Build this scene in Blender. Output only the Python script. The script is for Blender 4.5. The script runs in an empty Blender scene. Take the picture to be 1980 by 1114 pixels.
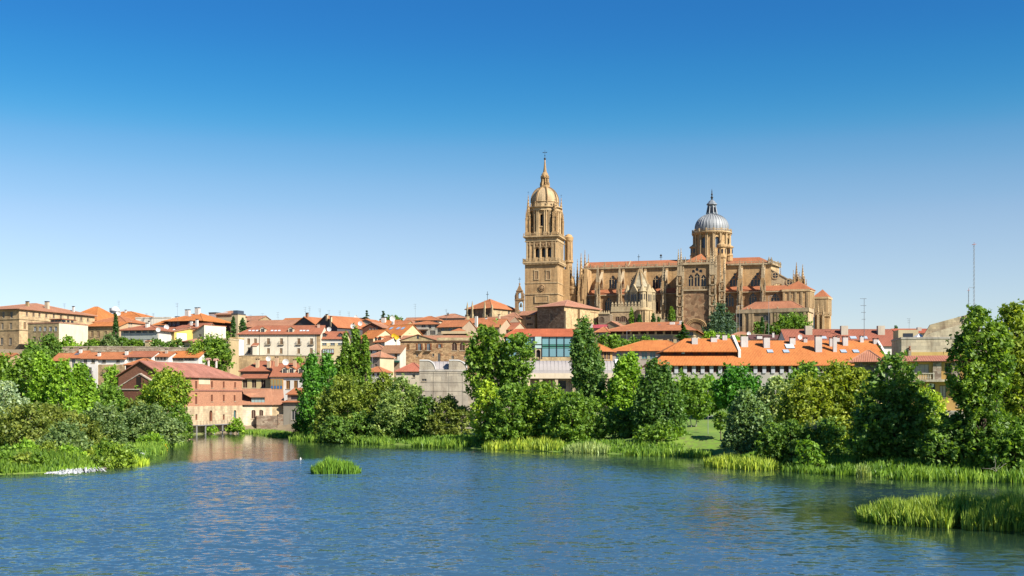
import bpy, math, random
import numpy as np
from math import radians as R_, sin, cos, pi, atan2, sqrt, floor
from mathutils import Vector

# ---------------------------------------------------------------- camera, sky, sun, exposure
SC = bpy.context.scene
COL = SC.collection
FPX, HX, HY, CAMZ = 2280.0, 990.0, 768.0, 10.0        # focal length, principal column and horizon row of the 1980 px photograph
cam_d = bpy.data.cameras.new('camera'); cam = bpy.data.objects.new('camera', cam_d); COL.objects.link(cam)
cam.location = (0, 0, CAMZ); cam.rotation_euler = (R_(90), 0, 0)
cam_d.sensor_width = 36; cam_d.lens = 36*FPX/1980; cam_d.shift_y = (HY-557)/1980
cam_d.clip_start = 1; cam_d.clip_end = 20000
SC.camera = cam
SUN_AZ, SUN_EL = 50, 40          # degrees to the right of straight-behind-the-camera, elevation
world = bpy.data.worlds.new("World"); SC.world = world; world.use_nodes = True
wn, wl = world.node_tree.nodes, world.node_tree.links
bg = wn['Background']
sky = wn.new('ShaderNodeTexSky'); sky.sky_type = 'NISHITA'; sky.sun_disc = False
sd = Vector((sin(R_(SUN_AZ))*cos(R_(SUN_EL)), -cos(R_(SUN_AZ))*cos(R_(SUN_EL)), sin(R_(SUN_EL))))
sky.sun_elevation = R_(SUN_EL); sky.sun_rotation = atan2(sd.x, sd.y)
sky.altitude = 800; sky.air_density = 1.0; sky.dust_density = 0.6; sky.ozone_density = 3.0
# very clear dry air: the red (and a little of the green) of the sky falls off quickly with height above the horizon
tcw = wn.new('ShaderNodeTexCoord'); sxz = wn.new('ShaderNodeSeparateXYZ'); wl.new(tcw.outputs['Generated'], sxz.inputs[0])
cmb = wn.new('ShaderNodeCombineColor'); cmb.inputs[2].default_value = .92
for ch, pts in ((0, ((0, .9), (.03, 1.0), (.078, 1.0), (.117, .98), (.163, .8), (.201, .53), (.262, .18), (.319, .14), (.5, .14), (1, .22))), (1, ((0, .88), (.117, .93), (.163, .9), (.201, .84), (.262, .68), (.319, .58), (.5, .54), (1, .56)))):
    fc = wn.new('ShaderNodeFloatCurve'); cv = fc.mapping.curves[0]
    while len(cv.points) < len(pts): cv.points.new(.5, .5)
    for p, q in zip(cv.points, pts): p.location = q
    fc.mapping.update(); wl.new(sxz.outputs[2], fc.inputs['Value']); wl.new(fc.outputs[0], cmb.inputs[ch])
tint = wn.new('ShaderNodeMix'); tint.data_type = 'RGBA'; tint.blend_type = 'MULTIPLY'; tint.inputs[0].default_value = 1
wl.new(sky.outputs[0], tint.inputs[6]); wl.new(cmb.outputs[0], tint.inputs[7]); wl.new(tint.outputs[2], bg.inputs['Color'])
bg.inputs['Strength'].default_value = 0.069
sun_d = bpy.data.lights.new('sun', 'SUN'); sun = bpy.data.objects.new('sun', sun_d); COL.objects.link(sun)
sun_d.energy = 5.0; sun_d.angle = R_(0.5); sun_d.color = (1.0, 0.93, 0.82)
sun.rotation_euler = Vector(sd).to_track_quat('Z', 'Y').to_euler(); sun.location = (200, -100, 200)
SC.view_settings.view_transform = 'Standard'; SC.view_settings.look = 'None'
SC.view_settings.exposure = 1.08; SC.view_settings.gamma = 1
SC.render.engine = 'CYCLES'
SC.cycles.use_denoising = True
SC.cycles.max_bounces = 6; SC.cycles.diffuse_bounces = 2; SC.cycles.glossy_bounces = 3; SC.cycles.transmission_bounces = 3
SC.cycles.sample_clamp_indirect = 4

def wx(px, Y): return (px-HX)/FPX*Y
def wz(py, Y): return CAMZ+(HY-py)/FPX*Y

# ---------------------------------------------------------------- materials
MATS = {}
def _new(name):
    m = bpy.data.materials.new(name); m.use_nodes = True
    n, l = m.node_tree.nodes, m.node_tree.links
    return m, n, l, n['Principled BSDF']
def _mix(n, l, a, b, fac, mode='MIX'):
    x = n.new('ShaderNodeMix'); x.data_type = 'RGBA'; x.blend_type = mode
    for s, v in ((6, a), (7, b)):
        if isinstance(v, tuple): x.inputs[s].default_value = v
        else: l.new(v, x.inputs[s])
    if isinstance(fac, float): x.inputs[0].default_value = fac
    else: l.new(fac, x.inputs[0])
    return x.outputs[2]
def _noise(n, l, vec, scale, detail=4, rough=.6):
    t = n.new('ShaderNodeTexNoise'); t.inputs['Scale'].default_value = scale
    t.inputs['Detail'].default_value = detail; t.inputs['Roughness'].default_value = rough
    if vec is not None: l.new(vec, t.inputs['Vector'])
    return t
def _ramp(n, l, fac, a, b):
    t = n.new('ShaderNodeMapRange'); t.inputs[1].default_value = a; t.inputs[2].default_value = b
    l.new(fac, t.inputs[0]); return t.outputs[0]
def _map(n, l, vec, sc):
    t = n.new('ShaderNodeMapping'); t.inputs['Scale'].default_value = sc; l.new(vec, t.inputs['Vector']); return t.outputs[0]
def c4(c, k=1.0): return (c[0]*k, c[1]*k, c[2]*k, 1)
ALB = .7
def mat(kind, col, rough=.9, var=.25, **kw):
    if kind != 'glass': col = tuple(x*ALB for x in col)
    key = (kind, col, rough, var, tuple(sorted(kw.items())))
    if key in MATS: return MATS[key]
    m, n, l, p = _new(kind)
    MATS[key] = m
    p.inputs['Roughness'].default_value = rough
    p.inputs['Specular IOR Level'].default_value = .25
    tc = n.new('ShaderNodeTexCoord'); ob, uv = tc.outputs['Object'], tc.outputs['UV']
    if kind == 'glass':
        p.inputs['Base Color'].default_value = c4(col); p.inputs['Roughness'].default_value = .12
        p.inputs['Specular IOR Level'].default_value = .5
        return m
    if kind == 'metal':
        ns = _noise(n, l, ob, .8)
        l.new(_mix(n, l, c4(col, .85), c4(col, 1.1), ns.outputs[0]), p.inputs['Base Color'])
        p.inputs['Metallic'].default_value = kw.get('metallic', .6); p.inputs['Roughness'].default_value = rough
        return m
    big = _noise(n, l, ob, kw.get('bs', .22), 5, .65)
    fine = _noise(n, l, ob, kw.get('fs', 2.5), 4, .7)
    if kind == 'tile':      # clay roof tiles: ribs run down the slope, courses across it, faded patches
        streak = _noise(n, l, _map(n, l, uv, (2.2, .12, 1)), 1.0, 3, .6)
        cell = n.new('ShaderNodeTexVoronoi'); cell.inputs['Scale'].default_value = 1.0
        l.new(_map(n, l, uv, (1/.35, 1/.55, 1)), cell.inputs['Vector'])
        c = _mix(n, l, c4(col, 1-var), c4(col, 1+var*.6), _ramp(n, l, big.outputs[0], .3, .7))
        c = _mix(n, l, c, c4((col[0]*.75, col[1]*.62, col[2]*.6)), _ramp(n, l, streak.outputs[0], .5, .8))
        sp = n.new('ShaderNodeSeparateColor'); l.new(cell.outputs['Color'], sp.inputs[0])
        c = _mix(n, l, c, c4((min(1, col[0]*1.25), col[1]*1.45, col[2]*1.6)), _ramp(n, l, sp.outputs[0], .75, 1.5))
        c = _mix(n, l, c, c4((col[0]*.55, col[1]*.5, col[2]*.5)), _ramp(n, l, sp.outputs[1], .75, 1.6))
        wv = n.new('ShaderNodeTexWave'); wv.bands_direction = 'X'; wv.inputs['Scale'].default_value = .314/kw.get('rib', .3)
        l.new(uv, wv.inputs['Vector'])
        c = _mix(n, l, c, c4((col[0]*.45, col[1]*.4, col[2]*.4)), _ramp(n, l, wv.outputs[1], .42, -.25))
        l.new(c, p.inputs['Base Color'])
        bp = n.new('ShaderNodeBump'); bp.inputs['Distance'].default_value = .06; bp.inputs['Strength'].default_value = .55
        l.new(wv.outputs[1], bp.inputs['Height']); l.new(bp.outputs[0], p.inputs['Normal'])
        return m
    if kind == 'brick':
        b = n.new('ShaderNodeTexBrick'); l.new(uv, b.inputs['Vector'])
        b.inputs['Scale'].default_value = 1; b.inputs['Brick Width'].default_value = .5; b.inputs['Row Height'].default_value = .16
        b.inputs['Mortar Size'].default_value = .02
        b.inputs['Color1'].default_value = c4(col, 1-var); b.inputs['Color2'].default_value = c4(col, 1+var)
        b.inputs['Mortar'].default_value = c4((col[0]*1.2, col[1]*1.3, col[2]*1.4))
        c = _mix(n, l, b.outputs[0], c4(col, .55), _ramp(n, l, big.outputs[0], .5, .85))
        c = _mix(n, l, c, c4((col[0]*1.15, col[1]*1.3, col[2]*1.4)), _ramp(n, l, fine.outputs[0], .55, .9))
        l.new(c, p.inputs['Base Color']); return m
    if kind in ('stone', 'ashlar'):
        b = n.new('ShaderNodeTexBrick'); l.new(uv, b.inputs['Vector'])
        b.inputs['Scale'].default_value = 1; b.inputs['Brick Width'].default_value = kw.get('bw', 1.1); b.inputs['Row Height'].default_value = kw.get('rh', .55)
        b.inputs['Mortar Size'].default_value = .03; b.inputs['Mortar'].default_value = c4(col, .72)
        b.inputs['Color1'].default_value = c4(col, 1-var); b.inputs['Color2'].default_value = c4((col[0]*(1+var), col[1]*(1+var*.9), col[2]*(1+var*.6)))
        stain = _noise(n, l, _map(n, l, ob, (1, 1, .22)), .45, 5, .7)
        c = _mix(n, l, b.outputs[0], c4((col[0]*.4, col[1]*.34, col[2]*.31)), _ramp(n, l, stain.outputs[0], .45, .78))
        c = _mix(n, l, c, c4((min(1, col[0]*1.25), col[1]*1.25, col[2]*1.2)), _ramp(n, l, big.outputs[0], .5, .95))
        c = _mix(n, l, c, c4(col, .6), _ramp(n, l, fine.outputs[0], .6, 1.0))
        l.new(c, p.inputs['Base Color'])
        bp = n.new('ShaderNodeBump'); bp.inputs['Distance'].default_value = .08; bp.inputs['Strength'].default_value = .5
        l.new(fine.outputs[0], bp.inputs['Height']); l.new(bp.outputs[0], p.inputs['Normal'])
        return m
    if kind == 'rubble':
        v = n.new('ShaderNodeTexVoronoi'); l.new(_map(n, l, uv, (1/kw.get('cw', .9), 1/kw.get('ch', .5), 1)), v.inputs['Vector']); v.inputs['Scale'].default_value = 1
        v2 = n.new('ShaderNodeTexVoronoi'); v2.feature = 'DISTANCE_TO_EDGE'; l.new(_map(n, l, uv, (1/kw.get('cw', .9), 1/kw.get('ch', .5), 1)), v2.inputs['Vector'])
        sp = n.new('ShaderNodeSeparateColor'); l.new(v.outputs['Color'], sp.inputs[0])
        c = _mix(n, l, c4((col[0]*.5, col[1]*.42, col[2]*.38)), c4((col[0]*1.3, col[1]*1.3, col[2]*1.25)), sp.outputs[0])
        c = _mix(n, l, c, c4((col[0]*.75, col[1]*.5, col[2]*.42)), _ramp(n, l, sp.outputs[1], .7, 1.1))
        c = _mix(n, l, c4(col, .5), c, _ramp(n, l, v2.outputs['Distance'], 0, .08))
        c = _mix(n, l, c, c4(col, .55), _ramp(n, l, big.outputs[0], .5, .9))
        l.new(c, p.inputs['Base Color'])
        bp = n.new('ShaderNodeBump'); bp.inputs['Distance'].default_value = .1; bp.inputs['Strength'].default_value = .6
        l.new(v2.outputs['Distance'], bp.inputs['Height']); l.new(bp.outputs[0], p.inputs['Normal'])
        return m
    # plaster / wood / plain: patchy with vertical rain streaks
    stain = _noise(n, l, _map(n, l, ob, (1.2, 1.2, .12)), .7, 4, .7)
    c = _mix(n, l, c4(col, 1-var*.6), c4(col, 1+var*.35), _ramp(n, l, big.outputs[0], .3, .7))
    c = _mix(n, l, c, c4((col[0]*.62, col[1]*.56, col[2]*.5)), _ramp(n, l, stain.outputs[0], .52, 1.0 if kind == 'plaster' else 1.6))
    c = _mix(n, l, c, c4(col, .75), _ramp(n, l, fine.outputs[0], .6, 1.1))
    l.new(c, p.inputs['Base Color'])
    return m
LEAF_K = 2.25
def leafmat(col, col2, trans=.47):
    key = ('leaf', col, col2); col = tuple(min(.9, x*LEAF_K) for x in col); col2 = tuple(min(.9, x*LEAF_K) for x in col2)
    if key in MATS: return MATS[key]
    m, n, l, p = _new('foliage'); MATS[key] = m
    g = n.new('ShaderNodeNewGeometry'); tc = n.new('ShaderNodeTexCoord')
    big = _noise(n, l, tc.outputs['Object'], .35, 3, .6)
    c = _mix(n, l, c4(col), c4(col2), _ramp(n, l, big.outputs[0], .35, .68))
    c = _mix(n, l, c, c4((col2[0]*1.5, col2[1]*1.35, col2[2]*1.1)), _ramp(n, l, g.outputs['Random Per Island'], .55, 1.25))
    c = _mix(n, l, c, c4((col[0]*.55, col[1]*.6, col[2]*.6)), _ramp(n, l, g.outputs['Random Per Island'], .35, -.15))
    l.new(c, p.inputs['Base Color']); p.inputs['Roughness'].default_value = .5; p.inputs['Specular IOR Level'].default_value = .35
    t = n.new('ShaderNodeBsdfTranslucent'); l.new(_mix(n, l, c, (1.0, 1.0, .35, 1), 1.0, 'MULTIPLY'), t.inputs['Color'])
    ms = n.new('ShaderNodeMixShader'); ms.inputs[0].default_value = trans
    l.new(p.outputs[0], ms.inputs[1]); l.new(t.outputs[0], ms.inputs[2]); l.new(ms.outputs[0], n['Material Output'].inputs['Surface'])
    return m

# ---------------------------------------------------------------- mesh builder
class MB:
    def __init__(s): s.v = []; s.f = []; s.m = []; s.mats = []; s.cur = 0
    def use(s, m):
        if m not in s.mats: s.mats.append(m)
        s.cur = s.mats.index(m); return s
    def poly(s, pts):
        pts = [p for k, p in enumerate(pts) if max(abs(p[j]-pts[k-1][j]) for j in (0, 1, 2)) > 1e-5]
        if len(pts) < 3: return s
        i = len(s.v); s.v += [tuple(p) for p in pts]; s.f.append(tuple(range(i, i+len(pts)))); s.m.append(s.cur); return s
    def box(s, x0, x1, y0, y1, z0, z1):
        a, b, c, d = (x0, y0), (x1, y0), (x1, y1), (x0, y1)
        return s.prism([a, b, c, d], z0, z1)
    def cbox(s, x, y, z0, w, d, h): return s.box(x-w/2, x+w/2, y-d/2, y+d/2, z0, z0+h)
    def prism(s, pts, z0, z1, top=None):
        top = top or pts; n = len(pts)
        for k in range(n):
            j = (k+1) % n
            q = [(*pts[k], z0), (*pts[j], z0), (*top[j], z1), (*top[k], z1)]
            s.poly(q)
        s.poly([(*p, z1) for p in top]); s.poly([(*p, z0) for p in reversed(pts)])
        return s
    def xprism(s, prof, x0, x1):       # profile in (y,z) pushed along x
        n = len(prof)
        for k in range(n):
            a, b = prof[k], prof[(k+1) % n]
            s.poly([(x0, *a), (x0, *b), (x1, *b), (x1, *a)])
        s.poly([(x1, *p) for p in prof]); s.poly([(x0, *p) for p in reversed(prof)]); return s
    def yprism(s, prof, y0, y1):       # profile in (x,z) pushed along y
        n = len(prof)
        for k in range(n):
            a, b = prof[k], prof[(k+1) % n]
            s.poly([(a[0], y0, a[1]), (b[0], y0, b[1]), (b[0], y1, b[1]), (a[0], y1, a[1])])
        s.poly([(p[0], y0, p[1]) for p in reversed(prof)]); s.poly([(p[0], y1, p[1]) for p in prof]); return s
    def lathe(s, prof, cx, cy, n=16, a0=0.0, cap=True):
        rings = [[(cx+r*cos(a0+2*pi*k/n), cy+r*sin(a0+2*pi*k/n), z) for k in range(n)] for r, z in prof]
        for A, B in zip(rings, rings[1:]):
            for k in range(n):
                j = (k+1) % n; s.poly([A[k], A[j], B[j], B[k]])
        if cap:
            if prof[-1][0] > 1e-3: s.poly(rings[-1])
            if prof[0][0] > 1e-3: s.poly(list(reversed(rings[0])))
        return s
    def tube(s, p, q, r, r2=None, n=6):
        p, q = Vector(p), Vector(q); d = (q-p)
        if d.length < 1e-6: return s
        d.normalize(); a = d.orthogonal().normalized(); b = d.cross(a); r2 = r if r2 is None else r2
        A = [p+a*r*cos(2*pi*k/n)+b*r*sin(2*pi*k/n) for k in range(n)]
        B = [q+a*r2*cos(2*pi*k/n)+b*r2*sin(2*pi*k/n) for k in range(n)]
        for k in range(n):
            j = (k+1) % n; s.poly([A[k], A[j], B[j], B[k]])
        s.poly(list(reversed(A))); s.poly(B); return s
    def ball(s, x, y, z, r, n=8, m=5): return s.lathe([(max(.001, r*sin(pi*k/m)), z-r*cos(pi*k/m)) for k in range(m+1)], x, y, n, cap=False)
    def thick(s, polys, t):            # closed slab under a set of roof planes
        cnt = {}
        key = lambda p: (round(p[0], 3), round(p[1], 3), round(p[2], 3))
        for P in polys:
            s.poly(P); s.poly([(p[0], p[1], p[2]-t) for p in reversed(P)])
            for a, b in zip(P, P[1:]+P[:1]):
                e = (key(a), key(b)); cnt[e] = cnt.get(e, 0)+1
        for (a, b) in cnt:
            if (b, a) not in cnt:
                s.poly([(a[0], a[1], a[2]-t), (b[0], b[1], b[2]-t), b, a])
        return s
    def build(s, name, material=None, parent=None, smooth=False, loc=None):
        me = bpy.data.meshes.new(name); me.from_pydata(s.v, [], s.f)
        for mm in (s.mats or [material]): me.materials.append(mm)
        if s.mats: me.polygons.foreach_set('material_index', s.m)
        uvl = me.uv_layers.new(name='UVMap'); uv = []
        for fc in s.f:
            P = [s.v[i] for i in fc]; nx = ny = nz = 0
            for a, b in zip(P, P[1:]+P[:1]):
                nx += (a[1]-b[1])*(a[2]+b[2]); ny += (a[2]-b[2])*(a[0]+b[0]); nz += (a[0]-b[0])*(a[1]+b[1])
            L = sqrt(nx*nx+ny*ny+nz*nz) or 1; nx /= L; ny /= L; nz /= L
            h = sqrt(nx*nx+ny*ny)
            ux, uy = (-ny/h, nx/h) if h > 1e-3 else (1, 0)
            vx, vy, vz = -nz*uy, nz*ux, nx*uy-ny*ux
            for p in P: uv += [p[0]*ux+p[1]*uy, p[0]*vx+p[1]*vy+p[2]*vz]
        uvl.data.foreach_set('uv', uv)
        if smooth: me.polygons.foreach_set('use_smooth', [True]*len(s.f))
        me.update()
        o = bpy.data.objects.new(name, me); COL.objects.link(o)
        if parent is not None: o.parent = parent
        if loc is not None: o.location = loc
        return o

def tag(o, label=None, cat=None, group=None, kind=None):
    if label: o['label'] = label
    if cat: o['category'] = cat
    if group: o['group'] = group
    if kind: o['kind'] = kind
    return o
def empty(name, loc, yaw, label, cat, group=None):
    o = bpy.data.objects.new(name, None); COL.objects.link(o); o.location = loc; o.rotation_euler = (0, 0, yaw)
    o.empty_display_size = 1
    return tag(o, label, cat, group)
def copy_tree(o, parent=None):
    c = o.copy(); COL.objects.link(c); c.parent = parent
    for ch in list(o.children): copy_tree(ch, c)
    return c

# ---------------------------------------------------------------- wall with window openings (arched or square)
def cut_wall(mb, P, L, z0, z1, ops, dep=.3):
    """P(u, d, z) -> local point; d = distance behind the wall plane. ops: (u0,u1,za,zb,arch)"""
    ops = [(max(o[0], .05), min(o[1], L-.05), max(o[2], z0+.05), min(o[3], z1-.05), o[4] if len(o) > 4 else 0) for o in ops]
    ops = [o for o in ops if o[1]-o[0] > .1 and o[3]-o[2] > .1]
    us = sorted({0, L} | {o[0] for o in ops} | {o[1] for o in ops}); zs = sorted({z0, z1} | {o[2] for o in ops} | {o[3] for o in ops})
    for i in range(len(zs)-1):
        zc = (zs[i]+zs[i+1])/2; run = None
        for j in range(len(us)-1):
            uc = (us[j]+us[j+1])/2
            hole = any(o[0] < uc < o[1] and o[2] < zc < o[3] for o in ops)
            if hole:
                if run is not None: mb.poly([P(run, 0, zs[i]), P(us[j], 0, zs[i]), P(us[j], 0, zs[i+1]), P(run, 0, zs[i+1])]); run = None
            elif run is None: run = us[j]
        if run is not None: mb.poly([P(run, 0, zs[i]), P(L, 0, zs[i]), P(L, 0, zs[i+1]), P(run, 0, zs[i+1])])
    for (a, b, c, d, ar) in ops:
        q = lambda u, v, w, z: mb.poly([P(u, 0, w), P(u, dep, w), P(v, dep, z), P(v, 0, z)])
        q(b, a, c, c)
        if not ar:
            q(a, a, c, d); q(b, b, d, c); q(a, b, d, d)
        else:
            r = (b-a)/2; zs_ = d-r*(1.35 if ar == 2 else 1); m = (a+b)/2
            q(a, a, c, zs_); q(b, b, zs_, c)
            N = 6; arc = []
            for k in range(N*2+1):
                t = pi*k/(2*N); arc.append((m-r*cos(t), zs_+(d-zs_)*(sin(t) if ar == 1 else (1-abs(cos(t)))**.65)))
            for k in range(2*N):
                A, B = arc[k], arc[k+1]; q(A[0], B[0], A[1], B[1])
                cu = a if k < N else b
                mb.poly([P(cu, 0, d), P(A[0], 0, A[1]), P(B[0], 0, B[1])])

GLASS = (.018, .024, .035)
def C(*a): return a
# ---------------------------------------------------------------- ground and river
RIVER = [(-420, 150), (-67, 152), (-60, 157), (-57.5, 167), (-56, 176), (-58, 187), (-66, 205), (-71, 228), (-79, 275), (-87.0, 298), (-76.0, 340),
         (-66, 341), (-60, 331), (-55, 300), (-50, 280), (-33, 258), (-20, 241), (1, 220), (18, 207), (34, 200), (33, 186), (31, 178), (37, 166), (41, 158),
         (46, 148), (51, 144), (60, 141), (64, 128), (62, 118), (58, 108), (44, 99.5), (34, 99), (29.5, 97.5), (30.5, 94.2), (34.5, 90), (40, 88), (48, 86), (60, 80), (90, 40), (120, -150), (-420, -150)]
def river_sd(x, y):                      # signed distance, positive on land
    x = np.asarray(x, float); y = np.asarray(y, float)
    d = np.full(x.shape, 1e9); ins = np.zeros(x.shape, bool); n = len(RIVER)
    for i in range(n):
        ax, ay = RIVER[i]; bx, by = RIVER[(i+1) % n]
        t = np.clip(((x-ax)*(bx-ax)+(y-ay)*(by-ay))/((bx-ax)**2+(by-ay)**2), 0, 1)
        d = np.minimum(d, np.hypot(x-ax-t*(bx-ax), y-ay-t*(by-ay)))
        c = ((ay > y) != (by > y)); dy = (by-ay) if abs(by-ay) > 1e-9 else 1e-9
        ins ^= c & (x < (bx-ax)*(y-ay)/dy+ax)
    return np.where(ins, -d, d)
PC = ([0, 230, 280, 330, 380, 420, 450, 500, 560, 600, 700, 900, 3000, 9000], [1, 1.6, 2.6, 4, 9, 14, 19, 29.5, 40, 42, 41, 36, 20, 20])
PL = ([0, 300, 345, 375, 399, 404, 440, 480, 520, 560, 700, 900, 3000, 9000], [.9, 2, 5, 9, 12, 26.4, 26.6, 30, 36, 40, 41, 36, 20, 20])
PR = ([0, 130, 200, 260, 320, 380, 450, 500, 560, 600, 700, 900, 3000, 9000], [1, 1.2, 2.6, 6.3, 9, 13, 20, 29, 39, 41, 41, 36, 20, 20])
def ground(x, y):
    x = np.asarray(x, float); y = np.asarray(y, float)
    c, l, r = np.interp(y, *PC), np.interp(y, *PL), np.interp(y, *PR)
    wl_ = np.clip((-x-101)/7, 0, 1); wr = np.clip((x-14)/18, 0, 1)*np.clip((520-y)/60, 0, 1)
    h = c*(1-wl_)+l*wl_; h = h*(1-wr)+r*wr
    fall = np.clip((np.abs(x+40)-(150+.17*y))/110, 0, 1); fall = fall*fall*(3-2*fall); h = h*(1-fall)+np.minimum(h, 4+.004*np.maximum(y, 0))*fall      # the town hill ends to either side
    sd_ = river_sd(x, y)
    k = np.clip(sd_/9, 0, 1); k = k*k*(3-2*k)
    return np.where(sd_ > 0, .1+(h-.1)*k, np.maximum(-2.5, sd_*.5))
def gz(x, y): return float(ground(np.array([x]), np.array([y]))[0])

def build_ground():
    xs = np.concatenate([[-9000, -3000, -1200, -600], np.arange(-420, 421, 3.5), [600, 1200, 3000, 9000]])
    ys = np.concatenate([[-3000, -800, -300], np.arange(-150, 60, 15), np.arange(60, 420, 2.5), np.arange(420, 720, 5), [760, 900, 1500, 3000, 9000]])
    X, Y = np.meshgrid(xs, ys); Z = ground(X, Y)
    rng = np.random.default_rng(5); Z = Z + np.where(Z > .6, rng.normal(0, .08, Z.shape), 0)
    nx, ny = len(xs), len(ys)
    v = np.stack([X, Y, Z], -1).reshape(-1, 3)
    i = np.arange(nx*ny).reshape(ny, nx)
    f = np.stack([i[:-1, :-1], i[:-1, 1:], i[1:, 1:], i[1:, :-1]], -1).reshape(-1, 4)
    me = np_mesh('ground', v, f)
    m, n, l, p = _new('ground'); p.inputs['Roughness'].default_value = .95
    tc = n.new('ShaderNodeTexCoord'); sp = n.new('ShaderNodeSeparateXYZ'); l.new(tc.outputs['Object'], sp.inputs[0])
    a = _noise(n, l, tc.outputs['Object'], .12, 5); b = _noise(n, l, tc.outputs['Object'], 1.2, 5)
    g = _mix(n, l, (.075, .165, .01, 1), (.15, .24, .02, 1), _ramp(n, l, a.outputs[0], .35, .65))
    g = _mix(n, l, g, (.1, .11, .03, 1), _ramp(n, l, b.outputs[0], .42, .72))
    t = _mix(n, l, (.14, .1, .06, 1), (.2, .16, .1, 1), b.outputs[0])
    dx = n.new('ShaderNodeMath'); dx.operation = 'MULTIPLY_ADD'; l.new(sp.outputs[0], dx.inputs[0]); dx.inputs[1].default_value = -1; l.new(sp.outputs[1], dx.inputs[2])
    mm = n.new('ShaderNodeMath'); mm.operation = 'MULTIPLY'; l.new(_ramp(n, l, sp.outputs[1], 300, 330), mm.inputs[0]); l.new(_ramp(n, l, dx.outputs[0], 190, 230), mm.inputs[1])
    l.new(_mix(n, l, g, t, mm.outputs[0]), p.inputs['Base Color'])
    me.materials.append(m)
    o = bpy.data.objects.new('ground', me); COL.objects.link(o); tag(o, 'grassy river bank rising to the town hill', kind='structure')

def np_mesh(name, v, f, smooth=False):
    me = bpy.data.meshes.new(name); v = np.ascontiguousarray(v, np.float32); f = np.ascontiguousarray(f, np.int32); k = f.shape[1]
    me.vertices.add(len(v)); me.vertices.foreach_set('co', v.ravel())
    me.loops.add(f.size); me.loops.foreach_set('vertex_index', f.ravel())
    me.polygons.add(len(f)); me.polygons.foreach_set('loop_start', np.arange(0, f.size, k, dtype=np.int32))
    if smooth: me.polygons.foreach_set('use_smooth', np.ones(len(f), bool))
    me.update(calc_edges=True); return me
build_ground()

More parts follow.
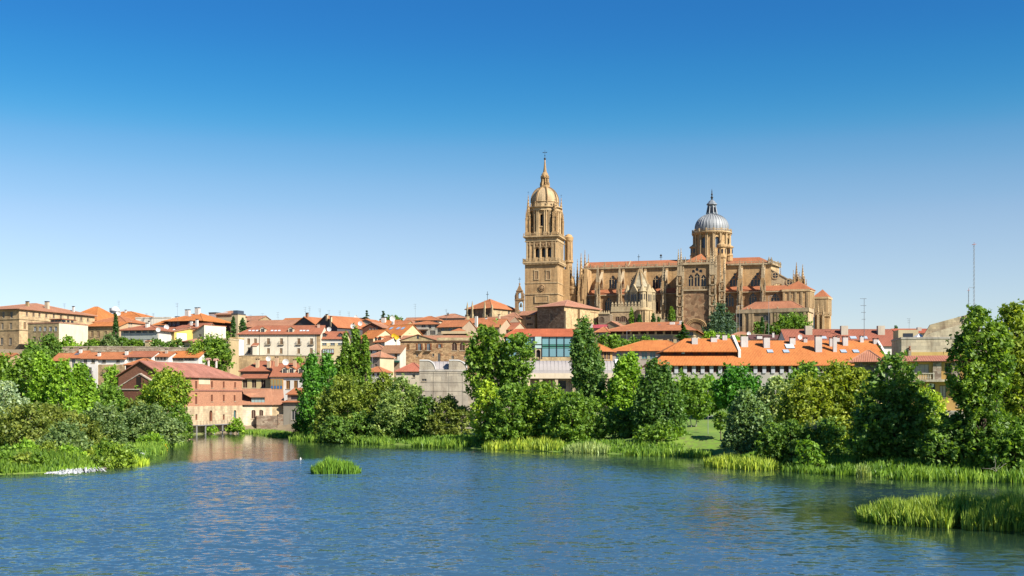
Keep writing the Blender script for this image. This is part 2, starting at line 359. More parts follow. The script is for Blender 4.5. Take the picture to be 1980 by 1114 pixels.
def build_water():
    v = np.array([[-4000, -2500, 0], [4000, -2500, 0], [4000, 345, 0], [-4000, 345, 0]], float)
    me = np_mesh('water', v, np.array([[0, 1, 2, 3]]))
    m, n, l, p = _new('river water')
    p.inputs['Base Color'].default_value = (.018, .058, .105, 1); p.inputs['Roughness'].default_value = .1
    p.inputs['IOR'].default_value = 1.333
    tc = n.new('ShaderNodeTexCoord'); ob = tc.outputs['Object']
    def wave(sc, amp, stretch=1.0, det=3):
        t = _noise(n, l, _map(n, l, ob, (sc*stretch, sc, sc)), 1.0, det, .55)
        s = n.new('ShaderNodeVectorMath'); s.operation = 'SUBTRACT'; l.new(t.outputs['Color'], s.inputs[0]); s.inputs[1].default_value = (.5, .5, .5)
        k = n.new('ShaderNodeVectorMath'); k.operation = 'MULTIPLY'; l.new(s.outputs[0], k.inputs[0]); k.inputs[1].default_value = (amp*.55, amp, 0)
        return k.outputs[0]
    add = n.new('ShaderNodeVectorMath'); l.new(wave(2.6, 1.25, .6), add.inputs[0]); l.new(wave(1.25, 1.05, .5), add.inputs[1])
    ad3 = n.new('ShaderNodeVectorMath'); l.new(add.outputs[0], ad3.inputs[0]); l.new(wave(.45, .24, .6, 2), ad3.inputs[1]); add = ad3
    # wind lanes and sheltered water by the banks: ripples die down within some 25 m of the land
    lane = _noise(n, l, _map(n, l, ob, (.012, .03, 1)), 1.0, 3, .6)
    lanef = n.new('ShaderNodeMapRange'); l.new(lane.outputs[0], lanef.inputs[0]); lanef.inputs[1].default_value = .36; lanef.inputs[2].default_value = .62
    lanef.inputs[3].default_value = .6; lanef.inputs[4].default_value = 1.15
    shel = n.new('ShaderNodeVertexColor') if False else None
    at = n.new('ShaderNodeAttribute'); at.attribute_name = 'shelter'
    k2 = n.new('ShaderNodeMath'); k2.operation = 'MULTIPLY'; l.new(lanef.outputs[0], k2.inputs[0]); l.new(at.outputs['Fac'], k2.inputs[1])
    ad2 = n.new('ShaderNodeVectorMath'); l.new(add.outputs[0], ad2.inputs[0]); ad2.inputs[1].default_value = (0, -.115, 0)      # normals tilted towards the camera, so ripples mirror the higher sky
    refl_tint = n.new('ShaderNodeMapRange'); l.new(at.outputs['Fac'], refl_tint.inputs[0]); refl_tint.inputs[1].default_value = .08; refl_tint.inputs[2].default_value = .75      # dark tree reflection by the banks and sky blue mid-river, put into the colour
    l.new(_mix(n, l, (.012, .026, .012, 1), (.034, .078, .124, 1), refl_tint.outputs[0]), p.inputs['Base Color'])
    sc = n.new('ShaderNodeVectorMath'); sc.operation = 'SCALE'; l.new(ad2.outputs[0], sc.inputs[0]); l.new(k2.outputs[0], sc.inputs['Scale'])
    up = n.new('ShaderNodeVectorMath'); l.new(sc.outputs[0], up.inputs[0]); up.inputs[1].default_value = (0, 0, 1)
    no = n.new('ShaderNodeVectorMath'); no.operation = 'NORMALIZE'; l.new(up.outputs[0], no.inputs[0]); l.new(no.outputs[0], p.inputs['Normal'])
    xs = np.concatenate([[-4000, -800], np.arange(-420, 131, 3), [800, 4000]]); ys = np.concatenate([[-2500, -400], np.arange(-150, 346, 4)])
    X, Y = np.meshgrid(xs, ys); nx, ny = len(xs), len(ys); i = np.arange(nx*ny).reshape(ny, nx)
    me = np_mesh('water', np.stack([X, Y, X*0], -1).reshape(-1, 3), np.stack([i[:-1, :-1], i[:-1, 1:], i[1:, 1:], i[1:, :-1]], -1).reshape(-1, 4))
    s = np.clip(-river_sd(X, Y)/np.interp(X+.12*Y, [0, 50], [17, 60]), 0, 1); far = np.clip((Y-178-5*np.sin(X*.21)-4*np.sin(X*.57+1))/16, 0, 1)*np.clip((-12-X)/22, 0, 1)*.95
    s = np.clip(s*s*(3-2*s)-far, 0, 1)*.94+.06
    me.attributes.new('shelter', 'FLOAT', 'POINT').data.foreach_set('value', s.ravel().astype(np.float32))
    me.materials.append(m)
    o = bpy.data.objects.new('water', me); COL.objects.link(o); tag(o, 'blue rippled river water', kind='structure')
build_water()

# ---------------------------------------------------------------- a local frame read off the photograph
class Frame:
    def __init__(s, px, Y, yaw, zb):
        s.o = (wx(px, Y), Y); s.yaw = R_(yaw); s.c, s.s = cos(s.yaw), sin(s.yaw); s.zb = zb
    def loc(s, X, Y): dx, dy = X-s.o[0], Y-s.o[1]; return dx*s.c+dy*s.s, -dx*s.s+dy*s.c
    def wor(s, x, y): return s.o[0]+x*s.c-y*s.s, s.o[1]+x*s.s+y*s.c
    def on_y(s, px, py, k):             # local x,z where the sight line meets the plane y=k
        a, b = s.loc(0, 0); X = (px-HX)/FPX; dx, dy = X*s.c+s.s, -X*s.s+s.c
        t = (k-b)/dy; return a+dx*t, CAMZ+(HY-py)/FPX*t-s.zb
    def on_x(s, px, py, k):
        a, b = s.loc(0, 0); X = (px-HX)/FPX; dx, dy = X*s.c+s.s, -X*s.s+s.c
        t = (k-a)/dx; return b+dy*t, CAMZ+(HY-py)/FPX*t-s.zb
    def zat(s, py, x, y): return CAMZ+(HY-py)/FPX*s.wor(x, y)[1]-s.zb
    def xat(s, px, y): return s.on_y(px, HY, y)[0]
    def mpp(s, x, y): return s.wor(x, y)[1]/FPX

TILE_O = (.52, .195, .08); TILE_R = (.43, .16, .085); TILE_P = (.48, .23, .13); TILE_D = (.28, .09, .045); TILE_V = (.61, .215, .06)
CREAM = (.68, .6, .44); WHITE = (.74, .71, .65); TAN = (.46, .33, .18); PEACH = (.6, .43, .25); GREYP = (.3, .29, .27); OCHRE = (.62, .4, .12); DARKGREY = (.1, .095, .1)  # the darkest grey holds the shade of the skyline gable walls
STONE = (.46, .31, .15)

class House:
    def __init__(s, name, label, pl, pr, Y, eave, depth, yaw=-20, cat='house', front=('plaster', CREAM), side=None, left=None, base=None, group=None):
        f0 = Frame(pr, Y, yaw, 0)
        W = -f0.xat(pl, 0)
        cx, cy = f0.wor(-W, 0)
        D = f0.on_x(depth[1], HY, 0)[0] if isinstance(depth, tuple) else depth
        ze = wz(eave, Y)
        pts = [f0.wor(a, b) for a in (-W, 0) for b in (0, D)]
        zb = min(gz(*p) for p in pts)-.6 if base is None else base
        zb = min(zb, ze-2.5)
        s.fr = Frame(pr, Y, yaw, zb); s.fr.o = (cx, cy)
        s.W, s.D, s.H = W, D, ze-zb
        s.root = empty(name, (cx, cy, zb), R_(yaw), label, cat, group)
        mk = lambda t: mat(*t[:4], **(t[4] if len(t) > 4 else {}))
        s.mf = mk(front); s.ms = mk(side or front); s.ml = mk(left or side or front)
        s.ops = {'f': [], 'r': [], 'l': []}; s.wins = []; s.zf = None; s.roof_o = None; s.ov = .45
    def P(s, face):
        if face == 'f': return lambda u, d, z: (u, d, z)
        if face == 'r': return lambda u, d, z: (s.W-d, u, z)
        return lambda u, d, z: (d, s.D-u, z)
    def hit(s, face, px, py):
        if face == 'f': return s.fr.on_y(px, py, 0)
        if face == 'r': return s.fr.on_x(px, py, s.W)
        u, z = s.fr.on_x(px, py, 0); return s.D-u, z
    def win(s, px, py, w=1.1, h=1.6, face='f', kind='glass', arch=0, sh=None, balc=0, frame=(.5, .42, .3), sill=True):
        for q in (px if isinstance(px, (list, tuple)) else [px]):
            u, z = s.hit(face, q, py)
            s.ops[face].append((u-w/2, u+w/2, z-h/2, z+h/2, arch))
            s.wins.append((face, u, z, w, h, kind, arch, sh, balc, frame, sill))
        return s
    def walls(s, gable=None):
        mb = MB()
        for face, m, L in (('f', s.mf, s.W), ('r', s.ms, s.D), ('l', s.ml, s.D)):
            mb.use(m); cut_wall(mb, s.P(face), L, 0, s.H, s.ops[face])
        mb.use(s.ms); mb.poly([(s.W, s.D, 0), (0, s.D, 0), (0, s.D, s.H), (s.W, s.D, s.H)])
        for g in (gable or []): mb.use(g[0]).poly(g[1])
        mb.build('wall', parent=s.root)
        for (face, u, z, w, h, kind, arch, sh, balc, frame, sill) in s.wins:
            P = s.P(face); fm = MB().use(mat('wood', frame, .6, .1)); t = .09
            def bar(a, b, c, d, d0=.12, d1=.26): 
                q = [P(a, d0, c), P(b, d0, c), P(b, d1, c), P(a, d1, c)]; q2 = [P(a, d0, d), P(b, d0, d), P(b, d1, d), P(a, d1, d)]
                fm.poly(q); fm.poly(q2[::-1])
                for k in range(4): j = (k+1) % 4; fm.poly([q[k], q2[k], q2[j], q[j]])
            a, b, c, d = u-w/2, u+w/2, z-h/2, z+h/2
            bar(a+.002, a+t, c+t, d-t); bar(b-t, b-.002, c+t, d-t); bar(a+.002, b-.002, c+.002, c+t); bar(a+.002, b-.002, d-t, d-.002)
            if w > .8: bar(u-.04, u+.04, c+t, d-t)
            if w > 2.2: bar(u-w/4-.04, u-w/4+.04, c+t, d-t); bar(u+w/4-.04, u+w/4+.04, c+t, d-t)
            wo = fm.build('window', parent=s.root)
            pm = {'glass': mat('glass', GLASS), 'blue': mat('glass', (.06, .1, .14)), 'wood': mat('wood', (.2, .1, .035), .6), 'blind': mat('wood', (.5, .45, .36), .6),
                  'brown': mat('wood', (.07, .03, .018), .7), 'teal': mat('glass', (.05, .13, .14))}[kind]
            pb = MB(); pb.poly([P(a, .19, c), P(b, .19, c), P(b, .19, d), P(a, .19, d)]); pb.build('pane', pm, wo)
            if sill:
                sl = MB(); q = [P(a-.12, -.12, c-.14), P(b+.12, -.12, c-.14), P(b+.12, -.005, c-.14), P(a-.12, -.005, c-.14)]; q2 = [P(a-.12, -.12, c-.02), P(b+.12, -.12, c-.02), P(b+.12, -.005, c-.02), P(a-.12, -.005, c-.02)]
                sl.poly(q); sl.poly(q2)
                for k in range(4): sl.poly([q[k], q2[k], q2[(k+1) % 4], q[(k+1) % 4]])
                sl.build('sill', mat('stone', (.5, .42, .3)), wo)
            if sh:
                for sg in (-1, 1):
                    e = u+sg*(w/2+w*.28+.02); sb = MB(); x0, x1 = e-w*.26, e+w*.26
                    q = [P(x0, -.07, c), P(x1, -.07, c), P(x1, -.015, c), P(x0, -.015, c)]; q2 = [P(x0, -.07, d), P(x1, -.07, d), P(x1, -.015, d), P(x0, -.015, d)]
                    sb.poly(q); sb.poly(q2)
                    for k in range(4): sb.poly([q[k], q2[k], q2[(k+1) % 4], q[(k+1) % 4]])
                    sb.build('shutter', mat('wood', sh, .6), wo)
            if balc:
                bb = MB().use(mat('metal', (.03, .03, .03), .6)); x0, x1, pr = u-w/2-.5, u+w/2+.5, balc
                if face == 'f':
                    bb.use(mat('stone', (.5, .42, .3))).box(x0, x1, -pr, -.01, c-.22, c-.04)
                    bb.use(mat('metal', (.03, .03, .03), .6))
                    bb.box(x0, x1, -pr, -pr+.05, c+.9, c+.96)
                    for k in range(int((x1-x0)/.3)+1): bb.box(x0+k*.3, x0+k*.3+.04, -pr, -pr+.04, c-.04, c+.9)
                    for xx in (x0, x1-.05): bb.box(xx, xx+.05, -pr+.06, -.01, c+.9, c+.96); bb.box(xx, xx+.05, -pr/2, -pr/2+.05, c-.04, c+.9)
                bb.build('balcony', parent=s.root)
        return s
    def roof(s, kind, ridge=None, rise=None, col=TILE_O, ov=.5, t=.22, hl=None, hr=None, walls=True, ridx=.5, rib=.3, gm=None):
        W, D, H = s.W, s.D, s.H; s.ov = ov
        yr = D*ridx if kind in ('gx', 'hip') else (D if kind == 'shed' else D/2)
        xr = W/2
        if rise is None and ridge is None: rise = .5
        if rise is None:
            rise = s.fr.zat(ridge, xr, yr if kind != 'gy' else 0)-H; rise = max(.3, rise)
        s.rise = rise; sl = None; g = []
        e = H
        if kind == 'gx':
            k1 = rise/yr; k2 = rise/(D-yr)
            s.zf = lambda x, y: e+rise-(k1*(yr-y) if y < yr else k2*(y-yr))
            x0, x1 = -ov*.6, W+ov*.6
            a, b = e-k1*ov, e-k2*ov
            sl = [[(x0, -ov, a), (x1, -ov, a), (x1, yr, e+rise), (x0, yr, e+rise)], [(x1, D+ov, b), (x0, D+ov, b), (x0, yr, e+rise), (x1, yr, e+rise)]]
            top = e+rise
            g = [(gm or s.ms, [(W, 0, H), (W, D, H), (W, yr, top-.05)]), (gm or s.ml, [(0, D, H), (0, 0, H), (0, yr, top-.05)])]
        elif kind == 'gy':
            k = rise/(W/2); s.zf = lambda x, y: e+rise-k*abs(x-W/2)
            y0, y1 = -ov*.7, D+ov*.6; a = e-k*ov
            sl = [[(-ov, y1, a), (-ov, y0, a), (W/2, y0, e+rise), (W/2, y1, e+rise)], [(W+ov, y0, a), (W+ov, y1, a), (W/2, y1, e+rise), (W/2, y0, e+rise)]]
            g = [(gm or s.mf, [(0, 0, H), (W, 0, H), (W/2, 0, e+rise-.05)]), (s.mf, [(W, D, H), (0, D, H), (W/2, D, e+rise-.05)])]
        elif kind == 'hip':
            hl_ = min(D/2, W*.45) if hl is None else max(hl, .01); hr_ = min(D/2, W*.45) if hr is None else max(hr, .01)
            k = rise/yr; A = [(-ov, -ov), (W+ov, -ov), (W+ov, D+ov), (-ov, D+ov)]; eo = e-k*ov*.8
            A = [(x, y, eo) for x, y in A]; r0, r1 = (hl_, yr, e+rise), (W-hr_, yr, e+rise)
            if hl_ < .05: A[0] = (-ov*.6, -ov, eo); A[3] = (-ov*.6, D+ov, eo); r0 = (-ov*.6, yr, e+rise); g.append((gm or s.ml, [(0, D, H), (0, 0, H), (0, yr, e+rise-.05)]))
            if hr_ < .05: A[1] = (W+ov*.6, -ov, eo); A[2] = (W+ov*.6, D+ov, eo); r1 = (W+ov*.6, yr, e+rise); g.append((gm or s.ms, [(W, 0, H), (W, D, H), (W, yr, e+rise-.05)]))
            sl = [[A[0], A[1], r1, r0], [A[2], A[3], r0, r1]]
            if hr_ >= .05: sl.append([A[1], A[2], r1])
            if hl_ >= .05: sl.append([A[3], A[0], r0])
            s.zf = lambda x, y: e+rise*min(1, max(0, min(y/yr, (D-y)/(D-yr), x/hl_ if hl_ >= .05 else 9, (W-x)/hr_ if hr_ >= .05 else 9)))
        elif kind == 'shed':
            k = rise/D; s.zf = lambda x, y: e+k*y
            sl = [[(-ov*.6, -ov, e-k*ov), (W+ov*.6, -ov, e-k*ov), (W+ov*.6, D+.1, e+rise), (-ov*.6, D+.1, e+rise)]]
            g = [(gm or s.ms, [(W, 0, H), (W, D, H), (W, D, e+rise-.05)]), (gm or s.ml, [(0, D, H), (0, 0, H), (0, D, e+rise-.05)])]
        elif kind == 'shedx':               # rising towards the right end
            k = rise/W; s.zf = lambda x, y: e+k*x
            sl = [[(-ov, -ov*.6, e-k*ov), (W+.1, -ov*.6, e+rise), (W+.1, D+ov*.6, e+rise), (-ov, D+ov*.6, e-k*ov)]]
            g = [(s.mf, [(0, 0, H), (W, 0, H), (W, 0, e+rise-.05)]), (s.ms, [(W, 0, H), (W, D, H), (W, D, e+rise-.05), (W, 0, e+rise-.05)])]
        else:                               # flat roof behind a low parapet
            s.zf = lambda x, y: H
            rb = MB().use(mat('stone', col, .9, .12)); q = .25
            for b in ((-.12, W+.12, -.12, q), (-.12, W+.12, D-q, D+.12), (-.12, q, q, D-q), (W-q, W+.12, q, D-q)): rb.box(*b, H+.004, H+.5)
            rb.box(q, W-q, q, D-q, H-.1, H+.1)
            s.roof_o = rb.build('roof', parent=s.root)
        if walls: s.walls(g)
        if sl:
            rb = MB().use(mat('tile', col, .85, .25, rib=rib)); rb.thick([[(p[0], p[1], p[2]+.12) for p in P] for P in sl], t)
            if kind in ('hip', 'gx', 'gy'):
                rb.use(mat('tile', (min(1, col[0]*1.05), col[1]*1.25, col[2]*1.4), .85, .25))
                es = {}
                for P in sl:
                    for a, b in zip(P, P[1:]+P[:1]):
                        if a > b: a, b = b, a
                        es[(a, b)] = es.get((a, b), 0)+1
                for (a, b), k in es.items():
                    if k == 2: rb.tube((a[0], a[1], a[2]+.13), (b[0], b[1], b[2]+.13), .16, n=5)
            s.roof_o = rb.build('roof', parent=s.root)
            gt = MB().use(mat('metal', (.16, .1, .07), .6))
            if kind in ('gx', 'hip', 'shed') and ov > .2:
                z0 = min(p[2] for p in sl[0])
                gt.tube((0, -ov-.06, z0+.02), (W, -ov-.06, z0+.02), .07, n=5); gt.build('gutter', parent=s.root)
        return s
    def on_roof(s, px, py):
        a, b = s.fr.loc(0, 0); X = (px-HX)/FPX; k = (HY-py)/FPX; dx, dy = X*s.fr.c+s.fr.s, -X*s.fr.s+s.fr.c
        Y0 = s.root.location.y-30; last = None
        for i in range(900):
            t = Y0+i*.12; x, y, z = a+dx*t, b+dy*t, CAMZ+k*t-s.fr.zb
            if -.3 <= x <= s.W+.3 and -.3 <= y <= s.D+.3:
                last = (x, y)
                if z <= s.zf(x, y): return x, y
        return last or (min(max(s.fr.xat(px, s.D/2), .5), s.W-.5), s.D*.5)
    def chim(s, px, py, h=2.0, w=1.0, col=WHITE, cap=True, d=None):
        """px, py: foot of the chimney on the roof"""
        x, y = s.on_roof(px, py); z = s.zf(x, y); d = d or w*.8; mb = MB().use(mat('plaster', col))
        mb.box(x-w/2, x+w/2, y-d/2, y+d/2, z-.8, z+h)
        if cap:
            mb.use(mat('stone', (.12, .09, .08)))
            for sx in (-1, 1): mb.box(x+sx*(w/2-.12)-.08, x+sx*(w/2-.12)+.08, y-d/2+.05, y+d/2-.05, z+h, z+h+.28)
            mb.box(x-w/2-.1, x+w/2+.1, y-d/2-.1, y+d/2+.1, z+h+.28, z+h+.4)
        mb.build('chimney', parent=s.roof_o); return s
    def sky(s, px, py, w=.9, l=1.2, kind=(.3, .36, .42)):
        for q in (px if isinstance(px, (list, tuple)) else [px]):
            x, y = s.on_roof(q, py); mb = MB(); g = (s.zf(x, y+.1)-s.zf(x, y-.1))/.2
            pt = lambda u, v, o: (x+u, y+v, s.zf(x, y)+.15+g*v+o)
            P = [pt(-w/2, -l/2, .1), pt(w/2, -l/2, .1), pt(w/2, l/2, .1), pt(-w/2, l/2, .1)]; B = [(p[0], p[1], p[2]-.2) for p in P]
            mb.use(mat('glass', kind)).poly(P); mb.use(mat('metal', (.2, .2, .2), .5))
            for k in range(4): mb.poly([B[k], B[(k+1) % 4], P[(k+1) % 4], P[k]])
            mb.build('skylight', parent=s.roof_o)
        return s
    def dormer(s, px, py, w=1.6, h=1.3, col=CREAM, rc=TILE_O):
        for q in (px if isinstance(px, (list, tuple)) else [px]):
            x, y = s.on_roof(q, py); z = s.zf(x, y); mb = MB().use(mat('plaster', col))
            mb.yprism([(x-w/2, z-.4), (x+w/2, z-.4), (x+w/2, z+h), (x, z+h+w*.3), (x-w/2, z+h)], y, y+2.6)
            o = mb.build('dormer', parent=s.roof_o)
            r = MB().use(mat('tile', rc)); k = .6; e = w/2+.2
            r.thick([[(x-e, y-.2, z+h-.1), (x, y-.2, z+h+w*.3+.04), (x, y+3, z+h+w*.3+.04), (x-e, y+3, z+h-.1)][::-1], [(x+e, y-.2, z+h-.1), (x+e, y+3, z+h-.1), (x, y+3, z+h+w*.3+.04), (x, y-.2, z+h+w*.3+.04)][::-1]], .12)
            r.build('dormer_roof', parent=o)
            g = MB(); g.use(mat('glass', GLASS)).box(x-w*.3, x+w*.3, y-.03, y-.004, z+.1, z+h*.9)
            g.use(mat('wood', (.45, .35, .22))).box(x-.03, x+.03, y-.05, y-.031, z+.1, z+h*.9); g.build('window', parent=o)
        return s
    def course(s, py, face='f', px=None, d=.18, h=.3, col=None, name='string_course'):
        px = px or ((s.fr.wor(s.W/2, 0)[0])/s.fr.wor(s.W/2, 0)[1]*FPX+HX)
        z = s.hit(face, px, py)[1]; mb = MB().use(mat('stone', col or (.5, .38, .22)))
        mb.box(-.0+.01, s.W+d, -d, -.003, z-h/2, z+h/2); mb.box(s.W+.003, s.W+d, -.003, s.D, z-h/2, z+h/2)
        mb.build(name, parent=s.root); return s
# ================================================================= the town, left to right
PL_, ST_ = 'plaster', 'stone'
ROW = 'terraced houses below the garden wall'
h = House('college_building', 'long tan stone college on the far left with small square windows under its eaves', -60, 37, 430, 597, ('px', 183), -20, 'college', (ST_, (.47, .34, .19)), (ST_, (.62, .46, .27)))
h.win([6.5, 22], 609, 1.1, 2.4).win([4.5, 21], 631, 1.1, 2.4).win([3.5, 20], 660, 1.3, 2.6).win(8, 679, 1.2, 1.7)
h.win([52, 65, 76.5, 89.7, 104, 118, 131.7, 144.6, 157.3, 170], 0, 1, 1.3, 'r') if False else None
for q, y in zip([52, 65, 76.5, 89.7, 104, 118, 131.7, 144.6, 157.3, 170], [607.5, 608.6, 609.6, 610.8, 612, 613.3, 614.8, 616, 617.3, 618.8]): h.win(q, y, 1.1, 1.35, 'r', 'brown')
h.win(48, 630, 1.3, 2.6, 'r', 'wood').roof('hip', rise=3.6, col=TILE_P, ov=.9).course(617, px=20).course(638, px=20)
h.chim(53, 593, 1.6, 1.1, TAN).chim(91, 598, 2.6, 1.4, (.6, .5, .36)).chim(142, 604, 2, .8, WHITE)
h = House('annex_building', 'flat-topped stone annex with five upper windows and a blank cream end wall', 54, 114, 418, 625, ('px', 170), -20, 'annex', (ST_, (.46, .36, .2)), (PL_, (.8, .72, .5)))
h.win([67.7, 77.6, 87.3, 97.5, 107.8], 636, 1.2, 1.6, kind='blue', frame=(.6, .6, .58)).win([66.8, 76.9, 87.3, 97], 656.5, 1.1, 1.5).roof('flat', col=(.45, .25, .16))
p = MB().use(h.mf).box(h.W*.6, h.W-.4, 2, 9, h.H, h.H+1.5); p.use(mat('tile', TILE_R)).box(h.W*.58, h.W-.2, 1.6, 9.4, h.H+1.5, h.H+1.75)
p.use(mat('glass', GLASS)); [p.box(h.W*.6+.5+k*1.5, h.W*.6+1.5+k*1.5, 1.96, 1.99, h.H+.4, h.H+1.3) for k in range(4)]; [p.box(h.W-.39, h.W-.36, 2.6+k*2, 3.8+k*2, h.H+.4, h.H+1.3) for k in range(3)]
p.build('roof_pavilion', parent=h.root)
h = House('hall_building', 'big hall roof with a bright orange ridge peaking right behind the long college', 118, 186, 505, 619, 26, -14, 'hall', (PL_, TAN)); h.roof('hip', ridge=594, col=TILE_V).chim(142, 598, 1.6, .9)
h = House('hall_building', 'broad orange hipped hall carrying the white observatory dome', 166, 279, 545, 617, 30, -14, 'hall', (PL_, (.6, .5, .36))); h.roof('hip', ridge=603, col=TILE_V, hl=10, hr=16).chim(193, 606, 2.4, .9).chim(243, 605, 1, .8)
h.sky(210, 610, 3.2, 2.4, (.6, .58, .52))
dome_z = h.root.location.z+h.H+h.rise
t = empty('observatory_dome', (wx(222.5, 560), 560, dome_z-.8), 0, 'white round observatory dome standing on the orange hipped roof', 'dome')
MB().use(mat('metal', (.75, .75, .74), .5, metallic=.0)).lathe([(2.1*cos(k*pi/16), 1.0+2.1*sin(k*pi/16)) for k in range(9)], 0, 0, 16, cap=False).build('shell', parent=t, smooth=True)
MB().use(mat('metal', (.18, .2, .22), .5)).lathe([(2.15, 0), (2.15, 1.0)], 0, 0, 16).build('drum', parent=t); MB().use(mat('metal', (.3, .32, .35), .5)).box(-2.35, -1.7, -1.0, .4, .4, 2.3).build('shutter', parent=t)
h = House('convent_house', 'tan stone house with two stepped orange roofs behind the tall thin cypress', 169, 231, 436, 630, 6, -12, 'house', (ST_, (.5, .38, .2)), (PL_, PEACH)); h.win([178, 190, 204], 646, 1.1, 2.2, kind='wood').win(217, 646, 1, 2, kind='wood').roof('shed', ridge=623, col=TILE_V, ov=.7)
h = House('convent_house', 'peach-coloured block with three white shutters stepping up behind the tan stone house', 181, 243, 446, 622, 16, -14, 'house', (PL_, TAN), (PL_, (.7, .5, .33))); h.win([246, 250, 254], 627, 1.2, 2.2, 'r', 'blind').roof('hip', ridge=611, col=TILE_O, hr=8)
h = House('terrace_building', 'long white parapet building with an open roof terrace left of the dark timber pavilion', 262, 331, 520, 615, 12, -8, 'building', (PL_, (.82, .76, .64))); h.roof('flat', col=(.75, .7, .6)); h.win([270, 286], 626, 4, 1.6)
h = House('modern_house', 'white modern house with a dark ribbon window under its low red roof', 234, 305, 415, 637.5, 13, -12, 'house', (PL_, (.66, .66, .58)), (PL_, (.75, .7, .6)))
h.win([244, 256, 268, 280, 293], 641, 1.9, 1.05, kind='blue', frame=(.1, .1, .12), sill=False).win([255, 270, 287], 655, 1.1, 1.5).roof('hip', ridge=629, col=TILE_R, ov=1.0).chim(284, 634, 1.4, .8).chim(288, 633, 1.8, .6)
MB().use(mat(PL_, (.4, .44, .4))).box(.2, h.W, -.12, -.004, h.H-3.4, h.H-1.9).build('cladding_band', parent=h.root)
h = House('small_house', 'small pink-red gabled house squeezed right of the ribbon-window house', 303, 322, 428, 641, 10, -16, 'house', (PL_, (.62, .22, .2)), (PL_, WHITE)); h.win([309, 316], 645, .9, 1.6).roof('gx', ridge=634, col=TILE_R)
h = House('small_house', 'bright orange hipped roof tucked against the left end of the dark timber pavilion', 298, 319, 475, 628, 10, -12, 'house', (PL_, WHITE)); h.roof('hip', ridge=620, col=TILE_V)
h = House('timber_pavilion', 'dark timber-clad top storey under a wide orange hipped roof with three chimneys', 320, 391, 470, 619, 20, -20, 'house', ('wood', (.07, .035, .03)), ('wood', (.1, .05, .035)))
h.win([328, 336, 344, 366, 375], 626, 1.6, 1.7, kind='blue', frame=(.3, .25, .3), sill=False).roof('hip', ridge=606.5, col=TILE_V, ov=1.2).chim(343, 609, 2.0, 1.6).chim(363, 611, 2.2, 1.8).chim(382, 608, 2.4, 1.8).sky([345, 355, 368], 612, 1, 1.6)
h = House('low_house', 'low red-roofed house before the timber pavilion, left one of two', 331, 353, 446, 636, 9, -12, 'house', (PL_, (.6, .55, .45))); h.roof('shed', ridge=629, col=TILE_R)
h = House('low_house', 'grey-gabled low house with red roof before the timber pavilion, right one of two', 353, 396, 450, 634, 9, -20, 'house', (PL_, (.45, .42, .36))); h.roof('gx', ridge=626, col=TILE_R).chim(370, 632, 2, .9).chim(381, 632, 2.6, .9)
h = House('garden_house', 'ochre garden house with one white panel on its yellow side', 321, 337, 424, 641, 14, -35, 'house', (PL_, (.56, .42, .2)), (PL_, (.75, .55, .14))); h.win(329, 651, 1.6, 2.2).roof('gx', ridge=636, col=TILE_P); MB().use(mat(PL_, (.85, .82, .74))).box(h.W+.003, h.W+.08, 1, 5.5, h.H-6, h.H-.5).build('white_panel', parent=h.root)
h = House('studio_house', 'house with a grey shaded side, rising roofline and bright cream end wall', 371, 395, 428, 642, 11, -30, 'house', (PL_, (.36, .37, .3)), (PL_, (.82, .75, .58))); h.win(387, 649, 1.3, 1).win(408, 649, .8, 1, 'r').roof('shedx', rise=2.6, col=TILE_R)  # front plaster of the cream house greyed to hold its shade
h = House('tower_block', 'tall plain pale pink block on the skyline right of the timber pavilion', 404, 418, 505, 606, 12, -20, 'block', (PL_, (.68, .55, .5)), (PL_, WHITE)); h.roof('flat', col=(.12, .11, .1))
h = House('loggia_house', 'tan mansion with a four-arched loggia beside two slim cypresses', 418, 449, 490, 608, 14, -12, 'mansion', (PL_, (.48, .4, .25)), (PL_, (.55, .45, .28)))
h.win([423, 429.5, 436, 442.5], 629, 1.1, 2.8, arch=1).roof('hip', ridge=602, col=TILE_P).course(622.5); h.sky(434, 606, 3, 1.2, (.7, .68, .6))
h = House('roof_turret', 'cream stair turret with a dark glazed lantern top beside the loggia mansion', 448, 460, 478, 608, 5.5, -20, 'turret', (PL_, (.62, .5, .3))); h.roof('flat', col=(.1, .11, .13)); MB().use(mat('glass', (.05, .07, .1))).box(.4, h.W-.4, .4, 5, h.H+.5, h.H+1.7).build('lantern', parent=h.root)
h = House('old_house', 'wide terracotta roof on the skyline right of the lantern turret', 440, 495, 520, 620, 18, -16, 'house', (PL_, TAN)); h.roof('gx', ridge=612, col=TILE_P).chim(452, 616, 1.2, .9).chim(463, 615, 1.2, .9)
h = House('garden_annex', 'ochre pillared annex half hidden behind the big round tree', 398, 444, 412, 657, 8, -10, 'annex', (PL_, (.56, .43, .23))); h.win([405, 412, 428, 438], 665, 1.2, 2).roof('flat', col=(.6, .5, .3))
h = House('white_garage', 'small white block with a cream band beside the large cream house', 445, 460, 428, 655, 6, -8, 'annex', (PL_, (.85, .82, .76))); h.roof('flat', col=(.66, .48, .22))
h = House('gate_lodge', 'little cream gate lodge with a flat tiled top above the terraced houses', 356, 371, 402, 660, 8, -30, 'lodge', (PL_, (.8, .62, .34))); h.roof('hip', rise=.9, col=TILE_P, ov=.6)
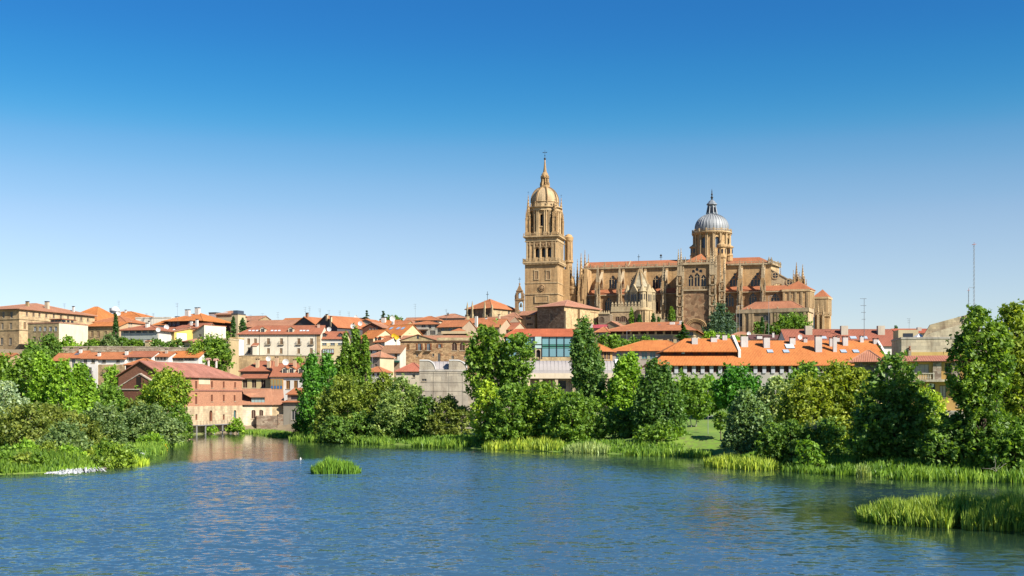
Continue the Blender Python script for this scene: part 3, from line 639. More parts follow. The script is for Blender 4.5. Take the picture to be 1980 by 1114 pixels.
# terraces
rows = [('terraced_house', 'low terraced house with a rusty window strip, first of the row behind the left poplars', 99, 135, 382, 697, 684, (PL_, PEACH), TILE_O),
        ('terraced_house', 'narrow cream terraced house with one rooflight and a tall window', 134, 158, 380, 692, 679.5, (PL_, (.76, .68, .54)), TILE_O),
        ('terraced_house', 'tall white terraced house with two upper windows and a small balcony', 158, 189, 379, 693, 682.5, (PL_, (.82, .78, .72)), TILE_O),
        ('terraced_house', 'terraced house white above and tan brick below', 189, 242, 378, 694, 682, (PL_, (.8, .77, .7)), TILE_O),
        ('terraced_house', 'white terraced house with four dark openings and a red roof right of the half-tan one', 242, 293, 378, 690, 680, (PL_, (.78, .76, .7)), TILE_R),
        ('terraced_house', 'white terraced house with a row of four tiny square windows', 293, 326, 380, 689.5, 681, (PL_, (.76, .74, .68)), TILE_O),
        ('terraced_house', 'white terraced house with wide dark glazing and bright orange roof, last of the row', 326, 384, 382, 691, 680, (PL_, (.78, .76, .68)), TILE_V)]
for nm, lb, a, b, Y, ev, rd, fr, tc_ in rows:
    h = House(nm, lb, a, b, Y, ev, 10, -8, 'house', fr, group=ROW)
    if a == 99: h.win([107, 114, 122], 701, 1.4, 1.4, kind='brown')
    elif a == 134: h.win(142, 702, 1.2, 3, kind='blue')
    elif a == 158: h.win([165, 180], 698.5, 1.2, 1.2).win(174, 717, 1.1, 2.2, balc=.7).win(176, 731, 1, 1.4)
    elif a == 189:
        h.win([201, 228], 697.8, 1.2, 1.2).win(205, 714, 1, 2.2, balc=.7).win(230, 711, 1, 1.4)
        MB().use(mat(ST_, (.5, .36, .2))).box(0.01, h.W, -.1, -.003, 0, h.hit('f', 215, 705)[1]).build('lower_facing', parent=h.root)
        hh = h.ops
    elif a == 242: h.win([253, 267, 275, 283], 694, 1.4, 1.3, kind='blue')
    elif a == 293: h.win([299, 306, 312, 318.5], 693.5, .8, .9)
    else: h.win([340, 349], 694.5, 2, 1.1).win([362, 370], 693, 2, 1.1)
    h.roof('gx', ridge=rd, col=tc_)
    if a == 134: h.sky(149, 686, 1.4, 1.2, (.1, .1, .12)); h.chim(156, 683, 1.2, .9)
    if a in (189, 242): h.chim(a+3, 684, 1.3, .9)
    if a == 293: h.chim(322, 684, 1.2, .8, (.5, .42, .34))
h = House('mill_shed', 'small brown shed with an orange hipped roof peeping over the brick mill gable', 243, 292, 345, 705, 8, -12, 'shed', ('wood', (.2, .1, .06))); h.roof('hip', ridge=694, col=TILE_O)
h = House('cottage', 'orange cottage roof at the far left edge under the stone college', -30, 15, 380, 692, 9, -12, 'cottage', (PL_, TAN)); h.roof('gx', ridge=684, col=TILE_O)
# ---- brick mill on the water
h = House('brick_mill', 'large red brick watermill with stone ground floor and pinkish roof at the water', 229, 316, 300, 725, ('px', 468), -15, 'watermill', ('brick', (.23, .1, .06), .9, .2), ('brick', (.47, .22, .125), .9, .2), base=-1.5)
zc = h.hit('r', 420, 785)[1]
for q, y, hh in ((356.7, 743.5, 1.9), (379.5, 744.5, 2.1), (410, 743.7, 1.8), (432.8, 744, 1.8), (454.7, 744.7, 1.6), (379.5, 771, 3.0), (410, 770, 1.9), (432.8, 770, 1.8), (453.7, 770, 1.7), (356, 770, 1.9), (379, 806.5, 1.5), (432, 806.6, 1.5)): h.win(q, y, 1.05, hh, 'r', 'brown', frame=(.35, .12, .07))
h.win(407, 804, 1.7, 3.0, 'r', 'brown', 1, frame=(.4, .14, .07), sill=False).win(453.6, 803, 1.6, 3.0, 'r', 'teal', 1, frame=(.12, .14, .12), sill=False)
h.win(275, 740, 1.5, 3.2, 'f', 'brown').win(250, 772, 1.6, 1.4, 'f', 'brown')
W, D, H = h.W, h.D, h.H
ze = h.fr.zat(698, W/2, 0)-H; h.zf = lambda x, y: H+ze*(1-abs(x-W/2)/(W/2)); k = ze/(W/2); ov = .6; a = H-k*ov
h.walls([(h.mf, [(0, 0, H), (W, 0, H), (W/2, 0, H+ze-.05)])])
rb = MB().use(mat('tile', (.46, .2, .14), .85, .4)); hp = 11
rb.thick([[(-ov, D+ov, a), (-ov, -ov, a), (W/2, -ov, H+ze), (W/2, D-hp, H+ze)], [(W+ov, -ov, a), (W+ov, D+ov, a), (W/2, D-hp, H+ze), (W/2, -ov, H+ze)], [(W+ov, D+ov, a), (-ov, D+ov, a), (W/2, D-hp, H+ze)]], .25)
h.roof_o = rb.build('roof', parent=h.root, loc=(0, 0, .1))
sb = MB().use(mat(ST_, (.66, .52, .34), .9, .2)); sb.box(W+.003, W+.16, -.1, D+.1, -.5, zc)
ops_ = [o for o in h.ops['r'] if o[3] < zc+.3]
sb = MB().use(mat(ST_, (.66, .52, .34), .9, .2)); cut_wall(sb, lambda u, d, z: (W+.14-d, u, z), D, 0, zc, ops_, .14); sb.poly([(W+.14, 0, zc), (W, 0, zc), (W, D, zc), (W+.14, D, zc)]); sb.poly([(W, 0, 0), (W+.14, 0, 0), (W+.14, 0, zc), (W, 0, zc)]); sb.poly([(W, D, 0), (W+.14, D, 0), (W+.14, D, zc), (W, D, zc)])
sb.build('stone_storey', parent=h.root)
u, z1 = h.hit('r', 420, 755.5); MB().use(mat('brick', (.3, .13, .09))).box(W+.003, W+.14, -.05, D+.05, z1-.2, z1+.2).build('string_course', parent=h.root)
(u0, za), (u1, zb_) = h.hit('r', 384, 743), h.hit('r', 406, 731); MB().use(mat(PL_, (.74, .62, .42))).box(W+.003, W+.05, u0, u1, za, zb_).build('plaster_patch', parent=h.root)
g0, g1 = W*.02, W*1.02; zt = h.hit('f', 275, 724)[1]; zl = h.hit('f', 240, 751)[1]
gb = MB().use(mat('brick', (.2, .08, .05))).yprism([(g0, 0), (g1, 0), (g1, zl), (W*.52, zt), (g0, zl)][::1], -.9, -.004)  # dark brick gable shape stands in for the shadow on the end wall
gb.use(mat(ST_, (.6, .5, .42))).yprism([(g0-.3, zl-.1), (W*.52, zt), (g1+.3, zl-.1), (g1+.3, zl+.15), (W*.52, zt+.3), (g0-.3, zl+.15)], -1.05, -.004)
gb.box(g0-.15, g1+.15, -1.1, -.9, zl-.4, zl-.12); gb.use(mat('wood', (.03, .02, .015))).box(W*.5-.7, W*.5+.7, -.93, -.9, zl+.2, zl+3); gb.build('gable_shadow', parent=h.root)
for q, y in ((403, 708), (418, 709)):
    x, yy = h.on_roof(q, y); zz = h.zf(x, yy); m = MB().use(mat(PL_, (.72, .6, .54))); m.tube((x, yy, zz-.5), (x, yy, zz+1.5), .36, n=8); m.use(mat('tile', (.6, .34, .26)))
    m.xprism([(yy-.9*cos(t*pi/6), zz+1.5+.7*sin(t*pi/6)) for t in range(7)]+[(yy+.6*cos(t*pi/6), zz+1.5+.4*sin(t*pi/6)) for t in range(7)], x-.5, x+.5); m.build('chimney', parent=h.roof_o)
zd = h.hit('r', 420, 820)[1]; y0 = h.hit('r', 366, 820)[0]; y1 = h.hit('r', 448, 820)[0]; MILL = h
t = empty('river_deck', h.root.location, h.fr.yaw, 'thin grey deck on posts with a wire railing along the mill front', 'deck')
MB().use(mat('metal', (.3, .29, .28), .7, metallic=.1)).box(W+.2, W+2.4, y0, y1, zd-.18, zd).build('platform', parent=t)
n = 5
for k in range(n+1): yy = y0+(y1-y0)*k/n; MB().use(mat('metal', (.36, .35, .34), .7, metallic=.1)).box(W+2.05, W+2.3, yy-.15, yy+.15, -1, zd-.18).build('post', parent=t)
m = MB().use(mat('metal', (.22, .2, .19), .6)); [m.box(W+2.33, W+2.36, y0, y1, zd+q, zd+q+.03) for q in (.35, .7, 1.05)]; [m.box(W+2.32, W+2.37, y0+k*(y1-y0)/14-.03, y0+k*(y1-y0)/14+.03, zd, zd+1.1) for k in range(15)]; m.build('railing', parent=t)
# ---- beside the mill
h = House('riverside_house', 'pale stone riverside house with a glazed box dormer right of the brick mill', 467.5, 526, 345, 781, 13, 16, 'house', (ST_, (.86, .74, .54), .9, .12), base=-.5); h.win([490, 505], 801, 1.2, 2.6, kind='brown', arch=1).roof('gx', ridge=753, col=TILE_P)
x, z = h.fr.on_y(499, 780, .6); m = MB().use(mat('glass', (.2, .27, .27))).box(x-1.9, x+1.9, .5, 4, z+.1, z+1.9); m.use(mat('wood', (.3, .2, .14))); [m.box(x-1.9+k*.95-.04, x-1.9+k*.95+.04, .44, .497, z+.1, z+1.9) for k in range(5)]; m.use(mat('tile', TILE_P)).thick([[(x-4.2, 0, z+2.9), (x-2.3, -.2, z+1.9), (x+2.3, -.2, z+1.9), (x+2.3, 5, z+3.6), (x-4.2, 5, z+3.9)]], .15); m.build('box_dormer', parent=h.root)
h = House('riverside_house', 'tan riverside wall house under the same red roof, with stone buttresses at its foot', 526, 548, 346, 781, 13, 14, 'house', (ST_, (.66, .52, .32)), base=-.5); h.roof('gx', ridge=755, col=TILE_P)
zt = h.fr.zat(801, 0, 0); MB().use(mat('rubble', (.34, .27, .2))).box(-4.5, h.W*.45, -2.4, -.01, 0, zt-.4).build('buttress', parent=h.root); MB().use(mat('rubble', (.34, .27, .2))).box(h.W*.5, h.W+1, -1.6, -.01, 0, zt).build('buttress', parent=h.root)
h = House('riverside_house', 'grey stucco riverside house with a tiled attic strip left of the dark poplars', 548, 598, 343, 778, 10, -10, 'house', (PL_, (.34, .31, .25)), base=-.5)
h.win(569, 803, 1.6, 2.8, frame=(.6, .56, .5)).roof('shed', rise=1.6, col=TILE_O)
m = MB().use(mat(PL_, (.45, .34, .26))).box(.4, h.W-.4, 2.2, 9, h.H+.3, h.H+2.4); m.use(mat('glass', GLASS)).box(1.6, h.W-2, 2.15, 2.19, h.H+.9, h.H+1.9); m.use(mat('tile', TILE_O)).thick([[(0, 1.7, h.H+2.4), (h.W, 1.7, h.H+2.4), (h.W, 9, h.H+4.3), (0, 9, h.H+4.3)]], .2); m.build('attic', parent=h.root)
m = MB().use(mat('rubble', (.4, .36, .3))).box(-.1, h.W+.1, -.5, -.01, 0, 2.2); m.build('plinth', parent=h.root)
h = House('yellow_house', 'yellow house with two stepped orange roofs and three dark balcony doors above the riverside', 465, 523, 367, 731, 3.2, -8, 'house', (PL_, (.66, .52, .27))); h.win([473.5, 491, 509], 742, 1.5, 2.6, kind='brown').roof('shed', ridge=724, col=TILE_R)
h = House('yellow_house', 'upper brown-walled storey with a red hipped roof stepping above the yellow house', 465, 523, 371, 717, 11, -8, 'house', (PL_, (.35, .22, .14))); h.roof('hip', ridge=699, col=TILE_R, hr=1).chim(498, 711, 2.4, 1, (.68, .5, .3)).chim(520, 711, 2.2, 1, (.68, .5, .3))
h = House('bay_house', 'white house with three dormers and an orange glazed bay with blue panes', 523, 592, 363, 727, 12, -8, 'house', (PL_, (.82, .78, .7))); h.win([557, 572], 744, 1.3, 2.6, kind='wood', frame=(.5, .26, .08)).roof('gx', ridge=703.5, col=TILE_R).dormer([551, 564, 582], 722, 1.9, 1.5).chim(570, 712, 2.4, .9, (.68, .45, .28)).chim(535, 708, 2.6, 1, (.68, .45, .28))
(x0, z0), (x1, z1) = h.fr.on_y(524.5, 753, 0), h.fr.on_y(548, 733, 0); m = MB().use(mat('wood', (.5, .27, .08), .6)).box(x0, x1, -.7, -.003, z0, z1)
for k in range(4):
    a = x0+.15+k*(x1-x0)/4; b = a+(x1-x0)/4-.3
    m.use(mat('wood', (.05, .18, .4))).box(a, b, -.74, -.703, z0+.2, z0+1.1); m.use(mat('glass', (.25, .22, .12))).box(a, b, -.74, -.703, z0+1.3, z1-.2)
m.build('glazed_bay', parent=h.root)
# ---- terrace wall, garden walls
def wall_run(name, label, pts, t=.8, m=('rubble', (.5, .42, .31)), cope=None, cat='wall'):
    """pts: (px, Y, py_top, depth below the top)"""
    P = [(wx(p, Y), Y, wz(py, Y), hh) for p, Y, py, hh in pts]
    r = empty(name, (P[0][0], P[0][1], P[0][2]-P[0][3]), 0, label, cat); mb = MB().use(mat(*m)); ox, oy, oz = r.location
    cp = MB().use(mat(ST_, cope or (.55, .47, .36)))
    for a, b in zip(P, P[1:]):
        d = Vector((b[0]-a[0], b[1]-a[1], 0)).normalized(); nx, ny = -d.y*t, d.x*t
        q = [(a[0]-ox, a[1]-oy), (b[0]-ox, b[1]-oy), (b[0]-ox+nx, b[1]-oy+ny), (a[0]-ox+nx, a[1]-oy+ny)]
        zt = [a[2]-oz, b[2]-oz, b[2]-oz, a[2]-oz]; zb2 = [a[2]-a[3]-oz, b[2]-b[3]-oz, b[2]-b[3]-oz, a[2]-a[3]-oz]
        for k in range(4): j = (k+1) % 4; mb.poly([(*q[k], zb2[k]), (*q[j], zb2[j]), (*q[j], zt[j]), (*q[k], zt[k])])
        e = [(q[0][0]-nx*.12, q[0][1]-ny*.12), (q[1][0]-nx*.12, q[1][1]-ny*.12), (q[2][0]+nx*.1, q[2][1]+ny*.1), (q[3][0]+nx*.1, q[3][1]+ny*.1)]
        cp.thick([[(*e[k], zt[k]+.22) for k in range(4)]], .22)
    mb.build('masonry', parent=r); cp.build('coping', parent=r); return r
wall_run('retaining_wall', 'long rubble retaining wall under the hillside gardens, above the terraced houses', [(101, 403, 674, 16), (128, 402, 671, 16), (215, 401, 670.5, 16), (290, 400, 671.5, 16), (425, 399, 675, 16)])
wall_run('retaining_wall', 'tan ashlar retaining wall under the large cream house', [(440, 428, 690, 10), (486, 426, 687.5, 10), (560, 424, 688, 12), (640, 420, 689, 12)], m=(ST_, (.68, .5, .28)))
# ---- large cream house and neighbours
h = House('mansion_house', 'large cream house with balconies, rooflights and two dormers in its long red roof', 461, 619.5, 440, 646, 16, -2, 'mansion', (PL_, (.8, .72, .56)), base=24)
h.win([480.6, 493.8], 660, 1.05, 2.1, kind='wood').win([519, 544.3, 577.8, 602.3], 660, 1.1, 2.2, kind='wood', balc=.55).win([519, 543.7, 577.5, 602], 678.5, 1.05, 2.0, kind='wood').win(481.6, 677.5, 1.1, 2.2)
h.roof('hip', ridge=630.5, col=TILE_R, hr=.01, hl=5).dormer([508, 562.5], 643, 2, 1.6).sky([483, 490, 497, 526, 533, 540, 582, 588, 595], 640.5, .9, 1.1, (.55, .6, .62)).chim(478, 634, 1, 1.2).chim(616, 634, 1.2, .9, (.6, .4, .3))
(x0, z0), (x1, z1) = h.fr.on_y(462, 688, 0), h.fr.on_y(501, 667, 0); m = MB().use(mat(ST_, (.55, .4, .22))).box(.02, x1, -.05, -.004, 0, z1)
MB().use(mat(ST_, (.55, .38, .2))).box(h.W-1.4, h.W+.03, -.06, -.004, 0, h.H).build('quoins', parent=h.root)
m = MB().use(mat(PL_, (.8, .72, .56))).box(x1-1.6, x1, -3.4, -.01, 0, z1-.3); m.use(mat('tile', TILE_R)).thick([[(x1-2.2, -3.6, z1-.5), (x1+.2, -3.6, z1-.5), (x1+.2, 0, z1+.7), (x1-2.2, 0, z1+.7)]], .15); m.build('porch', parent=h.root)
for q in (462.5, 502, 557, 610.5): MB().use(mat('metal', (.1, .09, .08), .7)).tube((h.fr.xat(q, 0), -.08, 0), (h.fr.xat(q, 0), -.08, h.H-.4), .06, n=5).build('drainpipe', parent=h.root)
h = House('cream_house', 'yellow-cream house with two dark dormers and glazed bay right of the large cream house', 619.5, 666, 442, 655, 13, -2, 'house', (PL_, (.74, .62, .36)), base=20)
h.win([627, 643, 657.5], 664.7, 1.7, 1.2, kind='blue').roof('gx', ridge=642, col=TILE_R).dormer([627, 658], 652, 1.5, 1.2, DARKGREY, TILE_D); MB().use(mat(PL_, (.84, .8, .7))).box(.02, h.W, -.04, -.004, h.H-1.6, h.H-.15).build('white_band', parent=h.root)
(x0, z0), (x1, z1) = h.fr.on_y(624, 684.5, 0), h.fr.on_y(646, 674.5, 0); m = MB().use(mat('wood', (.12, .04, .03))).box(x0, x1, -.8, -.003, z0, z1); m.use(mat('glass', (.3, .36, .38))); [m.box(x0+.2+k*(x1-x0)/5, x0+(k+1)*(x1-x0)/5-.05, -.83, -.803, z0+.4, z1-.3) for k in range(5)]; m.build('glazed_bay', parent=h.root)
sk = [('roof_house', 'broad terracotta roof with dark left gable and cream stair tower, above the large cream house', 463, 560, 492, 631, 620, 20, -16, 'gx', (PL_, DARKGREY), TILE_P),
      ('roof_house', 'orange roof with a white framed terrace on the skyline behind the dark shaded gable', 540, 584, 520, 624, 616, 12, -16, 'gx', (PL_, WHITE), TILE_V),
      ('gable_house', 'dark shaded gable with a brick chimney at its peak on the skyline', 565, 612, 484, 629, 613, 16, -32, 'gy', (PL_, DARKGREY), TILE_O),  # gable wall in shadow, painted as dark grey plaster
      ('gable_house', 'higher dark slate-grey shaded gable on the skyline, right of the brick-chimneyed one', 606, 652, 476, 632, 611, 18, -40, 'gy', (PL_, DARKGREY), TILE_O),
      ('roof_house', 'orange hipped roof with a shaded attic left of the triple poplar tips', 645, 692, 505, 628, 620, 14, -14, 'hip', (PL_, (.4, .3, .2)), TILE_O),
      ('roof_house', 'long orange roof on the skyline among the white aerials', 640, 704, 540, 622, 616, 14, -8, 'gx', (PL_, TAN), TILE_O),
      ('gable_house', 'small tan gable on the skyline below the left black conifer', 692, 722, 505, 624, 617.5, 10, -22, 'gy', (PL_, (.5, .42, .3)), TILE_O),
      ('gable_house', 'timbered chalet gable with a dark balcony window between the orange roofs', 701, 738, 470, 633, 624, 10, -20, 'gy', (PL_, (.2, .08, .05)), TILE_P),
      ('roof_house', 'orange roof rising behind the chalet gable under the skyline trees', 722, 762, 512, 629, 620, 14, -18, 'gx', (PL_, PEACH), TILE_V),
      ('roof_house', 'orange slope right of the skyline trees with aerials along its ridge', 752, 782, 505, 630, 621, 12, -20, 'gx', (PL_, TAN), TILE_O),
      ('gable_house', 'orange roof with a wide cream gable right of the triple poplars', 690, 722, 452, 654, 639, 13, -38, 'gx', (PL_, (.5, .36, .22)), TILE_V),
      ('gable_house', 'big orange roof with three rooflights and a tall cream gable end', 734, 776, 458, 648, 629, 14, -34, 'gx', (PL_, (.3, .17, .1)), TILE_V),
      ('gable_house', 'small house with two dark dormers and a bright white sloping gable', 722, 744, 436, 661, 650, 12, -40, 'gx', (PL_, (.62, .56, .46)), TILE_O),
      ('cottage', 'low white cottage with a red-brown roof and two tiny windows right of the triple poplars', 700, 741, 420, 676, 667, 9, -16, 'hip', (PL_, (.82, .78, .7)), TILE_P),
      ('gallery_house', 'white house with two shuttered windows and a long brown roof over a green awning', 735, 774, 408, 683, 668, 10, -6, 'shed', (PL_, (.7, .68, .58)), (.38, .2, .1)),
      ('corner_house', 'grey plaster corner house with a cream right side below the white gallery house', 709, 734.5, 398, 690, 681, 9, -26, 'hip', (PL_, (.35, .28, .22)), TILE_P),
      ('cottage', 'tiny white cottage with an orange roof between the poplars and the concrete museum', 706, 738, 378, 719, 710, 8, -16, 'hip', (PL_, (.82, .78, .68)), TILE_O),
      ('lean_house', 'cream house with a pinkish red roof tucked against the left flank of the concrete museum', 766, 815, 362, 718, 703, 11, -10, 'hip', (PL_, (.76, .66, .48)), (.5, .17, .1)),
      ('apartment_house', 'upper set-back penthouse with an orange roof above the pale apartment house', 803, 850, 484, 619, 612.5, 9, -10, 'hip', (PL_, (.72, .64, .46)), TILE_O),
      ('apartment_house', 'pale apartment house with a long concrete balcony and a row of dark windows', 793, 852, 470, 627, 622, 12, -10, 'hip', (PL_, (.5, .48, .4)), TILE_O),
      ('roof_house', 'terracotta roof left of the penthouse on the skyline', 776, 806, 515, 626, 615, 14, -16, 'gx', (PL_, (.5, .4, .28)), TILE_P),
      ('roof_house', 'long low terracotta roof peaking left of the octagonal church', 836, 903, 545, 615, 607.5, 18, -8, 'hip', (PL_, (.38, .34, .28)), TILE_P),
      ('brown_house', 'grey-brown house with four windows and a tan right gable behind the stone palace', 846, 894, 455, 631.5, 620, 13, -22, 'gx', (PL_, (.36, .3, .21)), TILE_O),
      ('roof_house', 'orange roofs clustered below the octagonal church, nearest to its pinnacles', 893, 948, 520, 624, 616, 14, -14, 'gx', (PL_, (.48, .36, .24)), TILE_O),
      ('roof_house', 'orange gabled roof right of the tall white chimney', 917, 966, 490, 632, 618, 14, -24, 'gx', (PL_, (.52, .4, .26)), TILE_O),
      ('roof_house', 'orange roof slanting down towards the glass-fronted house', 952, 992, 495, 637, 625, 12, -30, 'gx', (PL_, (.5, .4, .26)), TILE_R),
      ('attic_house', 'brown gable with a pale chimney close left of the tower foot', 932, 984, 525, 622, 613, 12, -26, 'gx', (PL_, (.3, .22, .15)), TILE_P)]
for nm, lb, a, b, Y, ev, rd, D, yw, rk, fr, tc_ in sk:
    sd_ = {'wide cream gable': (PL_, (.76, .62, .38)), 'tall cream gable': (PL_, (.74, .58, .32)), 'white sloping': (PL_, (.85, .8, .66)), 'cream right side': (PL_, (.66, .54, .34)), 'tan right gable': (PL_, (.42, .32, .22))}
    sd_ = next((v for k, v in sd_.items() if k in lb), None)
    h = House(nm, lb, a, b, Y, ev, D, yw, 'house', fr, sd_)
    if 'chalet' in lb: h.win([716, 722, 728], 634.5, 1, 1.4, kind='blue')
    if 'wide cream' in lb: pass
    if 'tall cream' in lb: h.win(792, 640, 1, 1.6, 'r', 'wood')
    if 'two dark dormers' in lb: h.win([727, 735], 665, .9, 1)
    if 'two tiny' in lb: h.win([718, 729.5], 680.5, .7, .9, kind='brown')
    if 'two shuttered' in lb: h.win([749, 765.5], 689.5, 1, 1.9, kind='wood')
    if 'corner house' in lb: h.win([727], 693.5, 1, 1.3).win(727, 708, 1, 1.4).win(714, 694, 1, 1.3)
    if 'tiny white' in lb: h.win([722, 731], 724, .8, 1, kind='brown')
    if 'pinkish red' in lb: h.win([800], 727, .9, 1)
    if 'penthouse with' in lb: h.win([813, 832, 842], 621.5, 1.6, 1, kind='blue')
    if 'concrete balcony' in lb: h.win([801, 831, 844], 631, 1.2, 1.8).win([801, 806, 816.5, 822, 834, 839], 643.5, 1.2, 1.8).win(819, 631, 1.8, 1.6)
    if 'four windows' in lb: h.win([856, 870, 880, 889], 636, 1.3, 1.7, kind='blue')
    if 'small cream tower' in lb: pass
    if 'shaded attic' in lb: h.win([668, 674, 684], 634, 1, 1.2)
    h.roof(rk, ridge=rd, col=tc_, ridx=.5)
    if 'two dark dormers' in lb: h.dormer([727, 735], 658, 1.3, 1.1)
    if 'tall cream' in lb: h.sky([756.5, 770, 779], 636, 1.5, 1.5, (.25, .33, .42))
    if 'small cream tower' in lb:
        x, z = h.fr.on_y(482, 631, .5); m = MB().use(mat(PL_, (.7, .56, .32))).box(x-1.5, x+1.5, .5, 4, z-2, z+2.2); m.use(mat('glass', GLASS)).box(x-.35, x+.35, .45, .49, z-.2, z+1.2); m.build('stair_tower', parent=h.root)
    if 'brick chimney' in lb: h.chim(594, 616, 2, 1, (.4, .22, .14))
    if 'higher dark slate' in lb: h.chim(632, 618, 1.6, .9, (.55, .4, .24)).chim(640, 628, 3, .8, (.7, .56, .34))
    if 'green awning' in lb:
        (x0, z0), (x1, z1) = h.fr.on_y(742, 701, 0), h.fr.on_y(773, 697.5, 0); m = MB().use(mat('wood', (.02, .1, .07))).box(x0, x1-.05, -1.4, -.01, z0, z1); m.build('awning', parent=h.root)
        MB().use(mat('rubble', (.44, .33, .22))).box(x0-.6, x1-.02, -.3, -.01, 0, z0-.1).build('stone_base', parent=h.root)
    if 'concrete balcony' in lb:
        (x0, z0), (x1, z1) = h.fr.on_y(802, 637.5, 0), h.fr.on_y(829, 633.5, 0); m = MB().use(mat(PL_, (.5, .46, .38))).box(x0, x1, -1.2, -.01, z0, z1); m.build('balcony', parent=h.root)
    if 'left of the triple poplar tips' in lb: h.chim(648, 628, 2.4, .9, (.7, .5, .3)).chim(661, 628, 2, .9, (.7, .5, .3))
    if 'skyline trees with aerials' in lb: h.chim(760, 628, 2, .9)
    if 'rising behind the chalet' in lb: h.chim(742, 624, 2, 1.8, WHITE)
    if 'white chimney' in lb: h.chim(921, 633, 4.6, 1.1, WHITE, False)
    if 'nearest to its' in lb: h.chim(905, 626, 3, 1, (.7, .55, .3)).chim(940, 622, 1.6, .8)
    if 'long low' in lb: h.chim(866, 611, 1, .9, (.2, .15, .12))
    if 'brown gable' in lb: h.chim(965, 620, 2.4, .9, (.75, .6, .4))
# ---- stone palace
h = House('stone_palace', 'rubble stone palace with a shallow pediment, shuttered balconies and two loggia arches', 774, 926, 418, 659.5, 14, -3, 'palace', ('rubble', (.52, .35, .19), .9, .25), base=14)
h.win(789, 671.5, 1.0, 2.0, kind='wood', frame=(.3, .12, .05)).win([811, 828.5], 671, 1.1, 2.5, kind='blue', sh=(.22, .08, .03), balc=.9).win(850, 669, 1, 1.3, kind='blue', sh=(.22, .08, .03)).win([878.5, 893.5], 670.5, 1.9, 2.8, arch=1, kind='brown').win([806.6, 837.5], 686.5, .7, 1).win(849, 691.5, 1, 3).win([875, 899], 691, .9, 1.2)
h.roof('gx', ridge=650, col=TILE_P, ov=.3)
(x0, z0), (xm, zm), (x1, z1) = h.fr.on_y(773, 658, -.3), h.fr.on_y(808, 646.5, -.3), h.fr.on_y(843, 657, -.3)
m = MB().use(mat(ST_, (.5, .4, .22))).yprism([(x0, z0-.3), (x1, z0-.3), (x1, z0), (xm, zm), (x0, z0)], -.28, 6); m.use(mat('glass', GLASS)).box(xm-.35, xm+.35, -.32, -.285, z0+.5, z0+1.6)
m.use(mat('tile', TILE_P)).thick([[(x0-.3, -.6, z0+.05), (xm, -.6, zm+.05), (xm, 6.2, zm+.05), (x0-.3, 6.2, z0+.05)][::-1], [(x1+.3, -.6, z0+.05), (x1+.3, 6.2, z0+.05), (xm, 6.2, zm+.05), (xm, -.6, zm+.05)][::-1]], .18); m.build('pediment', parent=h.root)
(xa, za) = h.fr.on_y(843, 658.5, 0); zb2 = h.fr.zat(653, xa, 0); MB().use(mat(ST_, (.56, .46, .27))).box(xa+.3, h.W, -.35, -.004, za, zb2).build('parapet', parent=h.root)
MB().use(mat(ST_, (.55, .42, .25))).box(0.02, h.W, -.25, -.004, za-.5, za-.02).build('cornice', parent=h.root)
h = House('terrace_block', 'flat beige penthouse slab with tiny orange hip roof above the stone palace', 856, 916, 432, 643, 10, -6, 'block', (PL_, (.5, .4, .26))); h.roof('flat', col=(.62, .52, .32))
m = MB().use(mat('wood', (.06, .04, .03))).box(.3, h.W-2.5, -.05, -.004, h.H-1.8, h.H-.5); m.use(mat(PL_, (.62, .5, .3))).box(-.3, h.W-2.2, -1.2, -.01, h.H-.5, h.H+.5); m.build('terrace_front', parent=h.root)
rb = MB().use(mat('tile', TILE_O)); x0, x1 = h.W*.2, h.W*.78; rb.thick([[(x0, 1, h.H+.5), (x1, 1, h.H+.5), ((x0+x1)/2, 4, h.H+1.9)], [(x1, 1, h.H+.5), (x1, 7, h.H+.5), ((x0+x1)/2, 4, h.H+1.9)], [(x1, 7, h.H+.5), (x0, 7, h.H+.5), ((x0+x1)/2, 4, h.H+1.9)], [(x0, 7, h.H+.5), (x0, 1, h.H+.5), ((x0+x1)/2, 4, h.H+1.9)]], .1); rb.build('hip_roof', parent=h.root)
# ---- church left of the tower
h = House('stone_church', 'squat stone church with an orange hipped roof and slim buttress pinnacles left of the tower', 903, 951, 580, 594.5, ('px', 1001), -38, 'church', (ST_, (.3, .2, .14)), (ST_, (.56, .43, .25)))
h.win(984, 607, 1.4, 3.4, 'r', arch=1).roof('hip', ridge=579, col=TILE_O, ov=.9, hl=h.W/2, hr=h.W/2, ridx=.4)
for q, tp in ((903.5, 586), (913, 584), (937, 582), (951, 590)):
    x, z = h.fr.on_y(q, tp, -1.2); m = MB().use(mat(ST_, (.56, .44, .26))); m.box(x-.8, x+.8, -2, -.02, 0, h.H-3); m.lathe([(.7, h.H-3), (.6, h.H), (.05, z+.5)], x, -1.1, 4, pi/4); m.build('pinnacle_buttress', parent=h.root)
m = MB().use(mat('metal', (.1, .1, .1), .5)); x, z = h.fr.on_y(942.5, 579, h.D*.4); m.tube((x, h.D*.4, z-.5), (x, h.D*.4, z+4), .12); m.box(x-.8, x+.8, h.D*.4-.08, h.D*.4+.08, z+2.4, z+2.6); m.build('cross', parent=h.root)
h = House('church_apse', 'lower rounded stone apse with its own tiled roof between the church and the tower', 970, 1003, 566, 614, 12, -18, 'apse', (ST_, (.58, .44, .24))); h.win(985, 623, 1, 2, kind='brown', arch=1).roof('hip', ridge=605, col=TILE_P, ov=.8)
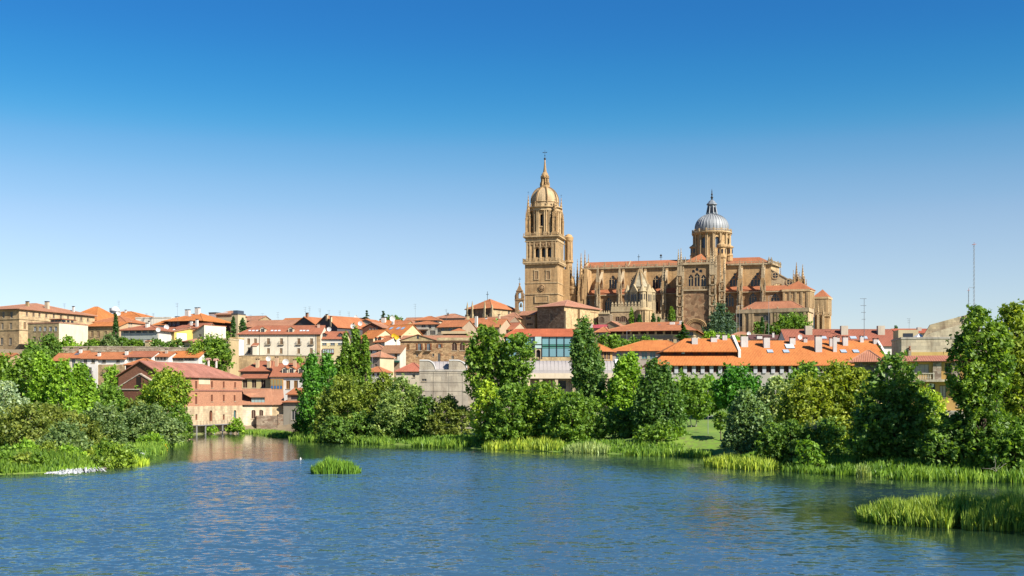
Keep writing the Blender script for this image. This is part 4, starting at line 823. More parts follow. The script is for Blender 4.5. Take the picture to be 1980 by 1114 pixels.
# ---- glass-fronted house
h = House('glass_house', 'glass-fronted mansion with green and white panes behind dark mullions under a red roof', 976, 1140, 470, 650, 16, -2, 'mansion', ('metal', (.05, .06, .07), .5), (ST_, (.5, .36, .2)), base=20); h.roof('hip', ridge=637, col=(.52, .14, .06), ov=.8, hl=4, hr=4)
z0 = h.fr.zat(690, h.W/2, 0); fr_ = mat('metal', (.035, .04, .05), .5); X0 = h.fr.xat(1048, 0); n = 7; st = (h.W-X0)/6.4
def pane_grid(xa, xb, y, name='glazing'):
    m = MB(); H0, H1 = z0, h.H-.3; zz = [H0, H0+(H1-H0)*.42, H0+(H1-H0)*.50, H0+(H1-H0)*.62, H1]
    cols_ = [(.13, .26, .3), (.08, .24, .2), (.03, .14, .1), (.14, .28, .31)]
    for k in range(4): m.use(mat('glass', cols_[k])).box(xa+.1, xb-.1, y-.12, y-.01, zz[k]+.06, zz[k+1]-.06)
    m.build(name, parent=h.root)
for k in range(6): pane_grid(X0+k*st, X0+(k+1)*st, -.2)
for k in range(5): 
    w_ = (h.fr.xat(1034, 0)-.5)/5; pane_grid(.5+k*w_, .5+(k+1)*w_, -.2)
m = MB().use(fr_); [m.box(X0+k*st-.13, X0+k*st+.13, -.55, -.22, z0-1.6, h.H-.2) for k in range(7)]; [m.box(.5+k*w_-.1, .5+k*w_+.1, -.5, -.22, z0-1.6, h.H-.2) for k in range(6)]; [m.box(.3, h.W-.3, -.48, -.34, q-.08, q+.08) for q in (z0, z0+(h.H-z0)*.5, h.H-.3)]; m.build('mullions', parent=h.root)
MB().use(mat(ST_, (.6, .48, .28))).box(.3, h.W, -.8, -.23, 0, z0-.15).build('plinth', parent=h.root)
xa, xb = h.fr.xat(1034, 0), h.fr.xat(1048, 0); m = MB().use(mat('glass', (.35, .48, .45))).box(xa+.1, xb-.1, -1.5, -.6, z0+3.4, h.H-.3); m.use(fr_); [m.box(q-.12, q+.12, -1.6, -1.45, z0-1, h.H-.2) for q in (xa, xb)]; m.box(xa, xb, -1.56, -1.5, z0+3.2, z0+3.4); m.box(xa, xb, -1.56, -1.51, z0+4.6, z0+5.0); m.build('canted_bay', parent=h.root)
m = MB().use(mat(ST_, (.62, .52, .36))); cut_wall(m, lambda u, d, z: (xa+.15+u, -1.35+d, z), xb-xa-.3, z0-1, z0+3.2, [(.5, xb-xa-.8, z0-.9, z0+2.8, 1)], .6); m.use(mat('wood', (.02, .02, .025))).box(xa+.3, xb-.3, -.7, -.66, z0-1, z0+3); m.build('doorway', parent=h.root)
# ---- museum with barrel roofs
cz = ('ashlar', (.42, .38, .31), .9, .16, ); h = House('concrete_museum', 'blocky grey stone museum with quarter-round wall tops and barrel-vaulted zinc roofs', 811, 905, 345, 718, 9, 0, 'museum', ('stone', (.46, .41, .33), .9, .2, dict(bw=3.2, rh=1.4, bs=.5)))
f = h.fr; zt = f.zat(697.5, 5, 0); A = lambda p: f.xat(p, 0); zinc = mat('metal', (.46, .42, .4), .55, metallic=.15)
h.win(820, 735, 1.4, .7).win(877, 775, 1, 2.6).roof('flat', walls=False, col=(.5, .46, .4)); h.walls()
m = MB().use(mat(ST_, (.2, .18, .15)))
for q in (838, 868, 894): x = A(q); m.box(x-.05, x+.05, -.03, -.003, 2, h.H-.3)
for y in (722, 740, 757): z = f.zat(y, 5, 0); m.box(.1, h.W-.1, -.03, -.003, z-.05, z+.05)
m.build('wall_joint', parent=h.root)
def qprof(p0, p1, p2):
    x0, x1, x2 = A(p0), A(p1), A(p2); return [(x0, h.H-.01)]+[(x0, zt), (x1, zt)]+[(x1+(x2-x1)*sin(t*pi/20), h.H+(zt-h.H)*cos(t*pi/20)) for t in range(1, 11)]
for (a, b, c) in ((811, 826, 842), (868, 884, 903)):
    pr = qprof(a, b, c); MB().use(h.mf).yprism(pr, .02, 1.0).build('curved_wall_top', parent=h.root)
    m = MB().use(mat(PL_, (.8, .79, .76))); o = [(x+.0, z) for x, z in pr[1:]]; 
    for (xa, za), (xb, zb2) in zip(o, o[1:]):
        m.poly([(xa, -.12, za), (xb, -.12, zb2), (xb+.06, -.12, zb2+.3), (xa+.06, -.12, za+.3)]); m.poly([(xa+.06, -.12, za+.3), (xb+.06, -.12, zb2+.3), (xb+.06, 1.6, zb2+.3), (xa+.06, 1.6, za+.3)]); m.poly([(xa, 1.6, za), (xb, 1.6, zb2), (xb, -.12, zb2), (xa, -.12, za)])
    m.build('white_trim', parent=h.root)
def vault(xa, xb, y0, r, zb2, hh):
    m = MB().use(zinc); N = 12; pr = [(y0+r-r*cos(pi*t/N), zb2+hh*sin(pi*t/N)) for t in range(N+1)]
    k = int((xb-xa)/1.1)
    for i in range(k):
        u0, u1 = xa+i*(xb-xa)/k, xa+(i+1)*(xb-xa)/k
        for p, q in zip(pr, pr[1:]): m.poly([(u0, *p), (u1, *p), (u1, *q), (u0, *q)])
        m.xprism([(p[0], p[1]+.02) for p in pr]+[(p[0], p[1]+.14) for p in pr[::-1]], u0-.05, u0+.05)
    m.poly([(xb, *p) for p in pr]); m.poly([(xa, *p) for p in pr[::-1]]); m.build('barrel_roof', parent=h.root); return pr
vault(A(812), A(902), 1.2, 3.6, h.H, zt-h.H-.1)
xa, xb = f.xat(1000, 3), f.xat(1190, 3); zb2 = f.zat(722, xa, 3); pr = vault(xa, xb, 3, 3.7, zb2, f.zat(697.5, xa, 5)-zb2)
MB().use(mat(PL_, (.82, .81, .78))).xprism([(p[0]+(-.25 if i < 6 else .25 if i > 6 else 0), p[1]) for i, p in enumerate(pr)]+[(p[0]*1+0, p[1]+.55) for p in pr[::-1]], xb, xb+1.0).build('end_rim', parent=h.root)
z1 = f.zat(732, xa, 3); MB().use(mat(PL_, (.78, .66, .48))).box(xa-3, xb+1.5, 2.2, 11.5, z1, zb2).build('fascia', parent=h.root)
m = MB().use(h.mf).box(xa-8, xa-.5, 3.4, 11, 0, z1); m.box(xa-.5, xb+1, 5.6, 11, 0, z1); m.use(mat('glass', GLASS)); [m.box(xa+6+k*6, xa+8.5+k*6, 5.55, 5.59, z1-3, z1-.6) for k in range(4)]; m.build('gallery_wall', parent=h.root)
for q in (1022, 1046, 1076, 1110, 1150, 1173, 1193): x = f.xat(q, 2.5); MB().use(mat(ST_, (.66, .54, .36))).box(x-.45, x+.45, 2.5, 3.3, 0, z1).build('pillar', parent=h.root)
MB().use(h.mf).box(f.xat(905, 0)+.02, xa-8, 2, 11, 0, z1-.5).build('link_wall', parent=h.root)
# ---- right of the museum
h = House('apartment_building', 'tan building with dark ribbon window and orange hipped roof below the cathedral portal', 1172, 1342, 440, 638.5, ('px', 1370), -14, 'building', (PL_, (.6, .46, .25)), base=22)
h.win([1183, 1197, 1212, 1228, 1244, 1260, 1276, 1292, 1306], 643.2, 2.3, 1.3, kind='brown', frame=(.05, .03, .03), sill=False).win([1322, 1334], 645, 2.4, 1.4, kind='blue', sill=False).win([1198, 1232, 1262, 1286, 1298, 1312, 1328], 658.5, 1.6, 1.2, sill=False).roof('hip', ridge=624, col=TILE_O, ov=1.5, hl=7, hr=8).chim(1300, 628, 1, 1.9).chim(1316, 628, 1.5, .9).chim(1335, 630, 1.3, 1.4).sky([1211, 1275, 1312], 629, 1, 1.2, (.3, .3, .38))
MB().use(mat(PL_, (.33, .28, .2))).box(.05, h.W-8, -.14, -.004, h.H-3, h.H-1.9).build('cladding_band', parent=h.root)
h = House('small_house', 'low wing with short orange roof at the left end of the ribbon-window building', 1152, 1176, 444, 642, 10, -14, 'house', (PL_, (.2, .13, .1))); h.win([1162, 1169], 646.5, 1.4, 1.2, kind='blue', sill=False).roof('hip', ridge=633, col=TILE_O)
h = House('small_house', 'small house with a crimson awning roof between the stone hall and the ribbon-window building', 1141, 1170, 480, 634, 8, -14, 'house', (PL_, (.5, .3, .24))); h.roof('gx', ridge=629, col=(.5, .09, .1)).chim(1143, 634, 1.4, 1)
h = House('gable_house', 'little tan gable roof just below the romanesque tower', 1166, 1198, 520, 630, 9, -24, 'house', (PL_, (.42, .3, .18))); h.roof('gy', ridge=621.5, col=TILE_P)
h = House('college_wing', 'orange-roofed wing with pale pilasters and a shaded left flank behind the plane trees', 1182, 1330, 388, 677, 16, -4, 'building', (PL_, (.44, .38, .32)), left=(PL_, (.5, .3, .12)), base=12); h.win([1196, 1214, 1230, 1246, 1262, 1278], 687, 1.9, 2.6, kind='teal').roof('hip', ridge=659.5, col=TILE_V, ov=1.0, hl=11, hr=6)
h = House('college_wing', 'short ochre wing with slanting orange roof, left end of the pilastered wing', 1157, 1184, 382, 678.5, 14, 30, 'building', (PL_, (.5, .3, .1)), base=12); h.win([1163, 1170, 1177], 687, 1.2, 2.8, kind='brown').roof('hip', ridge=662, col=TILE_V, ov=1)
# big orange complex: left part with clerestory, right part one large slope
yb = 320
h = House('orange_complex', 'large low building with vivid orange tiled roof, many white chimneys and piers under the eaves', 1268, 1718, yb, 702, 26, 0, 'building', (PL_, (.45, .42, .36)), base=6); f = h.fr
for q in range(1316, 1570, 17): h.win(q-.6, 712.5, 1.5, 2.2, kind='brown', frame=(.12, .06, .05), sill=False)
h.win([1290, 1303, 1590, 1610, 1650, 1690], 712.5, 1.5, 2.2, kind='brown', sill=False).win([1386, 1398, 1408], 778, 1.8, 1.2, kind='teal', sill=False).win([1386, 1400], 795, 2.6, 1.6, kind='teal', sill=False)
xs = f.xat(1410, 0); H = h.H; W = h.W; ro = 1.0; zl = f.zat(691, 5, 4.2)
s1 = (f.zat(658.5, W*.6, 13)-H)/13.0
h.zf = lambda x, y: (H+s1*min(y, 26-y)) if x > xs else H+.8+s1*min(y, 26-y)+.9
h.walls([(h.ms, [(W, 0, H), (W, 26, H), (W, 13, H+s1*13-.05)])])
rb = MB().use(mat('tile', TILE_V, .85, .16, rib=.42)); a = H-s1*ro
rb.thick([[(xs, -ro, a), (W+.4, -ro, a), (W+.4, 13, H+s1*13), (xs, 13, H+s1*13)], [(W+.4, 26+ro, a), (xs, 26+ro, a), (xs, 13, H+s1*13), (W+.4, 13, H+s1*13)]], .25)
xl = f.xat(1290, 4.2); z4 = H+s1*4.2; zc1 = f.zat(679, 5, 4.2)
rb.thick([[(-1.2, -ro, a), (xs-.004, -ro, a), (xs-.004, 4.3, z4), (xl-1.5, 4.3, z4)], [(-1.2, 26, a), (-1.2, -ro, a), (xl-1.5, 4.3, z4), (xl-1.5, 22, z4)]], .25)
zr = f.zat(654.5, 10, 12); xe = f.xat(1426, 4.2); 
rb.thick([[(xl-1.2, 3.2, zc1-.05), (xe+.1, 3.2, zc1-.05), (xe+.1, 12, zr), (xl+6, 12, zr)], [(xe+.1, 20, zc1-.05), (xl-1.2, 20, zc1-.05), (xl+6, 12, zr), (xe+.1, 12, zr)], [(xl-1.2, 20, zc1-.05), (xl-1.2, 3.2, zc1-.05), (xl+6, 12, zr)]], .25)
h.roof_o = rb.build('roof', parent=h.root)
def zf2(x, y):
    if x > xs and not (x < xe+.2 and y > 3.2): return H+s1*min(y, 26-y)
    return zc1+(zr-zc1)*min(1, max(0, (y-3.2)/8.8)) if y > 3.2 else H+s1*y
h.zf = zf2
m = MB().use(mat('wood', (.13, .045, .03))).box(xl, xe, 4.4, 19, H, zc1-.05); m.use(mat('wood', (.05, .03, .05))); [m.box(f.xat(q, 4.4)-.35, f.xat(q, 4.4)+.35, 4.33, 4.396, z4+.3, zc1-.2) for q in (1305, 1320, 1337, 1352, 1372, 1385, 1402, 1415)]; m.use(mat('glass', (.12, .3, .42))).box(f.xat(1318, 4.4), f.xat(1324, 4.4), 4.3, 4.33, z4+.5, z4+1.4); m.build('clerestory', parent=h.root)
m = MB().use(mat(PL_, (.85, .82, .76))).xprism([(3.0, z4-.6), (3.0, zc1+.2), (12.3, zr+.9), (14.5, zr+.9), (17, zr-1.0), (17, H)], xe, xe+.7); m.build('firewall', parent=h.root)
m = MB().use(mat(PL_, (.85, .82, .76))).xprism([(4, H), (4, H+s1*4+.4), (12, H+s1*12+.7), (14, H+s1*12+.7), (22, H+s1*4), (22, H)], W+.42, W+1.0); m.build('firewall', parent=h.root)
for k in range(-1, 17):
    x = f.xat(1307.5+17*k, 0); MB().use(mat(PL_, (.5, .5, .53))).box(x-.5, x+.5, -.28, -.004, h.hit('f', 1400, 722)[1], h.hit('f', 1400, 703.5)[1]-.5).build('pier', parent=h.root)
for q, y, hh, w in ((1343, 664, 1.5, 1.6), (1380, 660, .9, 1.7), (1388, 655, 1, 1), (1401, 656.5, 1.1, 1.3), (1439, 669, 2.6, 1.9), (1453, 657, 1.6, 1.5), (1482, 671, 2.5, 1.7), (1532, 665, 1.5, 1.5), (1557, 661, .8, 1), (1582, 679, 3.9, 1.8), (1614, 679.5, 3.9, 1.0), (1607, 669, 2, 1), (1634, 667, 2, 1.4), (1666, 661, 1.3, 1), (1693, 664, 1, 1.4), (1620, 660, .9, .9)): h.chim(q, y, hh, w, (.64, .6, .57))
h.sky([1489, 1520, 1631, 1655], 680.5, 1.6, 1.6).sky(1527, 671, 2.4, 2.4, (.4, .45, .5))
m = MB().use(mat('stone', (.42, .38, .31))).box(.02, W, -.9, -.004, h.hit('f', 1400, 766)[1], h.hit('f', 1400, 760)[1]); m.box(.02, W, -.9, -.004, h.hit('f', 1400, 790)[1], h.hit('f', 1400, 784)[1]); m.build('balcony_band', parent=h.root)
h = House('red_roof_block', 'long dark red ribbed roof with beige block chimneys behind the orange complex', 1524, 1740, 372, 668, 18, 0, 'building', (PL_, (.8, .77, .68)), base=10); h.win([1703, 1728], 678, 1.2, 2.4, kind='brown').roof('gx', ridge=638, col=(.36, .125, .075), rib=.5)
for q in (1563, 1632, 1703): h.chim(q, 646, 2.6, 2.2, (.56, .48, .38), False, 1.6)
h.sky([1650, 1671, 1592], 654, 2, 1.4)
h = House('red_roof_block', 'farther red roof line running behind the white parasol terrace', 1735, 1815, 400, 644, 12, 0, 'building', (PL_, (.6, .48, .3)), base=12); h.roof('gx', ridge=637, col=(.45, .12, .06)).chim(1777, 640, 1.2, 1.4, (.5, .44, .38), False)
h = House('maroon_house', 'low maroon slate roof with small white vents left of the dark red ribbed roof', 1452, 1528, 400, 656, 10, 0, 'house', (PL_, (.7, .64, .52)), base=12); h.roof('gx', ridge=649, col=(.16, .07, .06)).chim(1495, 653, 1.6, .7).chim(1468, 655, .8, 1.8)
h = House('garden_pavilion', 'pale terracotta hipped roof peeping from bushes in front of the sacristy', 1405, 1465, 470, 652, 10, -10, 'house', (PL_, (.5, .38, .24))); h.roof('hip', ridge=642.5, col=TILE_P)
h = House('terrace_house', 'weathered stone house with a sloping gable and roof terrace at the right', 1743, 1872, 300, 655, 14, -8, 'house', ('stone', (.58, .5, .37), .9, .2, dict(bw=2.4, rh=.9)), base=6); f = h.fr; h.roof('flat', col=(.5, .46, .4))
x0, z0 = f.on_y(1785, 652, 0); x1, z1 = f.on_y(1800, 644, 0); x2, z2 = f.on_y(1868, 623, 0)
m = MB().use(mat('stone', (.58, .5, .37), .9, .2, bw=2.4, rh=.9)).yprism([(x0+.4, h.H-.05), (h.W-.02, h.H-.05), (h.W-.02, z2), (x1, z1), (x0+.4, z0)], .03, .8); m.use(mat(ST_, (.52, .43, .29))).yprism([(x0, h.H+.4), (x1, z1+2.2), (h.W+.1, z2+2.0), (h.W+.1, z2+.0), (x1, z1), (x0, h.H+.2)], .9, 1.6); m.build('gable', parent=h.root)
zo = h.fr.zat(681, 5, 0); MB().use(mat(PL_, (.66, .45, .16))).box(.02, h.W, -.08, -.003, 0, zo).build('ochre_base', parent=h.root)
m = MB().use(mat(PL_, (.6, .5, .3))).box(.3, x0, 6, 13.5, h.H-.05, h.H+2.7); m.use(mat('glass', GLASS)).box(1.5, 4, 5.94, 5.99, h.H+.6, h.H+1.8); m.build('terrace_room', parent=h.root)
x, z = f.on_y(1708+51, 690, -.4); m = MB().use(mat(ST_, (.4, .33, .25))).box(x-.35, x+.35, -.7, -.09, 0, z+1.6); m.use(mat('tile', TILE_D)).lathe([(.2, z+1.6), (.3, z+1.9), (.1, z+2.4), (.35, z+2.5), (.02, z+2.8)], x, -.4, 8); m.build('chimney', parent=h.root)
x, z = f.on_y(1777, 646, 3); t = empty('parasol', (*f.wor(x, 3), h.root.location.z+h.H+.1), 0, 'white square parasol on the roof terrace', 'parasol'); zz = z-h.H
MB().use(mat('metal', (.3, .3, .3), .5)).tube((0, 0, 0), (0, 0, zz), .05).build('pole', parent=t); MB().use(mat(PL_, (.85, .84, .82), .9, .05)).lathe([(2.1, zz-1.1), (1.1, zz-.55), (.05, zz)], 0, 0, 4, pi/4+.2, cap=False).build('canopy', parent=t)
h = House('porch_building', 'stone porch block with a faded terracotta pyramid roof in front of the orange complex', 1652, 1702, 282, 696, 9, -20, 'building', ('rubble', (.4, .33, .26)), (PL_, (.7, .5, .2)), base=5); h.win(1664, 706, 1, 1.2).roof('hip', ridge=679, col=(.5, .22, .13), ov=1.3, rib=.5)
h = House('ochre_house', 'ochre house with balustraded balcony, stone pillars and air conditioners at the right', 1748, 1885, 252, 697.5, 11, -16, 'house', (PL_, (.6, .38, .12)), base=5); f = h.fr
h.win([1802], 752, 1.4, 2.2).win(1823, 757, 1.3, 2.6, kind='blind', frame=(.12, .05, .06)).win(1779, 713, 3.6, 1.9, kind='blind', frame=(.3, .28, .25)).win(1833, 711, 1.3, 2.2, kind='brown').win(1858, 779, 1.6, 1.8, kind='blind').win(1845, 711, 1, 2, kind='brown').roof('shed', ridge=688.5, col=(.5, .2, .12), ov=.9, rib=.5)
zb3 = f.zat(734, 5, 0); zt3 = f.zat(721.5, 5, 0); x0, x1 = f.xat(1752, -1.6), f.xat(1807, -1.6)
m = MB().use(mat(ST_, (.6, .52, .4))).box(x0-.6, h.W, -1.7, -.01, zb3-.5, zb3); m.build('balcony_slab', parent=h.root)
m = MB().use(mat(ST_, (.66, .6, .48))).box(x0, x1, -1.6, -1.3, zt3-.2, zt3); [m.lathe([(.07, zb3), (.12, zb3+.3), (.06, zb3+.7), (.1, zt3-.2)], x0+.3+k*.36, -1.45, 6, cap=False) for k in range(int((x1-x0-.4)/.36))]; m.box(x1-.3, x1, -1.62, -1.28, zb3, zt3+.1); m.box(x0-.3, x0, -1.62, -1.28, zb3, zt3+.1); m.build('balustrade', parent=h.root)
for q in (1812, 1848): x = f.xat(q, -.3); MB().use(mat('rubble', (.45, .38, .3))).box(x-.85, x+.85, -.5, -.01, zb3, h.H-.3).build('stone_pillar', parent=h.root)
for q, y in ((1842.5, 757), (1808, 764), (1801, 745)):
    x, z = f.on_y(q, y, -.4); m = MB().use(mat(PL_, (.8, .8, .78), .6, .05)).box(x-.5, x+.5, -.42, -.03, z-.35, z+.35); m.use(mat('metal', (.1, .1, .1), .6)).lathe([(.26, 0), (.26, .03)], 0, 0, 10)
    m.v = [v if i < 24 else (x-.15+v[0], -.425-v[2], z+v[1]) for i, v in enumerate(m.v)]; m.build('air_conditioner', parent=h.root)
m = MB().use(mat(ST_, (.55, .5, .42))).box(f.xat(1800, -3), h.W+2, -3.6, -.02, 0, f.zat(794, 5, -2)); m.build('front_steps', parent=h.root)
# ================================================================= cathedral
SANDC = (.57, .375, .185)
CST = mat('stone', SANDC, .9, .16); CST2 = mat('stone', (.41, .265, .14), .9, .2); CSTL = mat('stone', (.62, .45, .25), .9, .12); CPL = mat('stone', (.55, .43, .27), .9, .12)
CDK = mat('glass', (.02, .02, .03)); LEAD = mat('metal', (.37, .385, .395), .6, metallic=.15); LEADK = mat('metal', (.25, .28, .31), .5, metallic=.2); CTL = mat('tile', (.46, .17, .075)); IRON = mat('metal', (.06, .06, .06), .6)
CH = Frame(1078, 600, -15, 38)
Wt = -CH.xat(1015, 0); CH.o = CH.wor(-Wt, 0)
croot = empty('cathedral', (CH.o[0], CH.o[1], 38), CH.yaw, 'huge sandstone cathedral with domed bell tower, buttressed nave and grey ribbed dome on the hill', 'cathedral')
P_ = lambda px, py, k: CH.on_y(px, py, k)
tz = lambda py: P_(1047, py, 0)[1]
Dt = CH.on_x(1091.5, 560, Wt)[0]
def child(mb, name, par=None, smooth=False): return mb.build(name, parent=par or croot, smooth=smooth)
def crocket_cone(mb, x, y, z0, z1, r, n=8, rings=5, a0=0):
    mb.lathe([(r, z0), (.06, z1)], x, y, n, a0)
    for k in range(rings):
        t = (k+.5)/rings; rr = r*(1-t)+.05; z = z0+(z1-z0)*t; q = .17*r*(1-.5*t)+.07
        for j in range(4):
            an = a0+pi/2*j+pi/4; mb.cbox(x+rr*cos(an), y+rr*sin(an), z-q, q*1.9, q*1.9, q*2)
    mb.ball(x, y, z1, .2, 6, 4)
def pinn(mb, x, y, z0, z1, w, shaft=.45):
    zs = z0+(z1-z0)*shaft; mb.cbox(x, y, z0, w, w, zs-z0); mb.cbox(x, y, zs-.25, w*1.25, w*1.25, .3)
    for sx, sy in ((1, 0), (-1, 0), (0, 1), (0, -1)):
        a = (x+sx*w*.52, y+sy*w*.52); tx, ty = -sy, sx
        mb.poly([(a[0]-tx*w*.5, a[1]-ty*w*.5, zs), (a[0]+tx*w*.5, a[1]+ty*w*.5, zs), (a[0], a[1], zs+w*1.1)])
    crocket_cone(mb, x, y, zs+.05, z1, w*.5, 4 if w < .7 else 8, 4, pi/4)
def baluster(mb, x0, y0, x1, y1, z, h=1.2, st=.9, post=.16):
    L = sqrt((x1-x0)**2+(y1-y0)**2); n = max(2, int(L/st)); ang = atan2(y1-y0, x1-x0)
    dx, dy = (x1-x0)/L, (y1-y0)/L; nx, ny = -dy*.16, dx*.16
    for a, b in ((z+h-.2, z+h), (z, z+.16)):
        mb.prism([(x0-nx, y0-ny), (x1-nx, y1-ny), (x1+nx, y1+ny), (x0+nx, y0+ny)], a, b)
    for k in range(n+1):
        x, y = x0+(x1-x0)*k/n, y0+(y1-y0)*k/n; w = post*(2.2 if k % 5 == 0 else 1); mb.cbox(x, y, z+.16, w, w, h-.36 if k % 5 else h)
# ---- bell tower
z1, z2, z3 = tz(507), tz(504.5), tz(457); m = MB().use(CST)
ins = .5
m.box(0, Wt, 0, Dt, 0, z1); tower = child(m, 'bell_tower')
m = MB().use(CSTL)
for py, e in ((547, .18), (568.5, .3)): z = tz(py); m.box(-e, Wt+e, -e, Dt, z-.25, z+.25)
m.box(-.5, Wt+.5, -.5, Dt, z1-.9, z1-.45); m.box(-1.1, Wt+1.1, -1.1, Dt, z1-.45, z1+.15)
for k in range(26): m.cbox(-.4+k*(Wt+.8)/25, -.75, z1-1.2, .3, .5, .7); m.cbox(Wt+.75, -.4+k*(Dt+.4)/25, z1-1.2, .5, .3, .7)
child(m, 'string_course', tower)
m = MB().use(CSTL); baluster(m, -.8, -.8, Wt+.8, -.8, z1+.15, 1.7, .7); baluster(m, Wt+.8, -.8, Wt+.8, Dt, z1+.15, 1.7, .7); baluster(m, -.8, -.8, -.8, Dt, z1+.15, 1.7, .7); child(m, 'balustrade', tower)
for q in (1037.5, 1060):
    x, z = P_(q, 531.5, 0); m = MB().use(CSTL); [m.box(x+a, x+b, -.25, -.004, z+c, z+d) for a, b, c, d in ((-1.3, -.9, -2.2, 2.2), (.9, 1.3, -2.2, 2.2), (-.9, .9, 1.8, 2.2), (-1.4, 1.4, -2.6, -2.2), (-1.5, 1.5, 2.2, 2.6))]
    m.use(CST2).box(x-.9, x+.9, -.05, -.004, z-2.2, z+1.8); child(m, 'window', tower)
x, z = P_(1047.5, 557, 0); m = MB().use(CST2); prof = [(1.7, 0), (1.5, .35), (1.1, .2), (.8, .5), (.1, .6)]; m.lathe(prof, 0, 0, 16)
for k in range(10): m.cbox(1.35*cos(k*.628), 1.35*sin(k*.628), .2, .35, .35, .35)
m.v = [(x+a, -.005-c, z+b) for a, b, c in m.v]; child(m, 'coat_of_arms', tower)
(xa, za), (xb, zb) = P_(1034, 586, 0), P_(1062, 571, 0); m = MB().use(CSTL); [m.box(*b) for b in ((xa, xb, -.4, -.004, zb-.5, zb), (xa, xb, -.4, -.004, za, za+.4), (xa, xa+.5, -.4, -.004, za+.4, zb-.5), (xb-.5, xb, -.4, -.004, za+.4, zb-.5))]; m.use(CST).box(xa+.5, xb-.5, -.22, -.004, za+.4, zb-.5); child(m, 'relief_panel', tower)
# belfry
B0, B1 = ins, Wt-ins; Lb = B1-B0; m = MB().use(CST)
def bel(face):
    if face == 'f': return lambda u, d, z: (B0+u, ins+d, z)
    return lambda u, d, z: (B1-d, ins+u, z)
zo, zt = tz(497), tz(479.3)
ops = []
for q in (1038.7, 1050.7, 1062.2): u = P_(q, 490, ins)[0]-B0; ops.append((u-.95, u+.95, zo, zt, 1))
cut_wall(m, bel('f'), Lb, z1, z3, ops, 1.2)
opr = [(Dt*.5-ins-3.6, Dt*.5-ins-1.6, zo, zt, 1), (Dt*.5-ins-.95, Dt*.5-ins+.95, zo, zt, 1), (Dt*.5-ins+1.6, Dt*.5-ins+3.6, zo, zt, 1)]
cut_wall(m, bel('r'), Dt-ins, z1, z3, opr, 1.2)
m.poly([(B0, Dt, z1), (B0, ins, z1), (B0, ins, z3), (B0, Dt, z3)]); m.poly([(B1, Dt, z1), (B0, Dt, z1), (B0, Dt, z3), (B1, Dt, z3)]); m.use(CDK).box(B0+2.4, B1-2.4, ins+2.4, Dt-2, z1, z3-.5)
child(m, 'belfry', tower)
for u in [o[0]-.55 for o in ops]+[ops[-1][1]+.55, .55, 2.1, Lb-.55, Lb-2.1]: m = MB().use(CSTL).box(B0+u-.32, B0+u+.32, ins-.45, ins-.004, z1+2.2, z3-2.6); m.box(B0+u-.45, B0+u+.45, ins-.6, ins-.004, z1, z1+2.2); child(m, 'pilaster', tower)
for u in (.7, 2.4, 4.4, Dt/2-1.3, Dt/2+1.3, Dt-5.2, Dt-3): m = MB().use(CSTL).box(B1+.004, B1+.45, ins+u-.32, ins+u+.32, z1+2.2, z3-2.6); m.box(B1+.004, B1+.6, ins+u-.45, ins+u+.45, z1, z1+2.2); child(m, 'pilaster', tower)
m = MB().use(CST2); rr = random.Random(4)
for o in ops:      # carved hoods over the openings
    um = B0+(o[0]+o[1])/2
    for k in range(9): a = pi*k/8; m.cbox(um-1.5*cos(a), ins-.2, zt-.9+1.5*sin(a), .5, .5, .5)
    m.cbox(um, ins-.3, zt+1.2, .9, .5, 1.2)
for k in range(22): m.cbox(B0+1+k*(Lb-2)/21, ins-.2, z3-4.2+rr.random()*.6, .55, .36, .9)
for k in range(16): m.cbox(B1+.2, ins+1+k*(Dt-3)/15, z3-4.2+rr.random()*.6, .36, .55, .9)
child(m, 'carved_frieze', tower)
m = MB().use(CSTL); m.box(-.1, Wt+.1, -.1, Dt, z3-2.6, z3-2.2); m.box(.2, Wt-.2, .2, Dt, z3-2.2, z3-.7); m.box(-.5, Wt+.5, -.5, Dt, z3-.7, z3-.3); m.box(-.9, Wt+.9, -.9, Dt+.3, z3-.3, z3+.2); baluster(m, -.5, -.5, Wt+.5, -.5, z3+.2, 1.3, .7); baluster(m, Wt+.5, -.5, Wt+.5, Dt, z3+.2, 1.3, .7); child(m, 'cornice', tower)
# octagonal drum, dome and lantern
cx, cy = Wt/2, Dt/2; mpp = CH.mpp(cx, cy); zc = lambda py: CH.zat(py, cx, cy); A8 = pi/8
zd0, zd1, zd2 = z3+.2, zc(405), zc(399); Rr = 28.5*mpp/cos(0); ro = 7.9
m = MB().use(CST)
ring = [(cx+ro*cos(A8+k*pi/4), cy+ro*sin(A8+k*pi/4)) for k in range(8)]
for k in range(8):
    a, b = ring[k], ring[(k+1) % 8]; L = sqrt((a[0]-b[0])**2+(a[1]-b[1])**2); dx, dy = (b[0]-a[0])/L, (b[1]-a[1])/L
    P = lambda u, d, z, a=a, dx=dx, dy=dy: (a[0]+dx*u-dy*d, a[1]+dy*u+dx*d, z)
    cut_wall(m, P, L, zd0, zd1, [(L/2-.75, L/2+.75, zd0+5.3, zd1-3.6, 1)], .8)
m.use(CDK).lathe([(5.6, zd0), (5.6, zd1-.2)], cx, cy, 8, A8); drum = child(m, 'octagonal_drum', tower)
